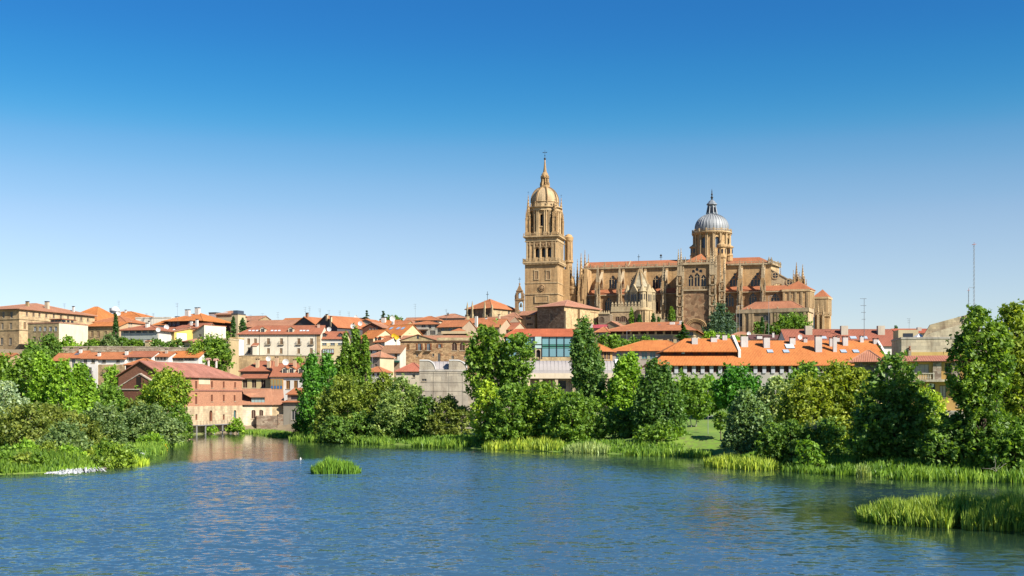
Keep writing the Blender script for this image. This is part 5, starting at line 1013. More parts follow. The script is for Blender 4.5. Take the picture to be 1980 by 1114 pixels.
for k in range(8):
    m = MB().use(CSTL); a, b = ring[k], ring[(k+1) % 8]; mx, my = (a[0]+b[0])/2-cx, (a[1]+b[1])/2-cy; L = sqrt(mx*mx+my*my); nx, ny = mx/L, my/L; tx, ty = -ny, nx
    for s in (-2.4, -1.5, 1.5, 2.4): m.lathe([(.36, zd0+2.2), (.3, zd1-2.4), (.5, zd1-1.6)], cx+nx*(L+.32)+tx*s, cy+ny*(L+.32)+ty*s, 8)
    for s in (-1.95, 1.95): m.prism([(cx+nx*(L+o)+tx*(s+w), cy+ny*(L+o)+ty*(s+w)) for o, w in ((.004, -1), (.004, 1), (.8, 1), (.8, -1))][::-1], zd0, zd0+2.2)
    m.prism([(cx+nx*(L+o)+tx*w, cy+ny*(L+o)+ty*w) for o, w in ((.004, -1.1), (.004, 1.1), (.35, 1.1), (.35, -1.1))][::-1], zd0+4.6, zd0+5.1); child(m, 'colonnette_group', drum)
m = MB().use(CSTL).lathe([(ro+.3, zd1-1.6), (ro+.5, zd1-1.5), (ro+.4, zd1-.3), (ro+1.2, zd1+.1), (ro+1.2, zd1+.6), (ro-.4, zd1+.8), (ro-.5, zd2+.6)], cx, cy, 16, A8); child(m, 'drum_cornice', drum)
rd = 26*mpp; zt_ = zc(364); hd = zt_-zd2; NR = 12
prof = [(rd, zd2-.5)]+[(rd*cos(t*pi/2/NR)**.86 if t < NR else 0, zd2+1.6+(hd-1.4)*sin(t*pi/2/NR)) for t in range(0, NR)]
prof = [p for p in prof if p[0] > 2.0]+[(2.0, zt_)]
m = MB().use(mat('stone', (.6, .44, .26), .9, .1)).lathe(prof, cx, cy, 32); dome = child(m, 'stone_dome', tower, True)
for k in range(8):
    an = A8+k*pi/4; m = MB().use(CSTL)
    for (r0, za), (r1, zb) in zip(prof, prof[1:]):
        for s in (-1, 1): m.tube((cx+(r0+.05)*cos(an)-s*.35*sin(an), cy+(r0+.05)*sin(an)+s*.35*cos(an), za), (cx+(r1+.05)*cos(an)-s*.35*sin(an), cy+(r1+.05)*sin(an)+s*.35*cos(an), zb), .2, n=5)
        for q in (0, .5): r, z = r0+(r1-r0)*q, za+(zb-za)*q; m.use(CST2).cbox(cx+(r+.35)*cos(an), cy+(r+.35)*sin(an), z, .45, .45, .5); m.use(CSTL)
    child(m, 'dome_rib', dome)
m = MB().use(CSTL).lathe([(rd+.25, zd2+1.4), (rd+.35, zd2+1.7), (rd+.2, zd2+2)], cx, cy, 32); baluster_z = zd1+.6
for k in range(16):
    an = k*pi/8; pinn(m, cx+(ro+.5)*cos(an), cy+(ro+.5)*sin(an), zd1+.6, zd1+(3.0 if k % 2 else 2.2), .4)
child(m, 'dome_band', dome)
zl1 = zc(345); zl2 = zc(333); zs = zc(309); m = MB().use(CST)
m.lathe([(2.6, zt_-.3), (2.55, zt_+1.3), (2.1, zt_+1.5)], cx, cy, 8, A8); m.lathe([(1.0, zt_+1.5), (1.0, zl1)], cx, cy, 8, A8)
for k in range(8):
    an = A8+k*pi/4; m.lathe([(.42, zt_+1.4), (.36, zl1)], cx+1.75*cos(an), cy+1.75*sin(an), 6); m.tube((cx+2.5*cos(an), cy+2.5*sin(an), zt_+1.4), (cx+1.8*cos(an), cy+1.8*sin(an), zl1-1.4), .28, .2, 5); m.ball(cx+2.3*cos(an), cy+2.3*sin(an), zt_+2.6, .33, 6, 4)
m.lathe([(2.3, zl1), (2.4, zl1+.4), (1.9, zl1+.5), (1.95, zl1+1.4), (1.6, zl1+2.4), (.9, zl2)], cx, cy, 12)
for k in range(8): an = k*pi/4; m.ball(cx+2.0*cos(an), cy+2.0*sin(an), zl1+1.0, .34, 6, 4)
lant = child(m, 'lantern', tower)
m = MB().use(CST).lathe([(1.05, zl2-.2), (.8, zl2+1), (.62, zl2+2.4), (.28, zs)], cx, cy, 10); child(m, 'spire', lant)
zk = zc(290); m = MB().use(IRON); m.ball(cx, cy, zs+.45, .62, 10, 6); m.tube((cx, cy, zs+.8), (cx, cy, zk), .13, .06); m.ball(cx, cy, zc(301), .28, 6, 4); m.box(cx-1.0, cx+1.0, cy-.08, cy+.08, zc(295)-.1, zc(295)+.12); [m.cbox(cx+s, cy, zc(295)-.25, .25, .2, .5) for s in (-1, 1)]; child(m, 'cross', lant)
for i, (x, y, tp) in enumerate(((1.4, 1.4, 378), (Wt-1.6, 1.4, 383), (Wt-1.4, Dt-1.6, 384), (1.6, Dt-1.4, 384))):
    m = MB().use(CST); zt2 = CH.zat(tp, x, y); za = zd0; H = zt2-za
    m.cbox(x, y, za, 2.8, 2.8, 2.2)
    for sx in (-1, 1):
        for sy in (-1, 1): pinn(m, x+sx*.95, y+sy*.95, za+2.2, za+H*.62, .62, .6)
    m.cbox(x, y, za+2.2, 1.9, 1.9, H*.42); m.cbox(x, y, za+H*.5, 2.3, 2.3, .5)
    for sx, sy in ((1, 0), (-1, 0), (0, 1), (0, -1)): m.use(CST2).cbox(x+sx*.8, y+sy*.8, za+H*.22, .55, .55, 1.8); m.use(CST)
    crocket_cone(m, x, y, za+H*.53, zt2, 1.05, 8, 6); m.use(IRON).tube((x, y, zt2), (x, y, zt2+2.2), .05); m.box(x-.4, x+.4, y-.04, y+.04, zt2+1.4, zt2+1.52); child(m, 'corner_pinnacle', tower)
# stair turret
tx, ty = CH.on_x(1099.5, 500, Wt+1.9)[0], 0; tx, ty = Wt+1.9, tx; tzz = lambda py: CH.zat(py, tx, ty); m = MB().use(CST)
m.lathe([(2.0, tzz(578)), (2.0, tzz(510)), (2.5, tzz(508)), (2.5, tzz(504)), (1.8, tzz(503)), (1.8, tzz(469)), (2.3, tzz(466)), (2.6, tzz(459.5)), (2.0, tzz(458)), (1.7, tzz(455)), (.2, tzz(452.5))], tx, ty, 16)
for k in range(8): an = k*pi/4; m.lathe([(.32, tzz(503)), (.28, tzz(467))], tx+1.95*cos(an), ty+1.95*sin(an), 6)
m.box(Wt+.004, Wt+3.2, ty-.6, ty+3, 0, tzz(459)); child(m, 'stair_turret', tower)
m = MB().use(CST); m.box(Wt+.004, Wt+6.5, ty-4.5, ty+5, 0, tzz(570)); m.box(Wt+.004, Wt+3.4, ty-5.5, ty-4.5, 0, tzz(523)); m.lathe([(1.9, tzz(570)), (1.9, tzz(562)), (2.2, tzz(560)), (2.2, tzz(557)), (1.5, tzz(556)), (1.3, tzz(545)), (.2, tzz(535))], Wt+4.6, ty-3.2, 12)
pinn(m, Wt+6, ty-4, tzz(570), tzz(545), 1.2)
for k in range(5): m.cbox(Wt+4.6+rr.uniform(-.9, .9), ty-4.6, tzz(556-k*4), .7, .6, .9)
child(m, 'tower_buttress', tower)
# ---- bell gable left of the tower
bx, by = CH.loc(wx(1003, 606), 606); zz = lambda py: CH.zat(py, bx, by); w = 8.5*CH.mpp(bx, by)
# ---- nave
YA, YC, YN, YB = 14.0, 25.0, 32.0, 11.2
xw = CH.xat(1125, YC); xe = CH.xat(1491, YC)
zcorn = P_(1213, 519, YC)[1]; zais = P_(1213, 570, YA)[1]; zar = P_(1213, 559, YC)[1]
XT0, XT1 = CH.xat(1306, 9), CH.xat(1402, 12)
def bay_window(mb, px, py, k, w, h, ops): u, z = P_(px, py, k); ops.append((u-w/2, u+w/2, z-h/2, z+h/2, 2)); return u, z
# clerestory walls
ops = []
for q, w in ((1139, 2.4), (1185, 4.2), (1227, 4.2), (1270, 4.6), (1419.5, 4.2), (1461, 4.8)): bay_window(None, q, 545 if w > 3 else 551, YC, w, 6.8 if w > 3 else 5.2, ops)
occ = []
for q, y in ((1190.5, 536), (1233, 535), (1274.5, 534), (1421, 531), (1464.5, 530)): u, z = P_(q, y, YC); occ.append((u-.75, u+.75, z-.75, z+.75, 1))
def local_wall(ops_, x0, x1, k, za, zb, mtl, name, dep=.9):
    m = MB().use(mtl); o2 = [(a-x0, b-x0, c, d, e) for a, b, c, d, e in ops_ if x0 < a and b < x1]
    cut_wall(m, lambda u, d, z: (x0+u, k+d, z), x1-x0, za, zb, o2, dep); o = child(m, name)
    for a, b, c, d, e in o2:
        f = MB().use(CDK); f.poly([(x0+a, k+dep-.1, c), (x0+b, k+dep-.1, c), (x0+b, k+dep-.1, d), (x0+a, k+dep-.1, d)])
        f.use(CSTL)
        if b-a > 2: 
            n = 2 if b-a > 3 else 1
            for t in range(n): u = x0+a+(b-a)*(t+1)/(n+1); f.box(u-.13, u+.13, k+.3, k+dep-.12, c, d-.9)
            f.box(x0+a, x0+b, k+.3, k+dep-.12, d-2.2, d-1.95)
        f.build('window', parent=o)
    return o
local_wall(ops+occ, xw, xe, YC, zais-2, zcorn, CST, 'clerestory_wall')
xe2 = CH.xat(1507, YN+7); m = MB().use(CSTL); m.poly([(xe, YC, zais-4), (xe2, YN+7, zais-4), (xe2, YN+7, zcorn), (xe, YC, zcorn)]); m.use(CST); m.poly([(xw, YN+7, 0), (xw, YC, 0), (xw, YC, zcorn), (xw, YN+7, zcorn)]); m.poly([(xe, YN+7, 0), (xw, YN+7, 0), (xw, YN+7, zcorn), (xe, YN+7, zcorn)]); child(m, 'end_wall')
m = MB().use(CPL)
for a, b in ((xw-.5, XT0), (XT1, xe+.5)): m.box(a, b, YC-.7, YC-.004, zcorn-.5, zcorn); m.box(a, b, YC-1.1, YC-.004, zcorn, zcorn+.55)
m.prism([(xe+.004, YC-1), (xe+1, YC-1), (xe2+1, YN+8), (xe2+.004, YN+8)], zcorn-.2, zcorn+.55); child(m, 'cornice')
m = MB().use(CPL)
for a, b in ((xw-.5, XT0), (XT1, xe+.8)): baluster(m, a, YC-.8, b, YC-.8, zcorn+.55, 1.2, .8)
baluster(m, xe+.8, YC-.8, xe2+.8, YN+7, zcorn+.55, 1.2, .8); child(m, 'balustrade')
def fin(mb, px, py, k, zb, w=.6): mb = MB().use(CPL); x, z = P_(px, py, k); pinn(mb, x, k, zb, z, w, .5); child(mb, 'finial')
for q in (1141.5, 1169.5, 1184, 1210.5, 1226, 1252.5, 1268, 1294, 1412, 1442, 1456): fin(m, q, 507 if q in (1169.5, 1210.5, 1252.5, 1294, 1442) else 511, YC-.8, zcorn+.3, .55)
for q, tp in ((1487, 497), (1491.5, 498)): fin(m, q, tp, YC-.8, zcorn+.3, .9)
for k, (dy, tp) in enumerate(((4.5, 506), (9, 505), (13, 507))): x, y = xe+.8+(xe2-xe)*dy/14, YC+dy; m = MB().use(CPL); pinn(m, x, y, zcorn+.3, CH.zat(tp, x, y), .8); child(m, 'finial')
zr = P_(1220, 505, YN)[1]; m = MB().use(CTL)
def gable_roof(m, a, b, y0, y1, zb, zt, hipr=0):
    ym = (y0+y1)/2
    m.thick([[(a, y0, zb), (b, y0, zb), (b-hipr, ym, zt), (a, ym, zt)], [(b, y1, zb), (a, y1, zb), (a, ym, zt), (b-hipr, ym, zt)]]+([[(b, y0, zb), (b, y1, zb), (b-hipr, ym, zt)]] if hipr else []), .3)
gable_roof(m, xw+1, XT0+6, YC-.3, YN+7.3, zcorn+.9, zr); child(m, 'nave_roof')
m = MB().use(CPL); xa = CH.xat(1131.5, YC); m.xprism([(YC-.3, zcorn+.9), (YN, zr), (YN, zr+.6), (YC-.3, zcorn+1.5)], xa, xa+.8); xa = CH.xat(1214, YC); m.xprism([(YC-.3, zcorn+.9), (YN, zr), (YN, zr+.35), (YC-.3, zcorn+1.25)], xa, xa+.5); child(m, 'roof_verge')
zr2 = P_(1440, 498, YN)[1]; m = MB().use(CTL); gable_roof(m, XT1-4, xe+.3, YC-.3, YN+7.3, zcorn+.9, zr2, 6.5); child(m, 'choir_roof')
for q, tp, y in ((1235, 492, YN), (1278, 493, YN)): x, z = P_(q, tp, y); m = MB().use(IRON).tube((x, y, zr-.3), (x, y, z), .12); m.box(x-.7, x+.7, y-.08, y+.08, z-1.4, z-1.15); (m.ball(x, y, z-.3, .6, 8, 5) if q > 1240 else m); child(m, 'roof_cross')
# aisles
ops = []
for q, y, w in ((1134, 586, 3.4), (1176.5, 588, 3.4), (1222, 588, 3.4), (1266, 588, 3.4), (1411, 580, 4), (1456, 579, 3.6), (1499, 580, 4)): bay_window(None, q, y, YA, w, 6.6, ops)
xwa = CH.xat(1114, YA); xea = CH.xat(1520, YA)
for a, b in ((xwa, XT0+.5), (XT1-.5, xea)):
    local_wall(ops, a, b, YA, 0, zais, CST2, 'aisle_wall')
    m = MB().use(CTL); m.thick([[(a, YA-.7, zais+.5), (b, YA-.7, zais+.5), (b, YC+.1, zar), (a, YC+.1, zar)]], .25); child(m, 'aisle_roof')
    m = MB().use(CPL); m.box(a, b, YA-.8, YA-.004, zais-.35, zais+.22); child(m, 'aisle_cornice')
# buttress piers with crocketed pinnacles and flyers
def buttress(px, top, pxf, zbase=0, w=2.0):
    x, zt = P_(px, top, YB); m = MB().use(CST); H = zt-zbase; za = zais
    m.box(x-w/2, x+w/2, YB-.9, YA-.004, zbase, za); m.box(x-w*.42, x+w*.42, YB-.6, YB+2.2, za, za+6.5); m.box(x-w/2-.15, x+w/2+.15, YB-1.05, YA-.004, za-.3, za+.1)
    b = child(m, 'buttress'); m = MB().use(CPL)
    for sx in (-1, 1):
        for q, (z0, z1) in enumerate(((zbase+2, za-9), (za-8.5, za-1), (za-.5, za+5.5))): pinn(m, x+sx*(w*.55), YB-1.1+q*.25, z0, z1, .75-.08*q, .62)
    pinn(m, x, YB-1.3, za-6, za+3, .8, .5)
    for sx in (-1, 1): pinn(m, x+sx*.6, YB, za+5, za+(zt-za)*.72, .55, .45)
    m.cbox(x, YB+.3, za+6.5, 1.3, 1.3, (zt-za)*.3); crocket_cone(m, x, YB+.3, za+6.3+(zt-za)*.28, zt, .75, 8, 6); child(m, 'pinnacle', b)
    if pxf:
        xf = x; zf1 = zcorn-1.2; zf0 = za+5.2; yc, N = YC, 8
        pr = [(YB+1.2, zf0), (yc-.004, zf1), (yc-.004, zar+.2)]
        r = (yc-YB-3.6)/2; ymid = yc-.5-r
        arc = [(ymid+r*cos(pi*t/N), zar-.6+(r*1.15)*sin(pi*t/N)) for t in range(N+1)]
        body = [(YB+1.2, za+.1), (YB+2.2, za+.1), *arc[::-1][0:0]]
        m = MB().use(CPL)
        up = [(YB+1.2+(yc-.2-YB-1.2)*t/10) for t in range(11)]
        zu = lambda y: zf0+(zf1-zf0)*(y-YB-1.2)/(yc-.2-YB-1.2)
        def zl(y):
            q = (y-ymid)/r
            return max(za+.1, zar-.6)+ (r*1.15*sqrt(max(0, 1-q*q)) if abs(q) < 1 else -(1 if y > ymid else 3))
        for a, b2 in zip(up, up[1:]):
            l0, l1 = min(zl(a), zu(a)-1.2), min(zl(b2), zu(b2)-1.2)
            for s, o in ((.45, 1), (-.45, -1)):
                q = [(x+s, a, l0), (x+s, b2, l1), (x+s, b2, zu(b2)), (x+s, a, zu(a))]; m.poly(q if o > 0 else q[::-1])
            m.poly([(x+.45, a, l0), (x-.45, a, l0), (x-.45, b2, l1), (x+.45, b2, l1)])
            m.poly([(x+.6, a, zu(a)), (x+.6, b2, zu(b2)), (x-.6, b2, zu(b2)), (x-.6, a, zu(a))]); m.poly([(x+.6, a, zu(a)-.35), (x+.6, b2, zu(b2)-.35), (x+.6, b2, zu(b2)), (x+.6, a, zu(a))])
            m.poly([(x-.6, a, zu(a)-.35), (x-.6, b2, zu(b2)-.35), (x-.6, b2, zu(b2)), (x-.6, a, zu(a))][::-1])
        m.use(CDK).box(x+.451, x+.47, yc-4, yc-3.2, zu(yc-3.6)-2.6, zu(yc-3.6)-1.6); m.use(CST).box(x-.7, x+.7, yc-.8, yc-.004, zar, zcorn-.5); child(m, 'flying_buttress')
for q, tp in ((1155.5, 513), (1197.5, 513.5), (1240.5, 511), (1283, 509), (1430.5, 504), (1475, 502)): buttress(q, tp, True)
# west end cluster
for q, tp, y, w in ((1123.5, 490, YB+2, 2.2), (1116.5, 502, YB+4, 1.6), (1131, 484.5, YC+8, 1.6), (1138, 492, YC+5, 1.3), (1110, 518, YB+3, 1.2)):
    m = MB().use(CST); x, z = P_(q, tp, y); m.cbox(x, y, 0, w, w, z-22); pinn(m, x, y, z-22, z-9, w*.8, .7); pinn(m, x-.5*w, y-.5*w, z-26, z-14, w*.4, .5); pinn(m, x+.5*w, y-.5*w, z-24, z-11, w*.4, .5); crocket_cone(m, x, y, z-12, z, w*.45, 8, 7); child(m, 'west_pinnacle')
x = CH.xat(1133, YA); m = MB().use(CST).box(x-.8, x+.8, YA-1.4, YC, 0, zcorn-1); child(m, 'west_buttress')
# ---- transept
YT = 8.0; xl0, xl1 = CH.xat(1320.5, YT), CH.xat(1372, YT); zt1 = P_(1345, 510.5, YT)[1]; zmid = P_(1345, 561.5, YT)[1]
ops = []
for q, w, h, y in ((1335.8, 2.4, 5.8, 542), (1347.8, 2.6, 6.8, 540.5), (1360.3, 2.4, 5.8, 542)): u, z = P_(q, y, YT); ops.append((u-w/2, u+w/2, z-h/2, z+h/2, 2))
for q, y in ((1340.6, 524.5), (1347.6, 521), (1354.8, 524)): u, z = P_(q, y, YT); ops.append((u-.75, u+.75, z-.75, z+.75, 1))
local_wall(ops, xl0, xl1, YT, zmid, zt1, CST2, 'transept_wall')
m = MB().use(mat('rubble', (.4, .26, .15), .9, .25, cw=1.6, ch=1.6)).box(xl0, xl1, YT-.6, YT+17, 0, zmid); m.use(CST2).box(xl0, xl1, YT+.95, YC+2, zmid, zt1)
child(m, 'portal_wall')
m = MB().use(CPL); m.box(xl0-.3, xl1+.3, YT-1.3, YT-.004, zmid-.3, zmid+.25); m.box(xl0-.3, xl1+.3, YT-.9, YT-.004, zt1-.4, zt1+.5); baluster(m, xl0, YT-.7, xl1, YT-.7, zmid+.25, 1.4, .8); baluster(m, xl0, YT-.6, xl1, YT-.6, zt1+.5, 1.2, .8)
for k in range(5): pinn(m, xl0+(xl1-xl0)*(k+.5)/5, YT-.6, zt1+.4, zt1+3.6, .5)
child(m, 'transept_cornice')
u, z = P_(1345.5, 640, YT); m = MB().use(CST); zA = P_(1345, 620, YT)[1]
for j in range(3):
    r0 = 5.2-j*.8
    for k in range(14): a = pi*k/14; b = pi*(k+1)/14; m.tube((u-r0*cos(a), YT-.75-.2*(2-j), zA-3.2+r0*.75*sin(a)), (u-r0*cos(b), YT-.75-.2*(2-j), zA-3.2+r0*.75*sin(b)), .3, n=5)
child(m, 'portal_arch')
m = MB().use(mat('tile', TILE_O)); xm, zm = P_(1356, 490.5, YT+9); m.thick([[(xl0, YT-.2, zt1+.8), (xl1, YT-.2, zt1+.8), (xm, YT+9, zm)], [(xl1, YT-.2, zt1+.8), (xl1, YT+18, zt1+.8), (xm, YT+9, zm)], [(xl1, YT+18, zt1+.8), (xl0, YT+18, zt1+.8), (xm, YT+9, zm)], [(xl0, YT+18, zt1+.8), (xl0, YT-.2, zt1+.8), (xm, YT+9, zm)]], .3); child(m, 'transept_roof')
def big_pier(pa, pb, top, y, pcs, sub=True):
    x0, x1 = CH.xat(pa, y), CH.xat(pb, y); m = MB().use(CST); zt = P_((pa+pb)/2, top, y)[1]; w = x1-x0
    zs_ = zt-11; m.box(x0, x1, y, YA+4, 0, zs_-12); m.box(x0+w*.12, x1-w*.12, y+.4, YA+4, zs_-12, zs_); b = child(m, 'transept_pier'); m = MB().use(CPL)
    for st in range(6):
        z0 = 2+st*(zs_-4)/6; 
        for fx in (.12, .88): pinn(m, x0+w*fx, y-.35, z0, z0+(zs_-4)/6*1.02, .8, .6)
        m.use(CST2).cbox(x0+w*.5, y-.25, z0+1.5, w*.35, .5, 3.2); m.use(CPL).cbox(x0+w*.5, y-.35, z0+4.8, w*.5, .7, .5)
    for fx, dz, ww in pcs: xx = x0+w*fx; pinn(m, xx, y+.8, zs_-4, zt+dz-5, ww, .7); crocket_cone(m, xx, y+.8, zt+dz-7.5, zt+dz, ww*.55, 8, 6); m.cbox(xx, y+1, zs_-6, ww*.9, ww*.9, zt+dz-zs_-1)
    child(m, 'pinnacle', b)
big_pier(1308, 1321.5, 482, YT-1, ((.25, 0, 1.1), (.62, .4, 1.3), (.95, -4, .9)))
big_pier(1371, 1385, 479.5, YT-1, ((.2, 0, 1.2), (.55, .2, 1.3), (.9, -1.5, 1.1)))
big_pier(1390, 1402.5, 497, YT+2, ((.2, -2, 1.0), (.8, 0, 1.1)))
m = MB().use(CST); x, y = CH.xat(1395, 17), 17; q = lambda py: CH.zat(py, x, y); m.lathe([(2.2, 0), (2.2, q(500)), (2.6, q(499)), (2.6, q(495)), (2.0, q(494)), (1.9, q(480)), (2.5, q(478)), (2.5, q(474)), (1.4, q(471)), (.15, q(462))], x, y, 12); m.use(CDK); [m.cbox(x+1.85*cos(a), y+1.85*sin(a), q(490), .7, .7, 2) for a in (-2.3, -1.2, -.2)]; child(m, 'stair_turret')
m = MB().use(CST2); m.box(CH.xat(1385, 10), CH.xat(1392, 10), 10, YC, 0, q(497)); child(m, 'pier_wall')
# ---- crossing dome
dx, dz0 = P_(1376.5, 498, YN+1); dy = YN+1; mpd = CH.mpp(dx, dy); qz = lambda py: CH.zat(py, dx, dy); Rd = 34*mpd
m = MB().use(CST); zb, zt = qz(500), qz(453); m.lathe([(Rd*1.06, zb-10), (Rd*1.06, zb), (Rd*.98, zb+.6)], dx, dy, 16, pi/16)
rg = [(dx+Rd*cos(pi/16+k*pi/8), dy+Rd*sin(pi/16+k*pi/8)) for k in range(16)]
for k in range(16):
    a, b = rg[k], rg[(k+1) % 16]; L = sqrt((a[0]-b[0])**2+(a[1]-b[1])**2); ux, uy = (b[0]-a[0])/L, (b[1]-a[1])/L
    cut_wall(m, lambda u, d, z: (a[0]+ux*u-uy*d, a[1]+uy*u+ux*d, z), L, zb+.5, zt, [(L/2-1.25, L/2+1.25, qz(483), qz(462), 1)] if k % 2 == 0 else [], .8)
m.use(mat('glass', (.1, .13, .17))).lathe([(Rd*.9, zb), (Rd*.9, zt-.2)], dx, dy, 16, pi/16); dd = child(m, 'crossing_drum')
for k in range(16):
    m = MB().use(CSTL); an = pi/16+k*pi/8
    for s in (-.35, .35): m.lathe([(.42, zb+.5), (.36, zt-1), (.55, zt-.3)], dx+(Rd+.3)*cos(an)-s*sin(an), dy+(Rd+.3)*sin(an)+s*cos(an), 7)
    child(m, 'column', dd)
m = MB().use(CSTL).lathe([(Rd+.3, zt-.9), (Rd+.6, zt-.6), (Rd+1.3, zt), (Rd+1.3, zt+.5), (Rd*.96, zt+.6)], dx, dy, 32)
for k in range(48): an = k*pi/24; m.cbox(dx+(Rd+.75)*cos(an), dy+(Rd+.75)*sin(an), zt-.7, .42, .42, .65)
for k in range(16):
    a, b = pi/16+k*pi/8, pi/16+(k+1)*pi/8; r = Rd+.9; baluster(m, dx+r*cos(a), dy+r*sin(a), dx+r*cos(b), dy+r*sin(b), zt+.5, 1.2, .7); m.cbox(dx+r*cos(a), dy+r*sin(a), zt+.5, .55, .55, 1.7)
child(m, 'drum_cornice', dd)
m = MB().use(CSTL).lathe([(Rd*.95, zt+.3), (Rd*.95, qz(446))], dx, dy, 32); child(m, 'attic_ring', dd)
Rm = 32.5*mpd; z0, z1 = qz(447), qz(414.5); NP = 14; pf = [(Rm, z0-.5)]+[(Rm*cos(t*pi/2/NP)**.9, z0+1.2+(z1-z0-1.2)*sin(t*pi/2/NP)) for t in range(NP)]+[(2.4, z1)]
pf = [p for p in pf if p[0] >= 2.4]
m = MB().use(LEAD).lathe(pf, dx, dy, 64); md = child(m, 'lead_dome', None, True)
for k in range(32):
    an = k*pi/16; m = MB().use(mat('metal', (.2, .22, .24), .5, metallic=.2))
    for (r0, za), (r1, zb2) in zip(pf, pf[1:]): m.tube((dx+r0*cos(an), dy+r0*sin(an), za), (dx+r1*cos(an), dy+r1*sin(an), zb2), .2, .2, 5)
    child(m, 'dome_rib', md)
m = MB().use(LEADK); za, zb2, zc2 = qz(414.5), qz(397), qz(387)
m.lathe([(3.0, z1-.3), (2.9, za), (2.2, za+.2), (2.0, zb2), (2.9, zb2+.2), (2.8, zb2+.6), (2.0, zb2+1.4), (1.5, zc2-.6), (.7, zc2)], dx, dy, 8, pi/8)
m.use(LEAD)
for k in range(8): an = pi/8+k*pi/4; m.tube((dx+2.9*cos(an), dy+2.9*sin(an), za), (dx+2.05*cos(an), dy+2.05*sin(an), zb2), .3, .2, 5)
m.use(CDK); [m.cbox(dx+2.0*cos(k*pi/4), dy+2.0*sin(k*pi/4), za+1, .8, .8, 2.4) for k in range(8)]
lt = child(m, 'lantern', md); m = MB().use(IRON); m.lathe([(.7, zc2), (.35, qz(385)), (.75, qz(382)), (.25, qz(379)), (.5, qz(376)), (.18, qz(373)), (.25, qz(371.5)), (.04, qz(365))], dx, dy, 8); child(m, 'finial', lt)
for px in (1341.5, 1410): 
    x, y = CH.xat(px, dy-4), dy-4; q = lambda py: CH.zat(py, x, y); m = MB().use(CST).lathe([(1.9, q(505)), (1.9, q(496)), (2.2, q(495)), (1.7, q(493)), (1.7, q(481)), (2.3, q(479.5)), (2.3, q(477.5)), (1.2, q(475)), (.15, q(471))], x, y, 10); m.use(CDK); [m.cbox(x+1.6*cos(a), y+1.6*sin(a), q(490), .7, .7, 2) for a in (-2.4, -1.4, -.4)]; child(m, 'drum_turret', dd)
# ---- east end: flyer with roundels, pinnacles, two square turrets
m = MB().use(CPL); y = YC+1
(xa, za), (xb, zb), (xm, zm) = P_(1492, 521, y), P_(1534, 545, y), P_(1512, 541, y)
N = 14
for i in range(N):
    t0, t1 = i/N, (i+1)/N; X0, X1 = xa+(xb-xa)*t0, xa+(xb-xa)*t1; U0, U1 = za+(zb-za)*t0, za+(zb-za)*t1
    lo = lambda t: za-8.5-13*t**2.2+4.0*sin(min(1, t*1.2)*pi/2)
    L0, L1 = lo(t0), lo(t1)
    for s, o in ((y-.8, 1), (y+.8, -1)): q = [(X0, s, L0), (X1, s, L1), (X1, s, U1), (X0, s, U0)]; m.poly(q if o > 0 else q[::-1])
    m.poly([(X0, y-1.1, U0), (X1, y-1.1, U1), (X1, y+1.1, U1), (X0, y+1.1, U0)]); m.poly([(X0, y-1.1, U0-.5), (X1, y-1.1, U1-.5), (X1, y-1.1, U1), (X0, y-1.1, U0)]); m.poly([(X0, y+.8, L0), (X1, y+.8, L1), (X1, y-.8, L1), (X0, y-.8, L0)])
    m.poly([(X0, y-1, L0), (X1, y-1, L1), (X1, y-1, L1+.7), (X0, y-1, L0+.7)])
fb = child(m, 'flying_buttress')
for q, py in ((1499, 533), (1526.5, 545.5)):
    x, z = P_(q, py, y-.9); m = MB().use(CSTL).lathe([(1.9, 0), (1.9, .25), (1.4, .25), (1.4, .05)], 0, 0, 16); m.use(CDK).lathe([(1.35, 0), (1.35, .06)], 0, 0, 12); m.use(CSTL).cbox(0, 0, .06, 2.6, .3, .15); m.cbox(0, 0, .06, .3, 2.6, .14); m.v = [(x+a, y-.82-c, z+b) for a, b, c in m.v]; child(m, 'roundel', fb)
for q, tp, yy, w in ((1540, 508, 28, 2.0), (1552, 512, 30, 2.0), (1534, 523, 30, 1.2), (1546, 527, 34, 1.0), (1559.5, 541, 30, 1.3), (1509.5, 518, 36, 1.0)):
    m = MB().use(CST); x, z = P_(q, tp, yy); m.cbox(x, yy, 0, w*1.1, w*1.1, z-12); [pinn(m, x+sx*w*.5, yy+sy*w*.5, z-15, z-6, w*.42, .5) for sx in (-1, 1) for sy in (-1, 1)]; m.cbox(x, yy, z-12, w*.7, w*.7, 4); crocket_cone(m, x, yy, z-8.2, z, w*.42, 8, 6); child(m, 'east_pinnacle')
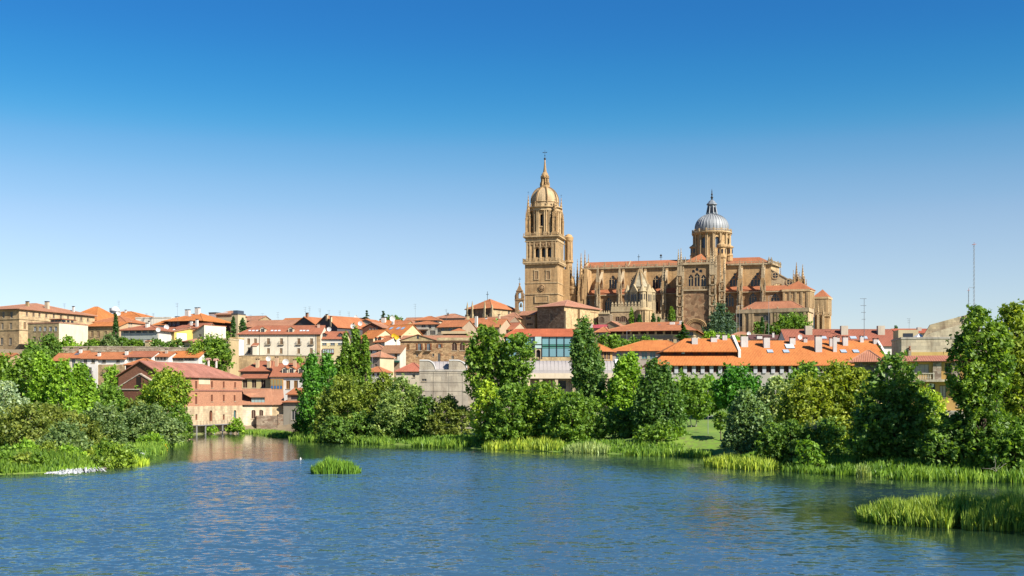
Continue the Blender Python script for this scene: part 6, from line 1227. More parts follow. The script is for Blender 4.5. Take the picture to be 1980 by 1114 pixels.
def sq_turret(pa, pb, pr, y, eave, apex, bot):
    D = 8.5; A = (CH.xat(pa, y), y); B = (CH.xat(pb, y), y); E = (CH.xat(pr, y+D), y+D); F = (A[0]+E[0]-B[0], y+D); ze = P_((pa+pb)/2, eave, y)[1]
    fp = [A, B, E, F]; m = MB().use(CST).prism(fp, 0, ze); m.use(CSTL); cxy = (sum(p[0] for p in fp)/4, y+D/2)
    for p, q in ((A, B), (B, E)):
        L = sqrt((q[0]-p[0])**2+(q[1]-p[1])**2); ux, uy = (q[0]-p[0])/L, (q[1]-p[1])/L; nx, ny = uy, -ux
        def bx_(u0, u1, d, za, zb): m.prism([(p[0]+ux*u+nx*o, p[1]+uy*u+ny*o) for u, o in ((u0, d), (u1, d), (u1, .004), (u0, .004))], za, zb)
        for k in range(5):
            for dd_ in (-.3, .3): u = .7+(L-1.4)*k/4+dd_; bx_(u-.2, u+.2, .35, ze-9, ze-1)
        bx_(-.35, L+.35, .6, ze-1, ze); m.use(CDK); [bx_(u-.5, u+.5, .06, ze-4.2, ze-2.8) for u in (L*.3, L*.7)]; m.use(CSTL)
    o = child(m, 'east_turret'); za = CH.zat(apex, *cxy); m = MB().use(CTL); e = 1.14; R4 = [(cxy[0]+(p[0]-cxy[0])*e, cxy[1]+(p[1]-cxy[1])*e, ze) for p in fp]; m.thick([[R4[k], R4[(k+1) % 4], (*cxy, za)] for k in range(4)], .25); m.build('turret_roof', parent=o)
sq_turret(1513, 1564.5, 1573.5, 13, 559.5, 543.5, 590)
sq_turret(1574, 1599.5, 1607, 24, 574, 559.5, 610)
m = MB().use(CST); xa, xb = CH.xat(1576, 16), CH.xat(1603, 16); zg = P_(1590, 612, 16)[1]; m.box(xa, xb, 16, 34, 0, zg); m.use(CSTL).box(xa-.3, xb+.4, 15.6, 34, zg, zg+.5); baluster(m, xa, 15.8, xb+.2, 15.8, zg+.5, 1.5, .8); baluster(m, xb+.2, 15.8, xb+.2, 34, zg+.5, 1.5, .8)
for q, tp in ((1582, 588), (1592, 592)): x, z = P_(q, tp, 15); m.box(x-.6, x+.6, 14, 16, 0, z-6); pinn(m, x, 15, z-8, z, 1.0)
child(m, 'ambulatory')
# ================================================================= buildings leaning on the cathedral
t = empty('bell_gable', (wx(1004, 590), 590, 38), R_(-15), 'small stone bell gable with two stacked open arches left of the tower foot', 'bell gable')
q = lambda py: wz(py, 590)-38; w = 8.2*590/FPX*1.05; m = MB().use(CST2)
zA, zB, zC, zD = q(580), q(563), q(550), q(546)
cut_wall(m, lambda u, d, z: (u-w, d, z), 2*w, 0, zA, [(w-.6, w+2.0, q(602), q(583), 1)], 1.6); cut_wall(m, lambda u, d, z: (u-w*.72, d, z), 1.44*w, zA, zB, [(w*.72-.7, w*.72+.9, q(577), q(566), 1)], 1.6)
for s, (a, b) in ((1, (w, zA)), (1, (w*.72, zB))): m.box(-a, -a+.01, .0, 1.6, 0 if b == zA else zA, b); m.box(a-.01, a, 0, 1.6, 0 if b == zA else zA, b)
cut_wall(m, lambda u, d, z: (w-u, 1.6-d+.0, z), 2*w, 0, zA, [(w-2.0, w+.6, q(602), q(583), 1)], .02); cut_wall(m, lambda u, d, z: (w*.72-u, 1.6-d, z), 1.44*w, zA, zB, [(w*.72-.9, w*.72+.7, q(577), q(566), 1)], .02)
m.box(-w-.2, w+.2, -.2, 1.8, zA-.2, zA+.3); m.box(-w*.75, w*.75, -.2, 1.8, zB-.1, zB+.4); m.yprism([(-w*.6, zB+.4), (w*.6, zB+.4), (0, zC)], .1, 1.5); m.build('gable_wall', parent=t)
m = MB().use(CST2); [(pinn(k_, s*w*.88, .8, zA+.3, zA+3.5, .9), k_.build('finial', parent=t)) for s, k_ in ((-1, MB().use(CST2)), (1, MB().use(CST2)))]; m.ball(0, .8, zC+.3, .5, 8, 5); m.use(IRON).tube((0, .8, zC), (0, .8, q(536)), .1); m.box(-.7, .7, .75, .85, q(540), q(540)+.2); m.build('finial', parent=t)
m = MB().use(mat('metal', (.12, .1, .06), .5)); m.lathe([(.75, q(590)-1), (.6, q(590)), (.3, q(590)+.9), (.05, q(590)+1.1)], .7, .8, 10); m.build('bell', parent=t)
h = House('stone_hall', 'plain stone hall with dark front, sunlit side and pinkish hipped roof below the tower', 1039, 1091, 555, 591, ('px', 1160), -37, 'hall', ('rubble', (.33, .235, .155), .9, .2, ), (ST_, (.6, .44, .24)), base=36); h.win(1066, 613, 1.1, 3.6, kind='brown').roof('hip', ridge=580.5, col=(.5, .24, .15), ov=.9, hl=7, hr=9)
u, z = h.hit('r', 1118, 613); m = MB().use(mat(ST_, (.58, .43, .25))).xprism([(u-.6, 0), (u+.6, 0), (u+.6, h.H-3), (u-.6, h.H-1)], h.W+.004, h.W+1.4); m.box(h.W+.004, h.W+.9, .0, 1.2, 0, h.H-2.5); m.build('buttress', parent=h.root); u, z = h.hit('r', 1150, 604); MB().use(mat(ST_, (.5, .33, .18))).box(h.W+.004, h.W+.2, u-4, u+4, z-.2, z+.2).build('string_course', parent=h.root)
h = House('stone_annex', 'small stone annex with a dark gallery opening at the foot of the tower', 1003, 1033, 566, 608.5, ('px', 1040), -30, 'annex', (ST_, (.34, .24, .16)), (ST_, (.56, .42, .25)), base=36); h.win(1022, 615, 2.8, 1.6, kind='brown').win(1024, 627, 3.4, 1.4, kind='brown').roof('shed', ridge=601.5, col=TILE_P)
# romanesque crossing tower of the old church
RX, RY = wx(1237, 588), 588; t = empty('romanesque_tower', (RX, RY, 38), R_(-15), 'old romanesque lantern tower with ribbed scaly stone cone and corner turrets before the nave', 'tower')
q = lambda py: wz(py, RY)-38; mp = RY/FPX; RS = mat('stone', (.5, .4, .24), .9, .16, rh=.35, bw=.5)
m = MB().use(RS); R0 = 19*mp; m.lathe([(R0+.3, 0), (R0+.3, q(590)), (R0, q(589)), (R0, q(557)), (R0+.3, q(556))], 0, 0, 16); body = m.build('lantern_drum', parent=t)
m = MB().use(mat('stone', (.42, .37, .26), .9, .25, rh=.5, bw=.6)); pr = [(R0+.4, q(557)), (R0*.86, q(549)), (R0*.62, q(539)), (R0*.36, q(530)), (.3, q(521))]; m.lathe(pr, 0, 0, 8, pi/8); cone = m.build('scaled_cone', parent=t)
m = MB().use(CSTL)
for k in range(8):
    an = pi/8+k*pi/4
    for (r0, a), (r1, b) in zip(pr, pr[1:]):
        for s in range(4): f = s/4; r, z = r0+(r1-r0)*f, a+(b-a)*f; m.cbox(r*cos(an), r*sin(an), z-.1, .6, .6, .62)
m.ball(0, 0, q(521), .5, 6, 4); m.build('crockets', parent=cone)
for k in range(12):
    an = pi*2*k/12+.13; m = MB().use(CSTL); cx_, cy_ = R0*cos(an), R0*sin(an)
    m.use(CDK).cbox(cx_, cy_, q(586), .9, .9, q(572)-q(586)); m.use(CSTL); [m.lathe([(.3, q(588)), (.25, q(570)), (.42, q(569))], cx_*1.03-s*.75*sin(an), cy_*1.03+s*.75*cos(an), 6) for s in (-1, 1)]; m.build('window', parent=body)
for an, hh, w in ((-2.75, 551, 1.7), (-1.2, 553, 1.9), (.2, 556, 1.7), (1.9, 553, 1.7)):
    x, y = (R0+1.3)*cos(an), (R0+1.3)*sin(an); m = MB().use(RS).lathe([(w, 0), (w, q(585)), (w*.92, q(584)), (w*.92, q(567)), (w*1.15, q(566)), (.1, q(hh))], x, y, 10)
    for k in range(8): a = k*pi/4; m.use(CDK).cbox(x+w*.85*cos(a), y+w*.85*sin(a), q(581), .45, .45, 2.6)
    m.build('corner_turret', parent=t)
for an in (-1.95, -.45):
    x, y = (R0+.4)*cos(an), (R0+.4)*sin(an); ux, uy = -sin(an), cos(an); m = MB().use(RS)
    m.prism([(x+ux*s*2.2+cos(an)*o, y+uy*s*2.2+sin(an)*o) for s, o in ((-1, -.8), (-1, .7), (1, .7), (1, -.8))][::-1], 0, q(566)); n0 = len(m.v); P4 = [(x+ux*s*2.3+cos(an)*o, y+uy*s*2.3+sin(an)*o) for s, o in ((-1, .8), (1, .8), (1, -2), (-1, -2))]; tp = [(x+cos(an)*.8, y+sin(an)*.8, q(551)), (x-cos(an)*2.5, y-sin(an)*2.5, q(551))]
    m.poly([(*P4[0], q(566)), (*P4[1], q(566)), tp[0]]); m.poly([(*P4[1], q(566)), (*P4[2], q(566)), tp[1], tp[0]]); m.poly([(*P4[3], q(566)), (*P4[0], q(566)), tp[0], tp[1]]); m.use(CDK)
    [m.cbox(x+cos(an)*.6+ux*s, y+sin(an)*.6+uy*s, q(584), .6, .6, 3.4) for s in (-1.1, 0, 1.1)]; m.build('gablet', parent=t)
h = House('old_church', 'low battlemented church wing with pointed merlons and arched windows below the scaly cone', 1182, 1238, 578, 601, 14, -10, 'church', (ST_, (.44, .32, .19)), (ST_, (.56, .43, .25)), base=36); h.win(1205, 617, 4, 3, arch=1, kind='brown').win(1222, 617, 3, 2.6, arch=1, kind='brown').win(1194, 617, 2.2, 2.4, arch=1, kind='brown').roof('flat', col=(.5, .42, .28))
m = MB().use(RS); m.box(-.3, h.W+.3, -.3, -.004, h.H-.4, h.H+.2); m.box(-.12, h.W+.12, -.15, .2, h.H+.5, h.H+2.2)
for k in range(9): x = .6+k*(h.W-1.2)/8; m.box(x-.5, x+.5, -.2, .5, h.H+2.2, h.H+3.4); m.lathe([(.75, h.H+3.4), (.03, h.H+4.6)], x, .15, 4, pi/4)
m.build('battlements', parent=h.root)
t = empty('stone_apse', (wx(1247, 577), 577, 36), R_(-15), 'rounded sunlit stone apse standing right of the battlemented old church', 'apse'); q = lambda py: wz(py, 577)-36
m = MB().use(mat(ST_, (.62, .46, .25))).lathe([(4.0, 0), (4.0, q(602)), (4.3, q(601)), (4.3, q(599.5)), (3.6, q(599)), (.3, q(593))], 0, 0, 18); [m.lathe([(.3, 0), (.3, q(602))], 4.1*cos(a), 4.1*sin(a), 6) for a in (-2.6, -2.0, -1.4, -.8, -.2)]; m.build('wall', parent=t)
h = House('stone_terrace', 'stepped stone terrace with small spire finials among young cypresses', 1257, 1292, 572, 620, 10, -12, 'terrace', (ST_, (.6, .45, .26)), base=36); h.roof('flat', col=(.6, .48, .3))
m = MB().use(mat(ST_, (.62, .48, .28))).yprism([(0.1, h.H), (h.W*.6, h.H), (h.W*.55, h.H+3.5), (.1, h.H+3.5)], 1.5, 6); m.use(CSTL); [pinn(m, h.W*f, .4, h.H, h.H+5-f*2, .6) for f in (.45, .8, .97)]; m.build('upper_steps', parent=h.root)
h = House('ruined_cloister', 'short grey stone wing with a dark round arch left of the battlemented church', 1157, 1180, 572, 609, 10, -14, 'wing', (ST_, (.3, .23, .16)), base=36); h.win(1163.5, 619, 2.6, 3, arch=1, kind='brown').roof('flat', col=(.4, .33, .22)); m = MB().use(RS); [m.lathe([(.8, h.H+.5), (.05, h.H+2.2)], .7+k*(h.W-1.4)/4, .1, 4, pi/4) for k in range(5)]; m.build('merlons', parent=h.root)
# sacristy
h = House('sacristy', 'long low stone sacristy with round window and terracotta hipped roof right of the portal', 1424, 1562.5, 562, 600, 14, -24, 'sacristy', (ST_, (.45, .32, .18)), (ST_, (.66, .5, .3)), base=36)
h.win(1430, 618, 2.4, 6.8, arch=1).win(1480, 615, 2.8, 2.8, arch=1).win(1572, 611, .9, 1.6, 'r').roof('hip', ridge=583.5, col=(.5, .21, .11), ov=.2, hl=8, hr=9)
m = MB().use(CPL); m.box(-.3, h.W+.5, -.5, -.004, h.H-.6, h.H+.0); m.box(-.2, h.W+.4, -.35, -.004, h.H+0, h.H+1.3); m.box(h.W+.004, h.W+.5, -.5, h.D, h.H-.6, h.H); m.box(h.W+.004, h.W+.4, -.35, h.D, h.H, h.H+1.3); m.build('parapet', parent=h.root)
for p in (1438, 1450, 1455.5, 1492, 1499, 1505, 1540, 1556): x = h.fr.xat(p, 0); MB().use(CSTL).box(x-.55, x+.55, -.4, -.004, 0, h.H-.6).build('pilaster', parent=h.root)
for p in (1445, 1451.5, 1503.5): MB().use(CPL).ball(h.fr.xat(p, -.2), -.2, h.H+1.7, .4, 6, 4).build('finial', parent=h.root)
# ================================================================= trees, bushes and reeds
G_POP = ((.04, .082, .011), (.1, .165, .018)); G_BRI = ((.062, .13, .011), (.145, .235, .024)); G_DRK = ((.038, .076, .014), (.085, .15, .026)); G_MID = ((.042, .088, .013), (.1, .17, .022))
G_WIL = ((.065, .1, .014), (.145, .185, .03)); G_OLV = ((.06, .086, .016), (.125, .15, .03)); G_GRY = ((.055, .095, .032), (.115, .16, .058)); G_SIL = ((.08, .13, .06), (.24, .29, .19)); G_YEL = ((.08, .118, .012), (.175, .21, .028)); G_LIM = ((.09, .155, .01), (.21, .27, .025)); G_CYP = ((.016, .045, .012), (.034, .08, .018)); G_CED = ((.028, .056, .036), (.06, .1, .06))
G_REED = ((.045, .1, .012), (.12, .185, .024)); G_REEDY = ((.085, .14, .014), (.2, .24, .03)); G_REEDG = ((.11, .16, .045), (.2, .24, .085))
BARK = ('wood', (.16, .12, .085), .95, .4); BARKW = ('wood', (.5, .46, .38), .9, .4)
def leaves(rng, cen, nrm, size, elong=1.7):
    n = len(cen); t = rng.normal(size=(n, 3)); t -= nrm*(t*nrm).sum(1)[:, None]; t /= np.linalg.norm(t, axis=1)[:, None]+1e-9
    b = np.cross(nrm, t); s = (size*rng.uniform(.45, 1.2, n)**1.3*1.25)[:, None]
    a = t*s*elong*.5; c = b*s*.5; k = nrm*s*.12
    v = np.stack([cen-a, cen-c*1+k, cen+a, cen+c*1+k], 1).reshape(-1, 3)
    return v, np.arange(n*4).reshape(n, 4)
ENV = {'poplar': lambda t: np.interp(t, [0, .08, .3, .6, .85, 1], [.35, .75, 1, .85, .5, .12]),
       'spire': lambda t: np.interp(t, [0, .1, .4, .75, 1], [.5, .85, 1, .7, .06]),
       'round': lambda t: np.sqrt(np.clip(1-(2*t-1)**2, .03, 1))*np.interp(t, [0, .3, 1], [.9, 1, .95]),
       'dome': lambda t: np.sqrt(np.clip(1-t**2.2, .02, 1))*np.interp(t, [0, .15, 1], [.85, 1, 1]),
       'cone': lambda t: np.interp(t, [0, .1, 1], [.8, 1, .03])}
def tree(name, label, kind, Y, spires, leaf=G_MID, size=.45, k=6.0, px=None, cat=None, group=None, bark=BARK, trunk=.02, seed=0, lean=0, base=None, ups=.35, limbs=True, cl=None):
    size *= .88; k *= .95
    rng = np.random.default_rng(seed or (abs(hash(label)) % 99991 if False else sum(ord(c)*(i+3) for i, c in enumerate(label)) % 99991))
    px0 = px if px is not None else spires[0][0]; X0 = wx(px0, Y); zg = gz(X0, Y) if base is None else base
    root = empty(name, (X0, Y, zg), 0, label, cat or name.replace('_', ' '), group); V = []; Fc = []; off = 0; tm = MB(); top = 0
    for (p, pt, pb, hw) in spires:
        cx_ = wx(p, Y)-X0; zt, zb_ = wz(pt, Y)-zg, max(wz(pb, Y)-zg, -.1); Hh = max(zt-zb_, 1); Rr_ = hw*1.1/FPX*Y; dy0 = rng.uniform(-.3, .3)*Rr_
        top = max(top, zt)
        rc = Rr_*(cl or {'poplar': .27, 'spire': .32, 'round': .24, 'dome': .2, 'cone': .26}[kind]); rc = max(rc, size*1.2)
        ncl = int(np.clip(Hh*Rr_/(rc*rc)*1.7, 9, 260))
        t = rng.uniform(0, 1, ncl)**.85; an = rng.uniform(0, 2*pi, ncl); e = ENV[kind](t)
        rr_ = np.sqrt(rng.uniform(.12, 1, ncl))*np.clip(e*Rr_*1.06-rc*.3, .05*Rr_, None)*rng.uniform(.85, 1.12, ncl)
        cz_ = zb_+rc*.4+t*np.maximum(Hh-rc*1.2, .5)
        cc = np.stack([cx_+rr_*np.cos(an)+lean*(t-.5)*Hh, dy0+rr_*np.sin(an), cz_], 1)
        N = int(k*pi*Rr_*Hh*.75/(size*size)); N = int(np.clip(N, 120, 26000))
        w = rng.uniform(.5, 1.5, ncl); ci = rng.choice(ncl, N, p=w/w.sum())
        d = rng.normal(size=(N, 3)); d /= np.linalg.norm(d, axis=1)[:, None]; d[:, 2] = np.where(d[:, 2] < -.3, d[:, 2]*.6, d[:, 2])
        vs = 1.75 if kind in ('poplar', 'spire') else .85
        rad = rc*rng.uniform(.2, 1, N)**.5*rng.uniform(.6, 1.35, ncl)[ci]
        rad = np.where(rng.uniform(0, 1, N) < .18, rad*1.5, rad)
        P = cc[ci]+d*rad[:, None]*np.array([1, 1, vs])
        nm = d*.65+rng.normal(size=(N, 3))*.65+np.array([0, 0, ups]); nm /= np.linalg.norm(nm, axis=1)[:, None]
        # leafy shoots that break the outline, thinning towards their tips
        ns = int(np.clip(ncl*1.1, 14, 240)); st_ = rng.uniform(.04, 1, ns); sa = rng.uniform(0, 2*pi, ns); se = ENV[kind](st_)*Rr_; ro_ = se*rng.uniform(.45, .95, ns)
        upw = {'poplar': 1.5, 'spire': 1.9, 'round': .7, 'dome': .55, 'cone': .2}[kind]; dv = np.stack([np.cos(sa), np.sin(sa), upw*rng.uniform(.3, 1.3, ns)+st_*.6], 1)+rng.normal(0, .25, (ns, 3)); dv /= np.linalg.norm(dv, axis=1)[:, None]
        sl_ = Rr_*rng.uniform(.25, .75, ns)*(.75 if kind == 'dome' else 1); s0 = np.stack([cx_+ro_*np.cos(sa)+lean*(st_-.5)*Hh, dy0+ro_*np.sin(sa), zb_+st_*Hh*.93], 1)
        q = rng.uniform(0, 1, N) < .42; nq = int(q.sum()); si = rng.integers(0, ns, nq); u = rng.uniform(0, 1, nq)**1.15
        P[q] = s0[si]+dv[si]*(u*sl_[si])[:, None]+rng.normal(0, 1, (nq, 3))*(sl_[si]*(.2-.13*u))[:, None]; P[q, 2] -= .12*sl_[si]*u*u*(kind == 'dome')
        q = rng.uniform(0, 1, N) < .06; nq = int(q.sum()); tq = rng.uniform(0, 1, nq); aq = rng.uniform(0, 2*pi, nq); rq = ENV[kind](tq)*Rr_*np.sqrt(rng.uniform(.25, 1.2, nq))
        P[q] = np.stack([cx_+rq*np.cos(aq)+lean*(tq-.5)*Hh, dy0+rq*np.sin(aq), zb_+tq*Hh*.97], 1)
        P[:, 2] = np.maximum(P[:, 2], .05)
        v, f = leaves(rng, P, nm, size); V.append(v); Fc.append(f+off); off += len(v)
        if limbs:
            r0 = max(.07, Hh*trunk); zc_ = zb_+Hh*.75; tm.tube((cx_*.35 if len(spires) > 1 else -lean*Hh*.5, 0, -.4), (cx_-lean*Hh*.2, dy0, zb_+Hh*.3), r0, r0*.7); tm.tube((cx_-lean*Hh*.2, dy0, zb_+Hh*.3), (cx_+lean*.3*Hh, dy0, zc_), r0*.7, r0*.2)
            for q in range(0, ncl, 3): tt = max(.1, (t[q]-.25)*.8); tm.tube((cx_+lean*(tt-.5)*Hh, dy0, zb_+Hh*tt), cc[q], r0*.3, r0*.1, 4)
    me = np_mesh('crown', np.concatenate(V), np.concatenate(Fc)); me.materials.append(leafmat(*leaf))
    o = bpy.data.objects.new('crown', me); COL.objects.link(o); o.parent = root
    if limbs: tm.build('trunk', mat(*bark), root)
    return root
def cedar(label, Y, px, top, bot, hw, leaf=G_CED, size=.5, group=None, base=None, name='cedar_tree', tiers=7, bare=.15):
    rng = np.random.default_rng(sum(map(ord, label))); X0 = wx(px, Y); zb_ = wz(bot, Y); zt = wz(top, Y); R0_ = hw/FPX*Y; Hh = zt-zb_
    root = empty(name, (X0, Y, zb_), 0, label, 'conifer', group); cen = []; nm = []; tm = MB(); tm.tube((0, 0, -.5), (0, 0, Hh*.97), Hh*.022, .05)
    for i in range(tiers):
        t = bare+(1-bare)*i/(tiers-1); R1 = R0_*(1.02-t)*rng.uniform(.75, 1.15)+.25
        for b in range(5):
            a = rng.uniform(0, 2*pi); L = R1*rng.uniform(.35, 1.25); n = int(max(14, L*60/size*.35)); s = rng.uniform(.12, 1, n)
            q = np.stack([s*L*cos(a), s*L*sin(a), t*Hh*.95+.12*L*s-.02+rng.normal(0, .04, n)*Hh*.3+rng.normal()*.03*Hh], 1)+rng.normal(0, .13*L+.05, (n, 3))*np.array([1, 1, .35])
            cen.append(q); m_ = rng.normal(0, .35, (n, 3))+np.array([0, 0, 1]); nm.append(m_/np.linalg.norm(m_, axis=1)[:, None]); tm.tube((0, 0, t*Hh*.92), (L*.9*cos(a), L*.9*sin(a), t*Hh*.95+.1*L), Hh*.008, .02, 4)
    v, f = leaves(rng, np.concatenate(cen), np.concatenate(nm), size); me = np_mesh('crown', v, f); me.materials.append(leafmat(*leaf))
    o = bpy.data.objects.new('crown', me); COL.objects.link(o); o.parent = root; tm.build('trunk', mat(*BARK), root); return root
def reeds(name, label, pts, h=2.0, wid=3.0, dens=9, leaf=G_REED, bw=.07, cat='reeds', water=True, seed=1, inset=0.0, hvar=.45, n=None):
    """pts: world (x, y) centre line; blades scattered within wid of it"""
    rng = np.random.default_rng(seed+sum(map(ord, label))); pts = np.array(pts, float); seg = np.hypot(*np.diff(pts, axis=0).T); L = seg.sum()
    N = n or int(np.clip(L*wid*dens, 200, 26000)); cum = np.concatenate([[0], np.cumsum(seg)])
    s = rng.uniform(0, L, N); i = np.clip(np.searchsorted(cum, s)-1, 0, len(seg)-1); f = ((s-cum[i])/seg[i])[:, None]
    d = (pts[i+1]-pts[i])/seg[i][:, None]; o = rng.uniform(-1, 1, N)
    edge = np.minimum(1, np.minimum(s, L-s)/(wid*.6)+.25)
    P = pts[i]*(1-f)+pts[i+1]*f+np.stack([-d[:, 1], d[:, 0]], 1)*(o*wid/2*np.sqrt(edge))[:, None]
    clump = np.sin(P[:, 0]*.9+seed)*np.cos(P[:, 1]*.7+seed*2)+np.sin(P[:, 0]*2.3)*.5
    hh = h*(1-hvar*rng.uniform(0, 1, N)**1.5)*(1+.16*clump)*(.6+.4*np.sqrt(np.clip(1-np.abs(o)**3, 0, 1)))*(.55+.45*edge)
    z0 = np.minimum(ground(P[:, 0], P[:, 1]), 1.5); z0 = np.maximum(z0, -.25)
    a = rng.uniform(0, 2*pi, N); ln = rng.uniform(.03, .38, N)*hh; ca, sa = np.cos(a), np.sin(a); w = bw*rng.uniform(.6, 1.4, N)
    fa = rng.uniform(0, pi, N); wx_, wy_ = np.cos(fa)*w, np.sin(fa)*w
    def pt(t, k, wf): return np.stack([P[:, 0]+ca*ln*t*t+wx_*k*wf, P[:, 1]+sa*ln*t*t+wy_*k*wf, z0+hh*(t-.12*t**3*ln/(.2*hh+.01)*.5)], 1)
    V = np.stack([pt(0, -1, .8), pt(0, 1, .8), pt(.55, 1, 1), pt(.55, -1, 1), pt(1, .1, .3), pt(1, -.1, .3)], 1).reshape(-1, 3)
    b = (np.arange(N)*6)[:, None]; F = np.concatenate([b+np.array([[0, 1, 2, 3]]), b+np.array([[3, 2, 4, 5]])])
    me = np_mesh(name, V, F); me.materials.append(leafmat(*leaf, .35)); ob = bpy.data.objects.new(name, me); COL.objects.link(ob); return tag(ob, label, cat, kind='stuff')
def W_(px, py): Y = CAMZ*FPX/(py-HY); return (wx(px, Y), Y)

# ---------------------------------------------------------------- left bank
LB = 'trees on the left bank'
tree('poplar_tree', 'bright green poplar at the far left edge, above the silver-leaved tree', 'poplar', 240, [(8, 690, 840, 34), (-14, 676, 840, 32)], G_POP, .42, 6, group=LB)
tree('poplar_tree', 'tallest dark poplar clump hiding the foot of the stone college', 'poplar', 268, [(62, 664, 830, 28), (84, 672, 830, 24)], G_MID, .45, 6, group=LB)
tree('poplar_tree', 'dense poplar second from the left edge with pale-tipped top shoots', 'poplar', 232, [(45, 682, 850, 28), (25, 712, 850, 24)], G_POP, .4, 6, group=LB)
tree('poplar_tree', 'bright poplar in the middle of the left clump below the five-window annex', 'poplar', 226, [(82, 684, 850, 26), (98, 700, 850, 22)], G_BRI, .4, 6, group=LB)
tree('poplar_tree', 'bright poplar with a thin pale stem showing low in its crown', 'poplar', 222, [(122, 698, 850, 25), (108, 722, 850, 20)], G_BRI, .4, 6, group=LB, bark=BARKW)
tree('poplar_tree', 'pointed poplar at the right end of the left clump before the white terraced house', 'poplar', 230, [(150, 702, 850, 17), (163, 706, 850, 15), (176, 732, 850, 15)], G_BRI, .4, 6, group=LB)
tree('leafy_tree', 'round mid-green tree filling the gap between left poplars and the brick mill', 'round', 262, [(203, 742, 838, 32), (222, 758, 838, 22)], G_MID, .42, 6, group=LB)
tree('leafy_tree', 'small fresh green tree in front of the half-tan terraced house', 'round', 350, [(216, 708, 775, 16)], G_BRI, .5, 6, group=LB)
tree('white_poplar', 'silver-leaved white poplar at the left edge', 'dome', 188, [(8, 733, 860, 34), (40, 768, 870, 32)], G_SIL, .34, 5, group=LB)
tree('willow_bush', 'dark olive willow thicket under the silver-leaved tree', 'dome', 180, [(55, 782, 905, 48), (18, 800, 912, 40)], G_OLV, .3, 6, group=LB)
tree('willow_bush', 'grey-topped sallow with pale upper leaves right of the dark olive thicket', 'dome', 174, [(125, 818, 900, 40), (104, 840, 905, 30)], G_GRY, .28, 6, group=LB)
tree('willow_bush', 'tawny olive thicket between the left poplars and the grey round sallow', 'dome', 196, [(142, 795, 880, 40), (172, 815, 880, 30), (100, 780, 880, 40)], G_OLV, .32, 6, group=LB)
tree('willow_bush', 'rounded grey-green sallow left of the largest one', 'dome', 208, [(200, 785, 870, 38), (186, 800, 870, 30)], G_GRY, .3, 7, group=LB)
tree('willow_bush', 'largest rounded grey-green sallow under the brick mill gable', 'dome', 236, [(290, 784, 860, 48), (258, 796, 868, 32), (330, 808, 858, 30)], G_GRY, .32, 7, group=LB)
tree('willow_bush', 'dull olive bush close under the dark mill gable', 'dome', 262, [(262, 772, 850, 26)], G_OLV, .34, 6, group=LB)
tree('lime_tree', 'yellow-green tree spreading across the corner of the brick mill', 'round', 284, [(318, 716, 815, 33), (338, 718, 800, 26), (295, 738, 815, 24)], ((.055, .11, .012), (.16, .21, .022)), .45, 5, group=LB)
tree('leafy_bush', 'mid-green bush at the water under the yellow-green tree', 'dome', 277, [(342, 783, 850, 24), (356, 800, 850, 15)], G_MID, .36, 6, group=LB)
tree('reed_bush', 'yellowish bush on the weir between two streaks of white water', 'dome', 168, [(216, 852, 905, 32), (240, 868, 905, 22)], ((.06, .11, .012), (.14, .2, .025)), .26, 6, group=LB, limbs=False)
tree('reed_bush', 'dark green rushy clump at the outer end of the weir', 'dome', 184, [(255, 868, 896, 16), (238, 872, 900, 14)], G_DRK, .26, 6, group=LB, limbs=False)
tree('reed_bush', 'bright rushy bush on the bank below the largest sallow', 'dome', 222, [(278, 842, 872, 16), (300, 838, 864, 18)], G_BRI, .28, 6, group=LB, limbs=False)
tree('reed_bush', 'golden tipped bush at the water edge left of the white weir', 'dome', 176, [(168, 866, 898, 13), (76, 886, 912, 16)], G_YEL, .24, 6, group=LB, limbs=False)
for lb_, px_, tp_, hw_, lf_ in (('rounded green bush at the bottom left corner of the bank', 14, 862, 26, G_MID), ('bright round bush second along the left waterline', 52, 852, 26, G_BRI), ('olive round bush third along the left waterline', 92, 858, 24, G_WIL), ('green round bush beside the white weir water', 132, 862, 24, G_BRI)):
    tree('leafy_bush', lb_, 'dome', 169, [(px_, tp_, 904, hw_), (px_+14, tp_+14, 904, hw_*.7)], lf_, .28, 6, group=LB, limbs=False)
for a in (('reed_bank', 'green reeds at the bottom left edge of the water', [(-110, 153), (-72, 154.5), (-66, 155)], 1.7, 5), ('reed_bank', 'green reeds right of the golden tipped bush before the weir', [(-72, 163), (-64, 164), (-61, 170)], 1.7, 6)): reeds(*a, dens=16, bw=.075, leaf=G_POP)
reeds('reed_bank', 'low grass tufts on the outer tip of the weir', [(-57.5, 167), (-55.3, 171), (-56, 178)], 1.5, 3.2, 24, G_LIM)
reeds('reed_bank', 'sparse tufts growing through the white water of the weir', [(wx(92, 157), 157), (wx(150, 159), 159.5), (wx(192, 164), 164)], 1.1, 2.2, leaf=G_BRI, n=130)
reeds('reed_bank', 'rusty and green reeds along the left bank up to the mill', [(-63, 204), (-69, 226), (-77, 268), (-83, 290)], 2.4, 5.5, 9, G_REED)
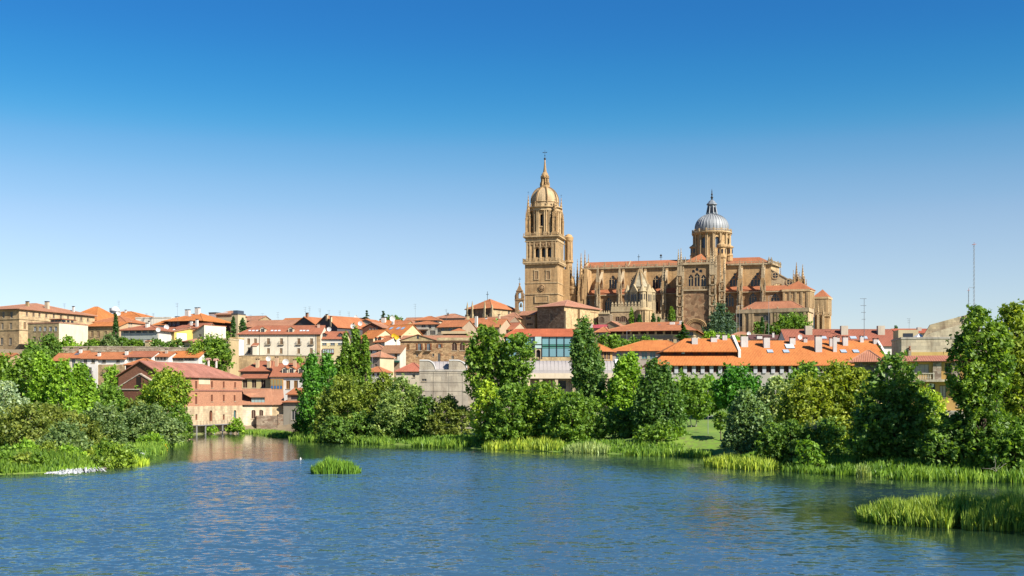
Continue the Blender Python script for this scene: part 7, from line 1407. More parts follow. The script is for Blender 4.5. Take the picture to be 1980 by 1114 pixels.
# ---------------------------------------------------------------- hillside gardens
HG = 'trees among the hillside houses'
tree('garden_tree', 'dark round tree in front of the five-window annex', 'round', 399, [(97, 646, 702, 17), (104, 660, 702, 15)], G_DRK, .5, 6, group=HG, base=22)
tree('ivy_hedge', 'ivy climbing the lower part of the blank cream wall', 'dome', 405, [(133, 650, 684, 12), (120, 664, 684, 16), (150, 664, 684, 16)], G_BRI, .5, 7, cat='hedge', base=26, limbs=False)
tree('garden_hedge', 'dark hedge with pink blossom below the tan stone house', 'dome', 404, [(178, 656, 684, 14), (192, 660, 684, 12)], G_POP, .5, 7, cat='hedge', base=26, limbs=False)
tree('olive_tree', 'greyish olive tree at the foot of the tall thin cypress', 'round', 404, [(210, 646, 682, 12), (218, 656, 682, 12)], G_GRY, .5, 6, group=HG, base=26.3)
tree('cypress_tree', 'tallest thin cypress on the left hillside', 'spire', 410, [(224, 607, 682, 5.2)], G_CYP, .42, 9, group=HG, base=26.3)
tree('garden_tree', 'small green tree right of the tall thin cypress', 'round', 406, [(238, 652, 680, 10)], G_MID, .5, 6, group=HG, base=26.3)
tree('garden_hedge', 'hedge with red flowers under the white ribbon-window house', 'dome', 404, [(256, 656, 683, 12), (270, 658, 683, 12), (246, 664, 683, 9)], G_POP, .5, 7, cat='hedge', base=26, limbs=False)
tree('garden_hedge', 'dark clipped hedge right of the little cream wall pier', 'dome', 404, [(303, 656, 684, 14), (325, 660, 684, 14), (345, 655, 684, 12)], G_DRK, .5, 7, cat='hedge', base=26, limbs=False)
tree('plane_tree', 'big dense round tree standing before the ochre annex', 'round', 390, [(405, 652, 722, 30), (385, 664, 722, 24), (428, 664, 724, 20)], G_POP, .6, 6, group=HG, base=10)
tree('cypress_tree', 'slim cypress right of the loggia mansion, taller of the pair', 'spire', 468, [(451, 611, 660, 4.2)], G_CYP, .42, 9, group=HG, base=27)
tree('cypress_tree', 'shorter bushy cypress of the pair beside the loggia mansion', 'spire', 472, [(469.5, 616, 650, 6)], G_CYP, .42, 8, group=HG, base=28)
tree('garden_tree', 'round clipped tree under the four-arched loggia', 'round', 455, [(430, 637, 662, 12)], G_MID, .5, 7, group=HG, base=26)
tree('garden_tree', 'small pale green tree against the tan retaining wall', 'round', 421, [(577, 690, 712, 9)], G_BRI, .5, 5, group=HG, base=14)
cedar('black wind-bent conifer on the skyline above the chalet gable', 545, 709, 601, 626, 7, G_CED, .55, HG, tiers=6, name='conifer_tree')
cedar('thin conifer with feathery top on the skyline left of the round trees', 550, 741, 602, 624, 6, G_CED, .55, HG, tiers=7, name='conifer_tree')
tree('garden_tree', 'dark rounded tree clump on the skyline right of the feathery conifer', 'round', 556, [(752, 613, 626, 8), (764, 611, 626, 9), (773, 617, 626, 6)], G_DRK, .6, 7, group=HG, base=40)
tree('cypress_tree', 'tiny dark cypress on the skyline above the dark red ribbed roof', 'spire', 520, [(1732, 630, 642, 3)], G_CYP, .5, 8, group=HG, base=36)
CG = 'trees at the foot of the cathedral'
tree('cypress_tree', 'tall dark cypress left of the cathedral portal', 'spire', 572, [(1298.5, 593, 628, 6)], G_POP, .5, 9, group=CG, base=38)
tree('cypress_tree', 'narrow cypress before the battlemented old church', 'spire', 560, [(1221, 597, 628, 4)], G_POP, .5, 9, group=CG, base=38)
tree('cypress_tree', 'squat cone cypress left of the rounded stone apse', 'cone', 560, [(1236.5, 608, 628, 5.5)], G_CYP, .5, 9, group=CG, base=38)
tree('cypress_tree', 'small cone cypress before the stepped terrace, left of two', 'cone', 560, [(1263, 606, 626, 4)], G_CYP, .5, 9, group=CG, base=38)
tree('cypress_tree', 'smallest cone cypress before the stepped terrace, right of two', 'cone', 560, [(1273.5, 612, 626, 3)], G_CYP, .5, 9, group=CG, base=38)
tree('cedar_tree', 'big blue-green cedar in front of the right portal pier', 'cone', 556, [(1394, 587, 655, 22), (1380, 612, 655, 20), (1409, 608, 655, 17), (1392, 620, 655, 27)], G_CED, .6, 7, group=CG, cat='conifer', base=36, cl=.22)
tree('leafy_tree', 'broad bright tree hiding the right corner of the sacristy wall', 'round', 560, [(1518, 612, 655, 18), (1538, 607, 655, 22), (1553, 622, 655, 14), (1508, 628, 655, 14)], G_MID, .65, 6, group=CG, base=34)
tree('cypress_tree', 'dark pencil cypress under the round sacristy window', 'spire', 560, [(1474, 613, 652, 4)], G_CYP, .5, 9, group=CG, base=34)
tree('cypress_tree', 'shorter pencil cypress right of the round sacristy window', 'spire', 560, [(1484.5, 626, 652, 4)], G_CYP, .5, 9, group=CG, base=34)
tree('leafy_bush', 'soft green bush left of the pencil cypresses', 'round', 562, [(1465, 622, 652, 8), (1491, 628, 652, 8)], G_MID, .6, 5, group=CG, base=34)
tree('garden_hedge', 'bright leafy hedge line left of the pale pavilion roof', 'dome', 450, [(1372, 640, 662, 12), (1388, 644, 662, 12), (1404, 648, 662, 14), (1425, 650, 662, 14), (1445, 646, 662, 10)], G_BRI, .55, 7, cat='hedge', base=18, limbs=False)
cedar('spreading dark cedar before the right end of the ribbon-window building', 425, 1320, 624, 668, 22, G_CYP, .5, CG, tiers=7, bare=.25)
tree('plane_tree', 'clump of round trees left of the ribbon-window building', 'round', 425, [(1168, 646, 692, 14), (1188, 648, 690, 13), (1206, 656, 690, 10)], G_MID, .55, 6, group=CG, base=15)
tree('garden_tree', 'small bright tree before the tan ribbon-window building', 'round', 428, [(1224, 652, 680, 10), (1248, 650, 680, 12), (1264, 654, 676, 8)], G_MID, .5, 5, group=CG, base=18)
# ---------------------------------------------------------------- central bank
CB = 'trees on the far bank'
tree('poplar_tree', 'dark triple-topped poplar rising in front of the yellow-cream house', 'spire', 305, [(668, 642, 800, 13), (687, 631, 800, 15), (706, 647, 790, 12), (655, 690, 800, 14)], G_POP, .45, 7, group=CB)
tree('poplar_tree', 'double-topped poplar left of the triple-topped one, dark at its left foot', 'poplar', 284, [(604, 686, 850, 26), (632, 684, 840, 22), (616, 720, 850, 30)], ((.022, .075, .012), (.075, .18, .02)), .42, 6, group=CB)
tree('willow_tree', 'rounded olive willow below the triple-topped poplar', 'dome', 268, [(665, 722, 852, 40), (640, 750, 852, 36)], G_WIL, .34, 6, group=CB)
tree('willow_tree', 'broad soft willow in the middle of the thicket', 'dome', 262, [(718, 738, 856, 42), (742, 718, 856, 26)], G_WIL, .34, 6, group=CB)
tree('willow_tree', 'pale-topped willow left of the concrete museum', 'dome', 256, [(775, 728, 858, 32), (800, 742, 858, 24), (760, 760, 858, 38)], ((.07, .12, .03), (.16, .21, .06)), .34, 6, group=CB)
tree('leafy_bush', 'dark blue-green bush under the left corner of the concrete museum', 'dome', 252, [(828, 766, 862, 24), (812, 790, 862, 26)], G_DRK, .36, 7, group=CB)
tree('willow_tree', 'small olive willow before the blank concrete museum wall', 'dome', 248, [(866, 766, 856, 28), (892, 785, 850, 22), (845, 800, 862, 22)], G_OLV, .32, 6, group=CB)
tree('cottonwood_tree', 'tall open-crowned cottonwood covering the right flank of the stone palace', 'round', 246, [(942, 628, 730, 30), (925, 668, 775, 23), (962, 660, 760, 24), (914, 662, 720, 12)], G_POP, .48, 5.5, group=CB, bark=BARKW)
tree('cottonwood_tree', 'smaller cottonwood close right of the tall open-crowned one', 'round', 244, [(1004, 644, 735, 26), (992, 690, 775, 30)], G_MID, .48, 5.5, group=CB, bark=BARKW)
tree('leafy_tree', 'bright yellow-green tree at the foot of the tall cottonwood', 'poplar', 234, [(938, 738, 850, 26), (958, 750, 850, 20)], G_LIM, .4, 5, group=CB)
tree('leafy_tree', 'dark thicket tree right of the bright yellow-green one', 'dome', 230, [(988, 738, 866, 36), (1012, 752, 866, 34), (964, 790, 866, 30)], G_MID, .38, 6, group=CB)
tree('leafy_tree', 'yellowish round tree before the pillars of the barrel-roofed gallery', 'dome', 228, [(1052, 738, 866, 36), (1075, 750, 868, 30)], ((.045, .105, .012), (.13, .19, .022)), .38, 6, group=CB)
tree('leafy_tree', 'olive bush tree under the leaning poplar', 'dome', 224, [(1105, 758, 870, 40), (1140, 770, 872, 34), (1085, 790, 870, 34)], G_MID, .36, 6, group=CB)
tree('leaning_poplar', 'poplar leaning left with windblown silvery tips in front of the stone hall', 'spire', 240, [(1136, 616, 775, 27), (1148, 668, 790, 26), (1120, 636, 760, 16)], ((.03, .07, .016), (.08, .14, .034)), .4, 6.5, group=CB, lean=-.09, cat='poplar tree')
tree('poplar_tree', 'soft green poplar left of the dark fluttering one, by the barrel roof end', 'poplar', 236, [(1204, 690, 860, 26), (1222, 684, 860, 22), (1190, 740, 860, 24)], G_BRI, .4, 6, group=CB)
tree('poplar_tree', 'dark fluttering poplar before the left end of the orange complex', 'spire', 216, [(1262, 698, 868, 28), (1284, 706, 868, 26), (1300, 742, 868, 26), (1246, 740, 868, 24)], ((.028, .066, .014), (.07, .13, .026)), .38, 6.5, group=CB)
tree('leafy_tree', 'dark undergrowth tree between the two soft poplars', 'dome', 222, [(1190, 788, 874, 34), (1226, 790, 872, 30)], G_DRK, .38, 6, group=CB)
tree('birch_tree', 'white-stemmed birch group on the bright lawn', 'round', 226, [(1330, 728, 800, 34), (1350, 735, 812, 26), (1318, 745, 812, 24)], G_MID, .42, 5, px=1342, group=CB, bark=BARKW, trunk=.012)
tree('leafy_tree', 'round leafy tree left of the darkest one under the orange eaves', 'round', 250, [(1372, 728, 800, 28)], G_BRI, .45, 6, group=CB)
tree('leafy_tree', 'darkest round tree rising to the orange eaves', 'round', 244, [(1424, 709, 800, 32), (1450, 736, 800, 28), (1402, 734, 790, 24)], ((.02, .075, .012), (.06, .16, .02)), .45, 6, group=CB)
tree('young_tree', 'young thin-stemmed tree alone on the lawn', 'round', 206, [(1394, 795, 832, 14)], G_POP, .34, 5, group=CB, trunk=.03)
tree('leafy_tree', 'green tree top left of the yellow willow, touching the orange eaves', 'round', 236, [(1562, 700, 780, 26), (1540, 715, 780, 20)], G_MID, .45, 6, group=CB)
tree('willow_tree', 'grey-green willow at the right edge of the lawn', 'dome', 190, [(1440, 752, 878, 30), (1424, 790, 880, 24), (1465, 775, 885, 28)], ((.06, .11, .04), (.12, .18, .07)), .3, 6.5, group=CB)
tree('white_poplar', 'silvery-topped tree between the grey-green and the yellow willow', 'dome', 194, [(1500, 724, 870, 28), (1520, 740, 870, 30), (1480, 745, 870, 24)], ((.08, .13, .04), (.24, .29, .13)), .32, 5.5, group=CB)
tree('willow_tree', 'large yellow-olive willow before the orange complex', 'dome', 178, [(1560, 722, 885, 48), (1625, 700, 885, 48), (1660, 708, 880, 34), (1595, 724, 885, 40), (1535, 750, 885, 34)], G_YEL, .3, 5.5, group=CB)
tree('leafy_bush', 'low dark bush under the yellow-olive willow', 'dome', 168, [(1530, 812, 900, 40), (1595, 815, 905, 44), (1490, 830, 895, 28)], G_DRK, .32, 7, group=CB)
tree('shrub', 'bright green shrub overhanging the water before the dark bushes', 'round', 160, [(1563, 850, 912, 24), (1580, 875, 914, 20)], ((.05, .11, .012), (.12, .2, .022)), .42, 3.2, group=CB)
tree('alder_tree', 'very dark alder before the balustraded ochre house', 'round', 158, [(1732, 686, 790, 38), (1700, 740, 900, 42), (1758, 745, 900, 40), (1728, 780, 905, 52), (1680, 810, 905, 34)], G_DRK, .38, 6, group=CB)
tree('young_tree', 'pale green feathery tree with a forked dark trunk before the ochre house', 'round', 172, [(1786, 748, 825, 22), (1805, 762, 835, 22)], G_LIM, .3, 4.5, px=1800, group=CB)
tree('cottonwood_tree', 'tallest cottonwood at the right edge, filling the sky above the ochre house', 'round', 149, [(1893, 590, 700, 30), (1870, 640, 790, 32), (1905, 690, 800, 36), (1930, 620, 760, 26), (1880, 730, 815, 24)], ((.04, .085, .012), (.105, .165, .02)), .35, 5.5, px=1915, group=CB)
tree('cottonwood_tree', 'second cottonwood cut by the right frame edge with yellowing leaves', 'round', 158, [(1962, 582, 720, 30), (1975, 650, 830, 38), (1945, 700, 850, 30), (1992, 600, 800, 30)], ((.055, .095, .012), (.15, .19, .022)), .35, 5.5, group=CB)
tree('leafy_bush', 'dark waterside thicket under the tallest cottonwood', 'dome', 150, [(1850, 800, 915, 46), (1895, 775, 915, 46), (1815, 835, 912, 36), (1930, 790, 915, 36)], G_DRK, .36, 6.5, group=CB)
tree('leafy_bush', 'mid-green waterside thicket at the right frame edge', 'dome', 145, [(1960, 826, 925, 40), (1925, 850, 922, 30), (1990, 800, 925, 36)], G_MID, .36, 6, group=CB)
tree('leafy_bush', 'green bush growing through the deck posts of the mill', 'dome', 322, [(458, 810, 836, 13), (446, 820, 836, 8)], G_BRI, .4, 6, group=CB)
tree('leafy_bush', 'low green bush in the shade under the mill deck', 'dome', 318, [(410, 824, 838, 12)], G_BRI, .4, 5, group=CB)
tree('leafy_bush', 'dark bushes behind the reeds at the foot of the grey stucco house', 'dome', 288, [(590, 800, 850, 22), (620, 790, 852, 30)], G_DRK, .38, 7, group=CB)
tree('leafy_bush', 'shaded bush wall behind the reed bed left of the footbridge', 'dome', 258, [(700, 800, 862, 40), (760, 805, 864, 40), (650, 805, 858, 30)], G_DRK, .36, 7, group=CB)
tree('leafy_bush', 'shaded bush wall behind the reed bed right of the footbridge', 'dome', 234, [(1010, 812, 868, 34), (1060, 815, 870, 34), (1110, 815, 872, 34), (955, 812, 868, 28)], G_DRK, .36, 7, group=CB)
tree('cottonwood_tree', 'shade tree just outside the right frame edge', 'round', 80, [(2430, 500, 940, 120), (2520, 560, 960, 120)], G_POP, .5, 3, group=CB, base=.5)
# ---------------------------------------------------------------- reeds and weir
reeds('reed_island', 'oval green reed island alone in the river', [(wx(603, 154), 154), (wx(648, 155), 155), (wx(693, 154), 154)], 2.4, 3.6, 70, ((.04, .095, .01), (.1, .175, .02)), .055, hvar=.35)
for i, (lb, a, h_, w_, lf) in enumerate((('green reeds below the pale riverside house', [(474, 836.8), (520, 839), (560, 846.5)], 1.7, 7, G_REED), ('yellow-green reeds under the dark bushes of the central bank', [(565, 851.5), (640, 855), (700, 858), (758, 860)], 2.3, 4.5, G_REED),
    ('bright reeds below the concrete museum', [(798, 864), (850, 865), (915, 866)], 2.4, 4.5, G_REED), ('golden reed bed beneath the yellowish round tree', [(935, 869), (1000, 870), (1090, 873)], 2.1, 4.5, G_REEDY), ('pale reeds beneath the leaning poplar', [(1096, 874), (1140, 876), (1178, 877)], 2.1, 4, G_REEDG),
    ('dense green reeds before the bright lawn', [(1208, 880), (1260, 881), (1310, 882), (1375, 883)], 2.0, 5, G_REED), ('tawny and green reeds on the point below the grey-green willow', [(1385, 899), (1430, 905), (1500, 909)], 2.3, 6.5, G_REEDY), ('pale grassy tuft left of the water lilies', [(1655, 921), (1682, 921)], 2.2, 1.5, G_REEDG),
    ('green reeds along the shaded right bank', [(1715, 926), (1800, 928), (1880, 930), (1935, 931), (2000, 934)], 2.0, 3.5, G_REED), ('dark reeds by the shrub overhanging the water', [(1515, 911), (1560, 914), (1650, 920)], 1.6, 2, G_MID))):
    reeds('reed_bank', lb, [W_(*p) for p in a], h_, w_, 20 if a[0][0] > 1300 else 13, lf, .075, seed=i+3)
reeds('reed_spit', 'tall yellow-green reed spit reaching into the water at lower right', [(29.0, 96.8), (31.5, 94.5), (35, 92), (41, 90), (52, 88.5)], 2.2, 6.5, 85, ((.042, .095, .01), (.16, .205, .03)), .05, hvar=.7)
def build_weir():
    t = empty('weir', (-60, 165, 0), 0, 'low stone weir with foaming white water between the left bank reeds', 'weir')
    m, n, l, p = _new('white water'); tc = n.new('ShaderNodeTexCoord'); ns = _noise(n, l, _map(n, l, tc.outputs['Object'], (1.2, .5, 1)), 1.2, 6, .75)
    l.new(_mix(n, l, (.2, .25, .27, 1), (.6, .61, .62, 1), _ramp(n, l, ns.outputs[0], .34, .5)), p.inputs['Base Color']); p.inputs['Roughness'].default_value = .5
    bp = n.new('ShaderNodeBump'); bp.inputs['Distance'].default_value = .3; l.new(ns.outputs[0], bp.inputs['Height']); l.new(bp.outputs[0], p.inputs['Normal'])
    def foam(pa, pb, n1=60, n2=12, seed=1):
        rg = np.random.default_rng(seed); pa, pb = np.array(pa), np.array(pb); u = np.linspace(0, len(pa)-1, n1); i = np.minimum(u.astype(int), len(pa)-2); f = (u-i)[:, None]
        a_, b_ = pa[i]*(1-f)+pa[i+1]*f, pb[i]*(1-f)+pb[i+1]*f; w = np.linspace(0, 1, n2)[None, :, None]; j0, j1 = rg.uniform(-.25, .3, (n1, 1, 1)), rg.uniform(-.3, .25, (n1, 1, 1))
        w = j0+(1-j0+j1)*w; P = a_[:, None]*(1-w)+b_[:, None]*w+rg.normal(0, .07, (n1, n2, 3)); P[..., 2] = np.maximum(P[..., 2]+rg.normal(0, .05, (n1, n2)), .03); P[..., 2] *= np.sin(np.linspace(.15, pi-.15, n1))[:, None]**.5; P[:, 0, 2] = -.1
        ix = np.arange(n1*n2).reshape(n1, n2); me = np_mesh('white_water', P.reshape(-1, 3)-np.array([-60, 165, 0]), np.stack([ix[:-1, :-1], ix[1:, :-1], ix[1:, 1:], ix[:-1, 1:]], -1).reshape(-1, 4)); me.materials.append(m)
        o = bpy.data.objects.new('white_water', me); COL.objects.link(o); o.parent = t
    foam([(wx(84, 153), 153.5, .03), (wx(118, 154), 154, .05), (wx(150, 155), 155, .05), (wx(184, 158), 158, .05), (wx(203, 161), 162, .05)], [(wx(95, 158), 157.5, .1), (wx(125, 160), 160, .3), (wx(158, 165), 164, .45), (wx(174, 176), 173, .7), (wx(186, 188), 186, 1.0)])
    foam([(wx(246, 185), 190, .2), (wx(262, 195), 200, .25), (wx(285, 212), 214, .25), (wx(292, 224), 226, .25)], [(wx(236, 194), 198, .7), (wx(250, 205), 208, .9), (wx(270, 216), 220, 1.0), (wx(284, 228), 232, 1.0)], 40, 8, 2)
    P = [(wx(198, 163), 163.5), (wx(232, 172), 172), (wx(250, 186), 188), (wx(292, 224), 224)]; b = MB().use(mat('rubble', (.4, .36, .3)))
    for (x0, y0), (x1, y1) in zip(P, P[1:]): b.prism([(x0+60, y0-165), (x1+60, y1-165), (x1+58, y1-163), (x0+58, y0-163)], -1, .22)
    b.build('crest', parent=t)
build_weir()

# rough grass and herbs on the banks, between the reeds and the trees
def bank_herbs(label, pts, wid, h, n, leaf, seed=3): reeds('bank_grass', label, pts, h, wid, leaf=leaf, n=n, bw=.11, cat='grass', seed=seed, hvar=.7)
bank_herbs('rough green herbs under the trees of the left bank', [(-120, 160), (-75, 166), (-66, 190), (-74, 225), (-82, 262), (-90, 295)], 16, 1.1, 16000, G_MID)
bank_herbs('rough grass and herbs along the central bank under the thicket', [(-58, 326), (-48, 288), (-30, 265), (-18, 248), (2, 227), (18, 213), (30, 206)], 9, 1.0, 14000, G_MID)
bank_herbs('rough herbs on the shaded right bank', [(33, 178), (40, 167), (44, 158), (50, 150), (60, 147), (72, 143)], 9, 1.0, 9000, G_MID)

tree('leafy_bush', 'low dark bush at the left edge of the bright lawn', 'dome', 212, [(1256, 824, 877, 26), (1288, 818, 877, 26), (1318, 832, 878, 18)], G_MID, .34, 6, group=CB, limbs=False)

for lb_, px_, hw_, lf_ in (('low green bush at the very bottom left of the waterline', 8, 24, G_MID), ('low olive bush near the bottom left of the waterline', 46, 22, G_WIL), ('low bright bush just left of the white weir water', 76, 17, G_POP)):
    tree('leafy_bush', lb_, 'dome', 159, [(px_, 876, 914, hw_), (px_+12, 888, 914, hw_*.7)], lf_, .26, 6, group=LB, limbs=False)
bank_herbs('rough herbs along the bottom left waterline', [(-115, 153), (-68, 154.5), (-62, 160), (-60, 170)], 6, 1.0, 6000, G_POP)
# ================================================================= small things
def buoy(label, px, py, col, r=.35):
    X, Y = W_(px, py); t = empty('buoy', (X, Y, 0), 0, label, 'buoy'); m = MB().use(mat(PL_, col, .4, .05)); m.lathe([(r*.5, -.2), (r, 0), (r*1.05, r*.5), (r*.7, r*1.2), (r*.55, r*1.4)], 0, 0, 12); m.build('float', parent=t, smooth=True)
    MB().use(mat(PL_, col, .4, .05)).lathe([(r*.5, r*1.38), (r*.5, r*2.1), (r*.1, r*2.3)], 0, 0, 10).build('topmark', parent=t)
buoy('yellow buoy floating off the left bank reeds', 319, 869, (.8, .5, .02), .5); buoy('small white buoy left of the reed island', 581, 888.5, (.8, .78, .74), .15)
def aerial(label, px, top, bot, Y, r=.035, bars=3, bw=1.2, group='roof aerials', name='aerial'):
    zb_, zt = wz(bot, Y), wz(top, Y); t = empty(name, (wx(px, Y), Y, zb_), 0, label, 'aerial', group); m = MB().use(mat('metal', (.2, .2, .21), .5, metallic=.3)); h_ = zt-zb_
    m.tube((0, 0, -3), (0, 0, h_), r, r*.7); m.build('mast', parent=t); m = MB().use(mat('metal', (.2, .2, .21), .5, metallic=.3))
    for k in range(bars):
        z = h_*(1-.16*k)-.1; w = bw*(1-.15*k); m.tube((-w, 0, z), (w*.6, 0, z), r*.7, n=4); [m.tube((x*w, -.5, z), (x*w, .5, z), r*.5, n=4) for x in (-.9, -.5, -.1, .3)]
    m.build('antenna', parent=t); return t
aerial('tall many-armed television aerial above the dark red ribbed roof', 1671, 577, 660, 372, .09, 4, 1.3)
for lb, px, tp, bt, Y in (('aerial above the left part of the large cream house roof', 508, 606, 632, 520), ('hook-topped aerial above the middle of the large cream house roof', 537.5, 604, 632, 520), ('tall aerial over the left dark shaded gable', 590.5, 594, 618, 520), ('aerial with a white drum above the left dark shaded gable', 599, 593, 614, 520), ('thin aerial left of the right shaded gable peak', 619, 597, 614, 520), ('thin aerial right of the right shaded gable peak', 636.5, 600, 618, 540), ('aerial over the long skyline roof among white dishes', 657.5, 601, 620, 540), ('leaning aerial near the left black conifer', 675, 603, 622, 540), ('tall branched aerial above the penthouse roof', 803, 588, 614, 515), ('thin aerial on the long low roof left of the church', 863, 598, 610, 545), ('thin mast left of the large white observatory dome', 125, 587, 602, 545), ('thin mast right of the large white observatory dome', 230, 582, 600, 560), ('thin aerial above the white terrace building, left of two', 284, 606, 618, 520), ('thin aerial above the white terrace building, right of two', 297, 606, 618, 520), ('thin aerial over the red roofs left of the far right gable', 1758, 616, 640, 400), ('slim aerial above the leftmost chimney of the timber pavilion', 343, 586, 606, 470), ('aerial over the broad terracotta roof left of the dark shaded gables', 485, 609, 622, 500)): aerial(lb, px, tp, bt, Y, .05, 3, .8)
def mast(label, px, top, bot, Y, w=.2, arm=None):
    zb_, zt = wz(bot, Y), wz(top, Y); t = empty('lattice_mast', (wx(px, Y), Y, zb_), 0, label, 'mast'); m = MB().use(mat('metal', (.35, .38, .42), .5, metallic=.3)); h_ = zt-zb_; L = [(w*cos(a), w*sin(a)) for a in (0.5, 2.6, 4.7)]
    for x, y in L: m.tube((x, y, -4), (x*.7, y*.7, h_), .04, n=4)
    n = int(h_/1.0)
    for i in range(n):
        for k in range(3): a, b = L[k], L[(k+1) % 3]; m.tube((a[0], a[1], i*h_/n), (b[0], b[1], (i+1)*h_/n), .02, n=3)
    m.build('lattice', parent=t); m = MB().use(mat('metal', (.5, .22, .2), .5, metallic=.2)); [m.tube((-w*2, s, h_), (w*2, s, h_+.1), .08, n=4) for s in (-.3, .3)]; m.tube((0, 0, h_), (0, 0, h_+.6), .05); m.build('antenna', parent=t)
    if arm: MB().use(mat('metal', (.35, .38, .42), .5)).tube((0, 0, h_*arm), (-wx(990+10, Y)*1.0, 0, h_*arm+.1), .07, n=4).build('arm', parent=t)
mast('tall thin lattice radio mast behind the right cottonwoods', 1883.5, 473, 640, 300, .22, .5); mast('short thin mast left of the tall lattice one', 1873, 562, 640, 300, .1)
def dish(label, px, py, Y, r, col=(.78, .77, .74), yaw=.3, group='satellite dishes'):
    t = empty('satellite_dish', (wx(px, Y), Y, wz(py, Y)), yaw, label, 'satellite dish', group); m = MB().use(mat(PL_, col, .5, .08)); m.lathe([(.05, 0), (r*.5, .05*r), (r*.85, .17*r), (r, .28*r)], 0, 0, 14, cap=False); m.lathe([(r, .28*r), (r, .34*r), (r*.5, .12*r), (.05, .06*r)], 0, 0, 14, cap=False)
    m.v = [(x, -.2-z, y+.2*z) for x, y, z in m.v]; m.build('reflector', parent=t); m = MB().use(mat('metal', (.3, .3, .3), .5)); m.tube((0, 0, 0), (0, .3, 0), .06); m.tube((0, .3, .1), (0, .35, -r-2.2), .06); m.tube((0, -.25, -r*.8), (0, -r, 0), .03); m.cbox(0, -r, -.06, .14, .14, .14); m.build('bracket', parent=t)
for lb, px, py, Y, r, c in (('white dish on the yellow house roof beside the tan wall', 518.5, 694, 356, .75, (.78, .77, .74)), ('large white dish above the three-dormer bay house', 552, 700.5, 352, .95, (.78, .77, .74)), ('round yellow disc on the roof before the cream gable, left of two', 761, 650, 440, .9, (.8, .5, .02)), ('round yellow disc on the roof before the cream gable, right of two', 766.5, 653, 440, .9, (.8, .5, .02)), ('large white dish high among the skyline trees', 758.5, 616.5, 500, 1.2, (.78, .77, .74)), ('white dish in front of the chalet gable', 696, 626, 468, .9, (.7, .7, .68)), ('grey dish left of the triple poplar tips', 682, 631, 462, 1.0, (.6, .6, .58)), ('white dish on the skyline over the long orange roof', 654, 617, 530, .9, (.78, .77, .74)), ('white dish pole among aerials by the left conifer', 688, 613, 530, .7, (.78, .77, .74)), ('white dish at the right end of the ribbon-window house', 306, 638, 412, .8, (.78, .77, .74)), ('white dish on the pink-red gabled house roof', 322, 633, 426, .9, (.78, .77, .74)), ('white dish over the dark red ribbed roof left end', 1545.5, 652, 345, .75, (.78, .77, .74)), ('small white dish under the round sacristy window', 1447, 646, 420, .8, (.78, .77, .74)), ('white dish on the observatory hall roof', 229, 606.5, 540, 1.1, (.78, .77, .74)), ('white dish on the dark shaded gable foot', 636, 637, 470, .9, (.7, .7, .68))): dish(lb, px, py, Y, r, c)
def lamp(label, px, top, bot, Y, r=.07, double=True):
    zb_, zt = wz(bot, Y), wz(top, Y); t = empty('street_lamp', (wx(px, Y), Y, zb_), 0, label, 'street lamp', 'street lamps'); m = MB().use(mat('metal', (.4, .4, .4), .5, metallic=.3)); h_ = zt-zb_; m.tube((0, 0, -6), (0, 0, h_), r, r*.7); m.build('pole', parent=t)
    for s in ((-1, 1) if double else (1,)): m = MB().use(mat('metal', (.45, .45, .44), .5, metallic=.2)); m.tube((0, 0, h_), (s*1.0, 0, h_+.15), .05); m.box(min(s*.6, s*1.5), max(s*.6, s*1.5), -.18, .18, h_+.1, h_+.25); m.build('lamp_head', parent=t)
lamp('double-headed street lamp before the grey corner house', 720, 689, 718, 388); lamp('street lamp pole on the bright lawn by the birches', 1369, 806, 850, 214, .06, False); lamp('slim lamp pole before the ribbon-window building', 1212, 640, 676, 430, .08, False)
lamp('slim lamp pole in front of the sacristy oculus', 1486.5, 573, 660, 470, .09, False); lamp('pale thin pole left of the sacristy arched window', 1424, 592, 640, 500, .07, False); lamp('pale thin pole right of the sacristy arched window', 1430, 592, 640, 500, .07, False)
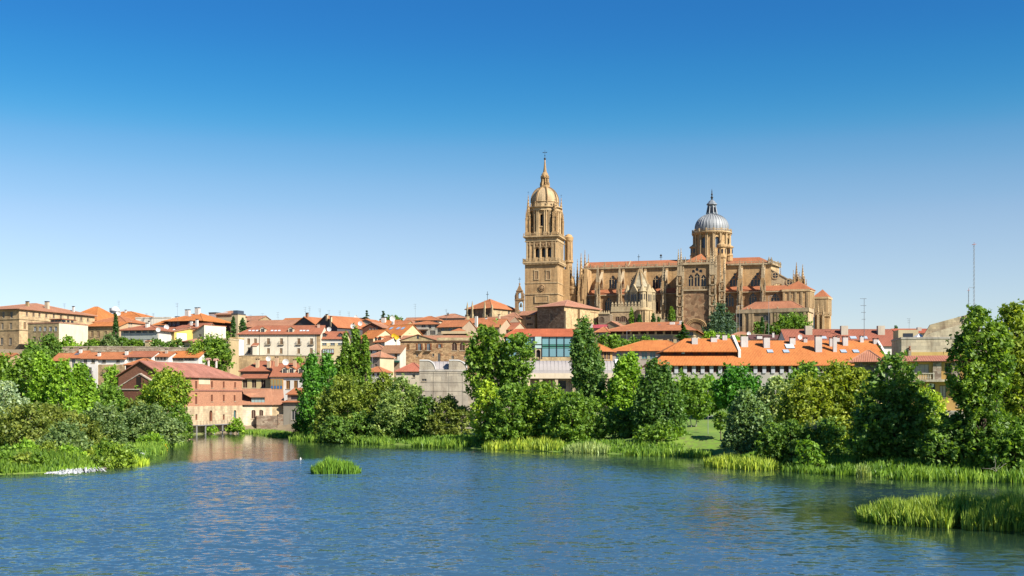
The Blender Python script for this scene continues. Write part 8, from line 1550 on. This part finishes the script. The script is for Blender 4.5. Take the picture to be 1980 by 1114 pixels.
# footbridge before the museum
X0, X1, Yb = wx(862, 247), wx(952, 247), 247; t = empty('footbridge', (X0, Yb, 0), 0, 'pale footbridge with a wire rail behind the reeds below the concrete museum', 'footbridge'); zb_ = wz(826, 247); L = X1-X0
MB().use(mat(ST_, (.45, .42, .38))).box(0, L, 0, 1.8, zb_-.3, zb_).build('deck', parent=t)
for q in (.2, .3, .75): MB().use(mat(ST_, (.4, .38, .36))).box(L*q, L*q+.4, .5, 1.2, -1, zb_-.3).build('post', parent=t)
m = MB().use(mat('metal', (.3, .3, .3), .5)); [m.box(0, L, .02, .06, zb_+q, zb_+q+.04) for q in (.5, 1.05)]; [m.box(L*k/8-.03+.03, L*k/8+.06, .0, .06, zb_, zb_+1.1) for k in range(9)]; m.build('railing', parent=t)
X0, X1, Yb = wx(1355, 258), wx(1420, 258), 258; t = empty('glass_railing', (X0, Yb, gz(X0, Yb)), 0, 'long white handrail and grey parapet at the top of the lawn', 'railing'); z = wz(809, 258)-gz(X0, Yb)
MB().use(mat(PL_, (.7, .7, .7))).box(-30, X1-X0+6, 0, .25, z+.1, z+.35).build('handrail', parent=t); MB().use(mat('glass', (.12, .16, .2))).box(-30, X1-X0+6, .05, .2, -1.5, z-.1).build('parapet', parent=t)
# garden gate pier
t = empty('wall_pier', (wx(285.5, 402.4), 402.4, wz(684, 402.4)), R_(-20), 'small cream gate pier with a tiled cap on the garden wall', 'pier'); MB().use(mat(PL_, (.76, .6, .32))).box(-.85, .85, -.3, 1.2, -1.5, 4.2).build('body', parent=t); MB().use(mat('tile', TILE_P)).prism([(-1.1, -.5), (1.1, -.5), (1.1, 1.4), (-1.1, 1.4)], 4.2, 4.5, [(-.8, -.2), (.8, -.2), (.8, 1.1), (-.8, 1.1)]).build('cap', parent=t)
# dead branches at the water
def snag(label, px, py, Y, n, L, seed):
    r = random.Random(seed); t = empty('dead_branch', (wx(px, Y), Y, wz(py, Y)), 0, label, 'branch'); m = MB().use(mat('wood', (.42, .38, .33), .9, .3))
    for k in range(n):
        a = Vector((0, 0, 0)); d = Vector((r.uniform(-1, .4), r.uniform(-.6, .1), r.uniform(.1, 1))).normalized()
        for j in range(4): b = a+d*L*.3; m.tube(a, b, .035*(1-j*.2), .035*(.8-j*.2), 4); a = b; d = (d+Vector((r.uniform(-.4, .4), r.uniform(-.3, .3), r.uniform(-.5, .2)))).normalized()
    m.build('twigs', parent=t)
snag('bare grey twigs hanging in the yellow-olive willow', 1578, 830, 166, 14, 1.8, 3); snag('bare pale branch lying in the shaded right bank', 1925, 912, 141, 5, 1.6, 5)
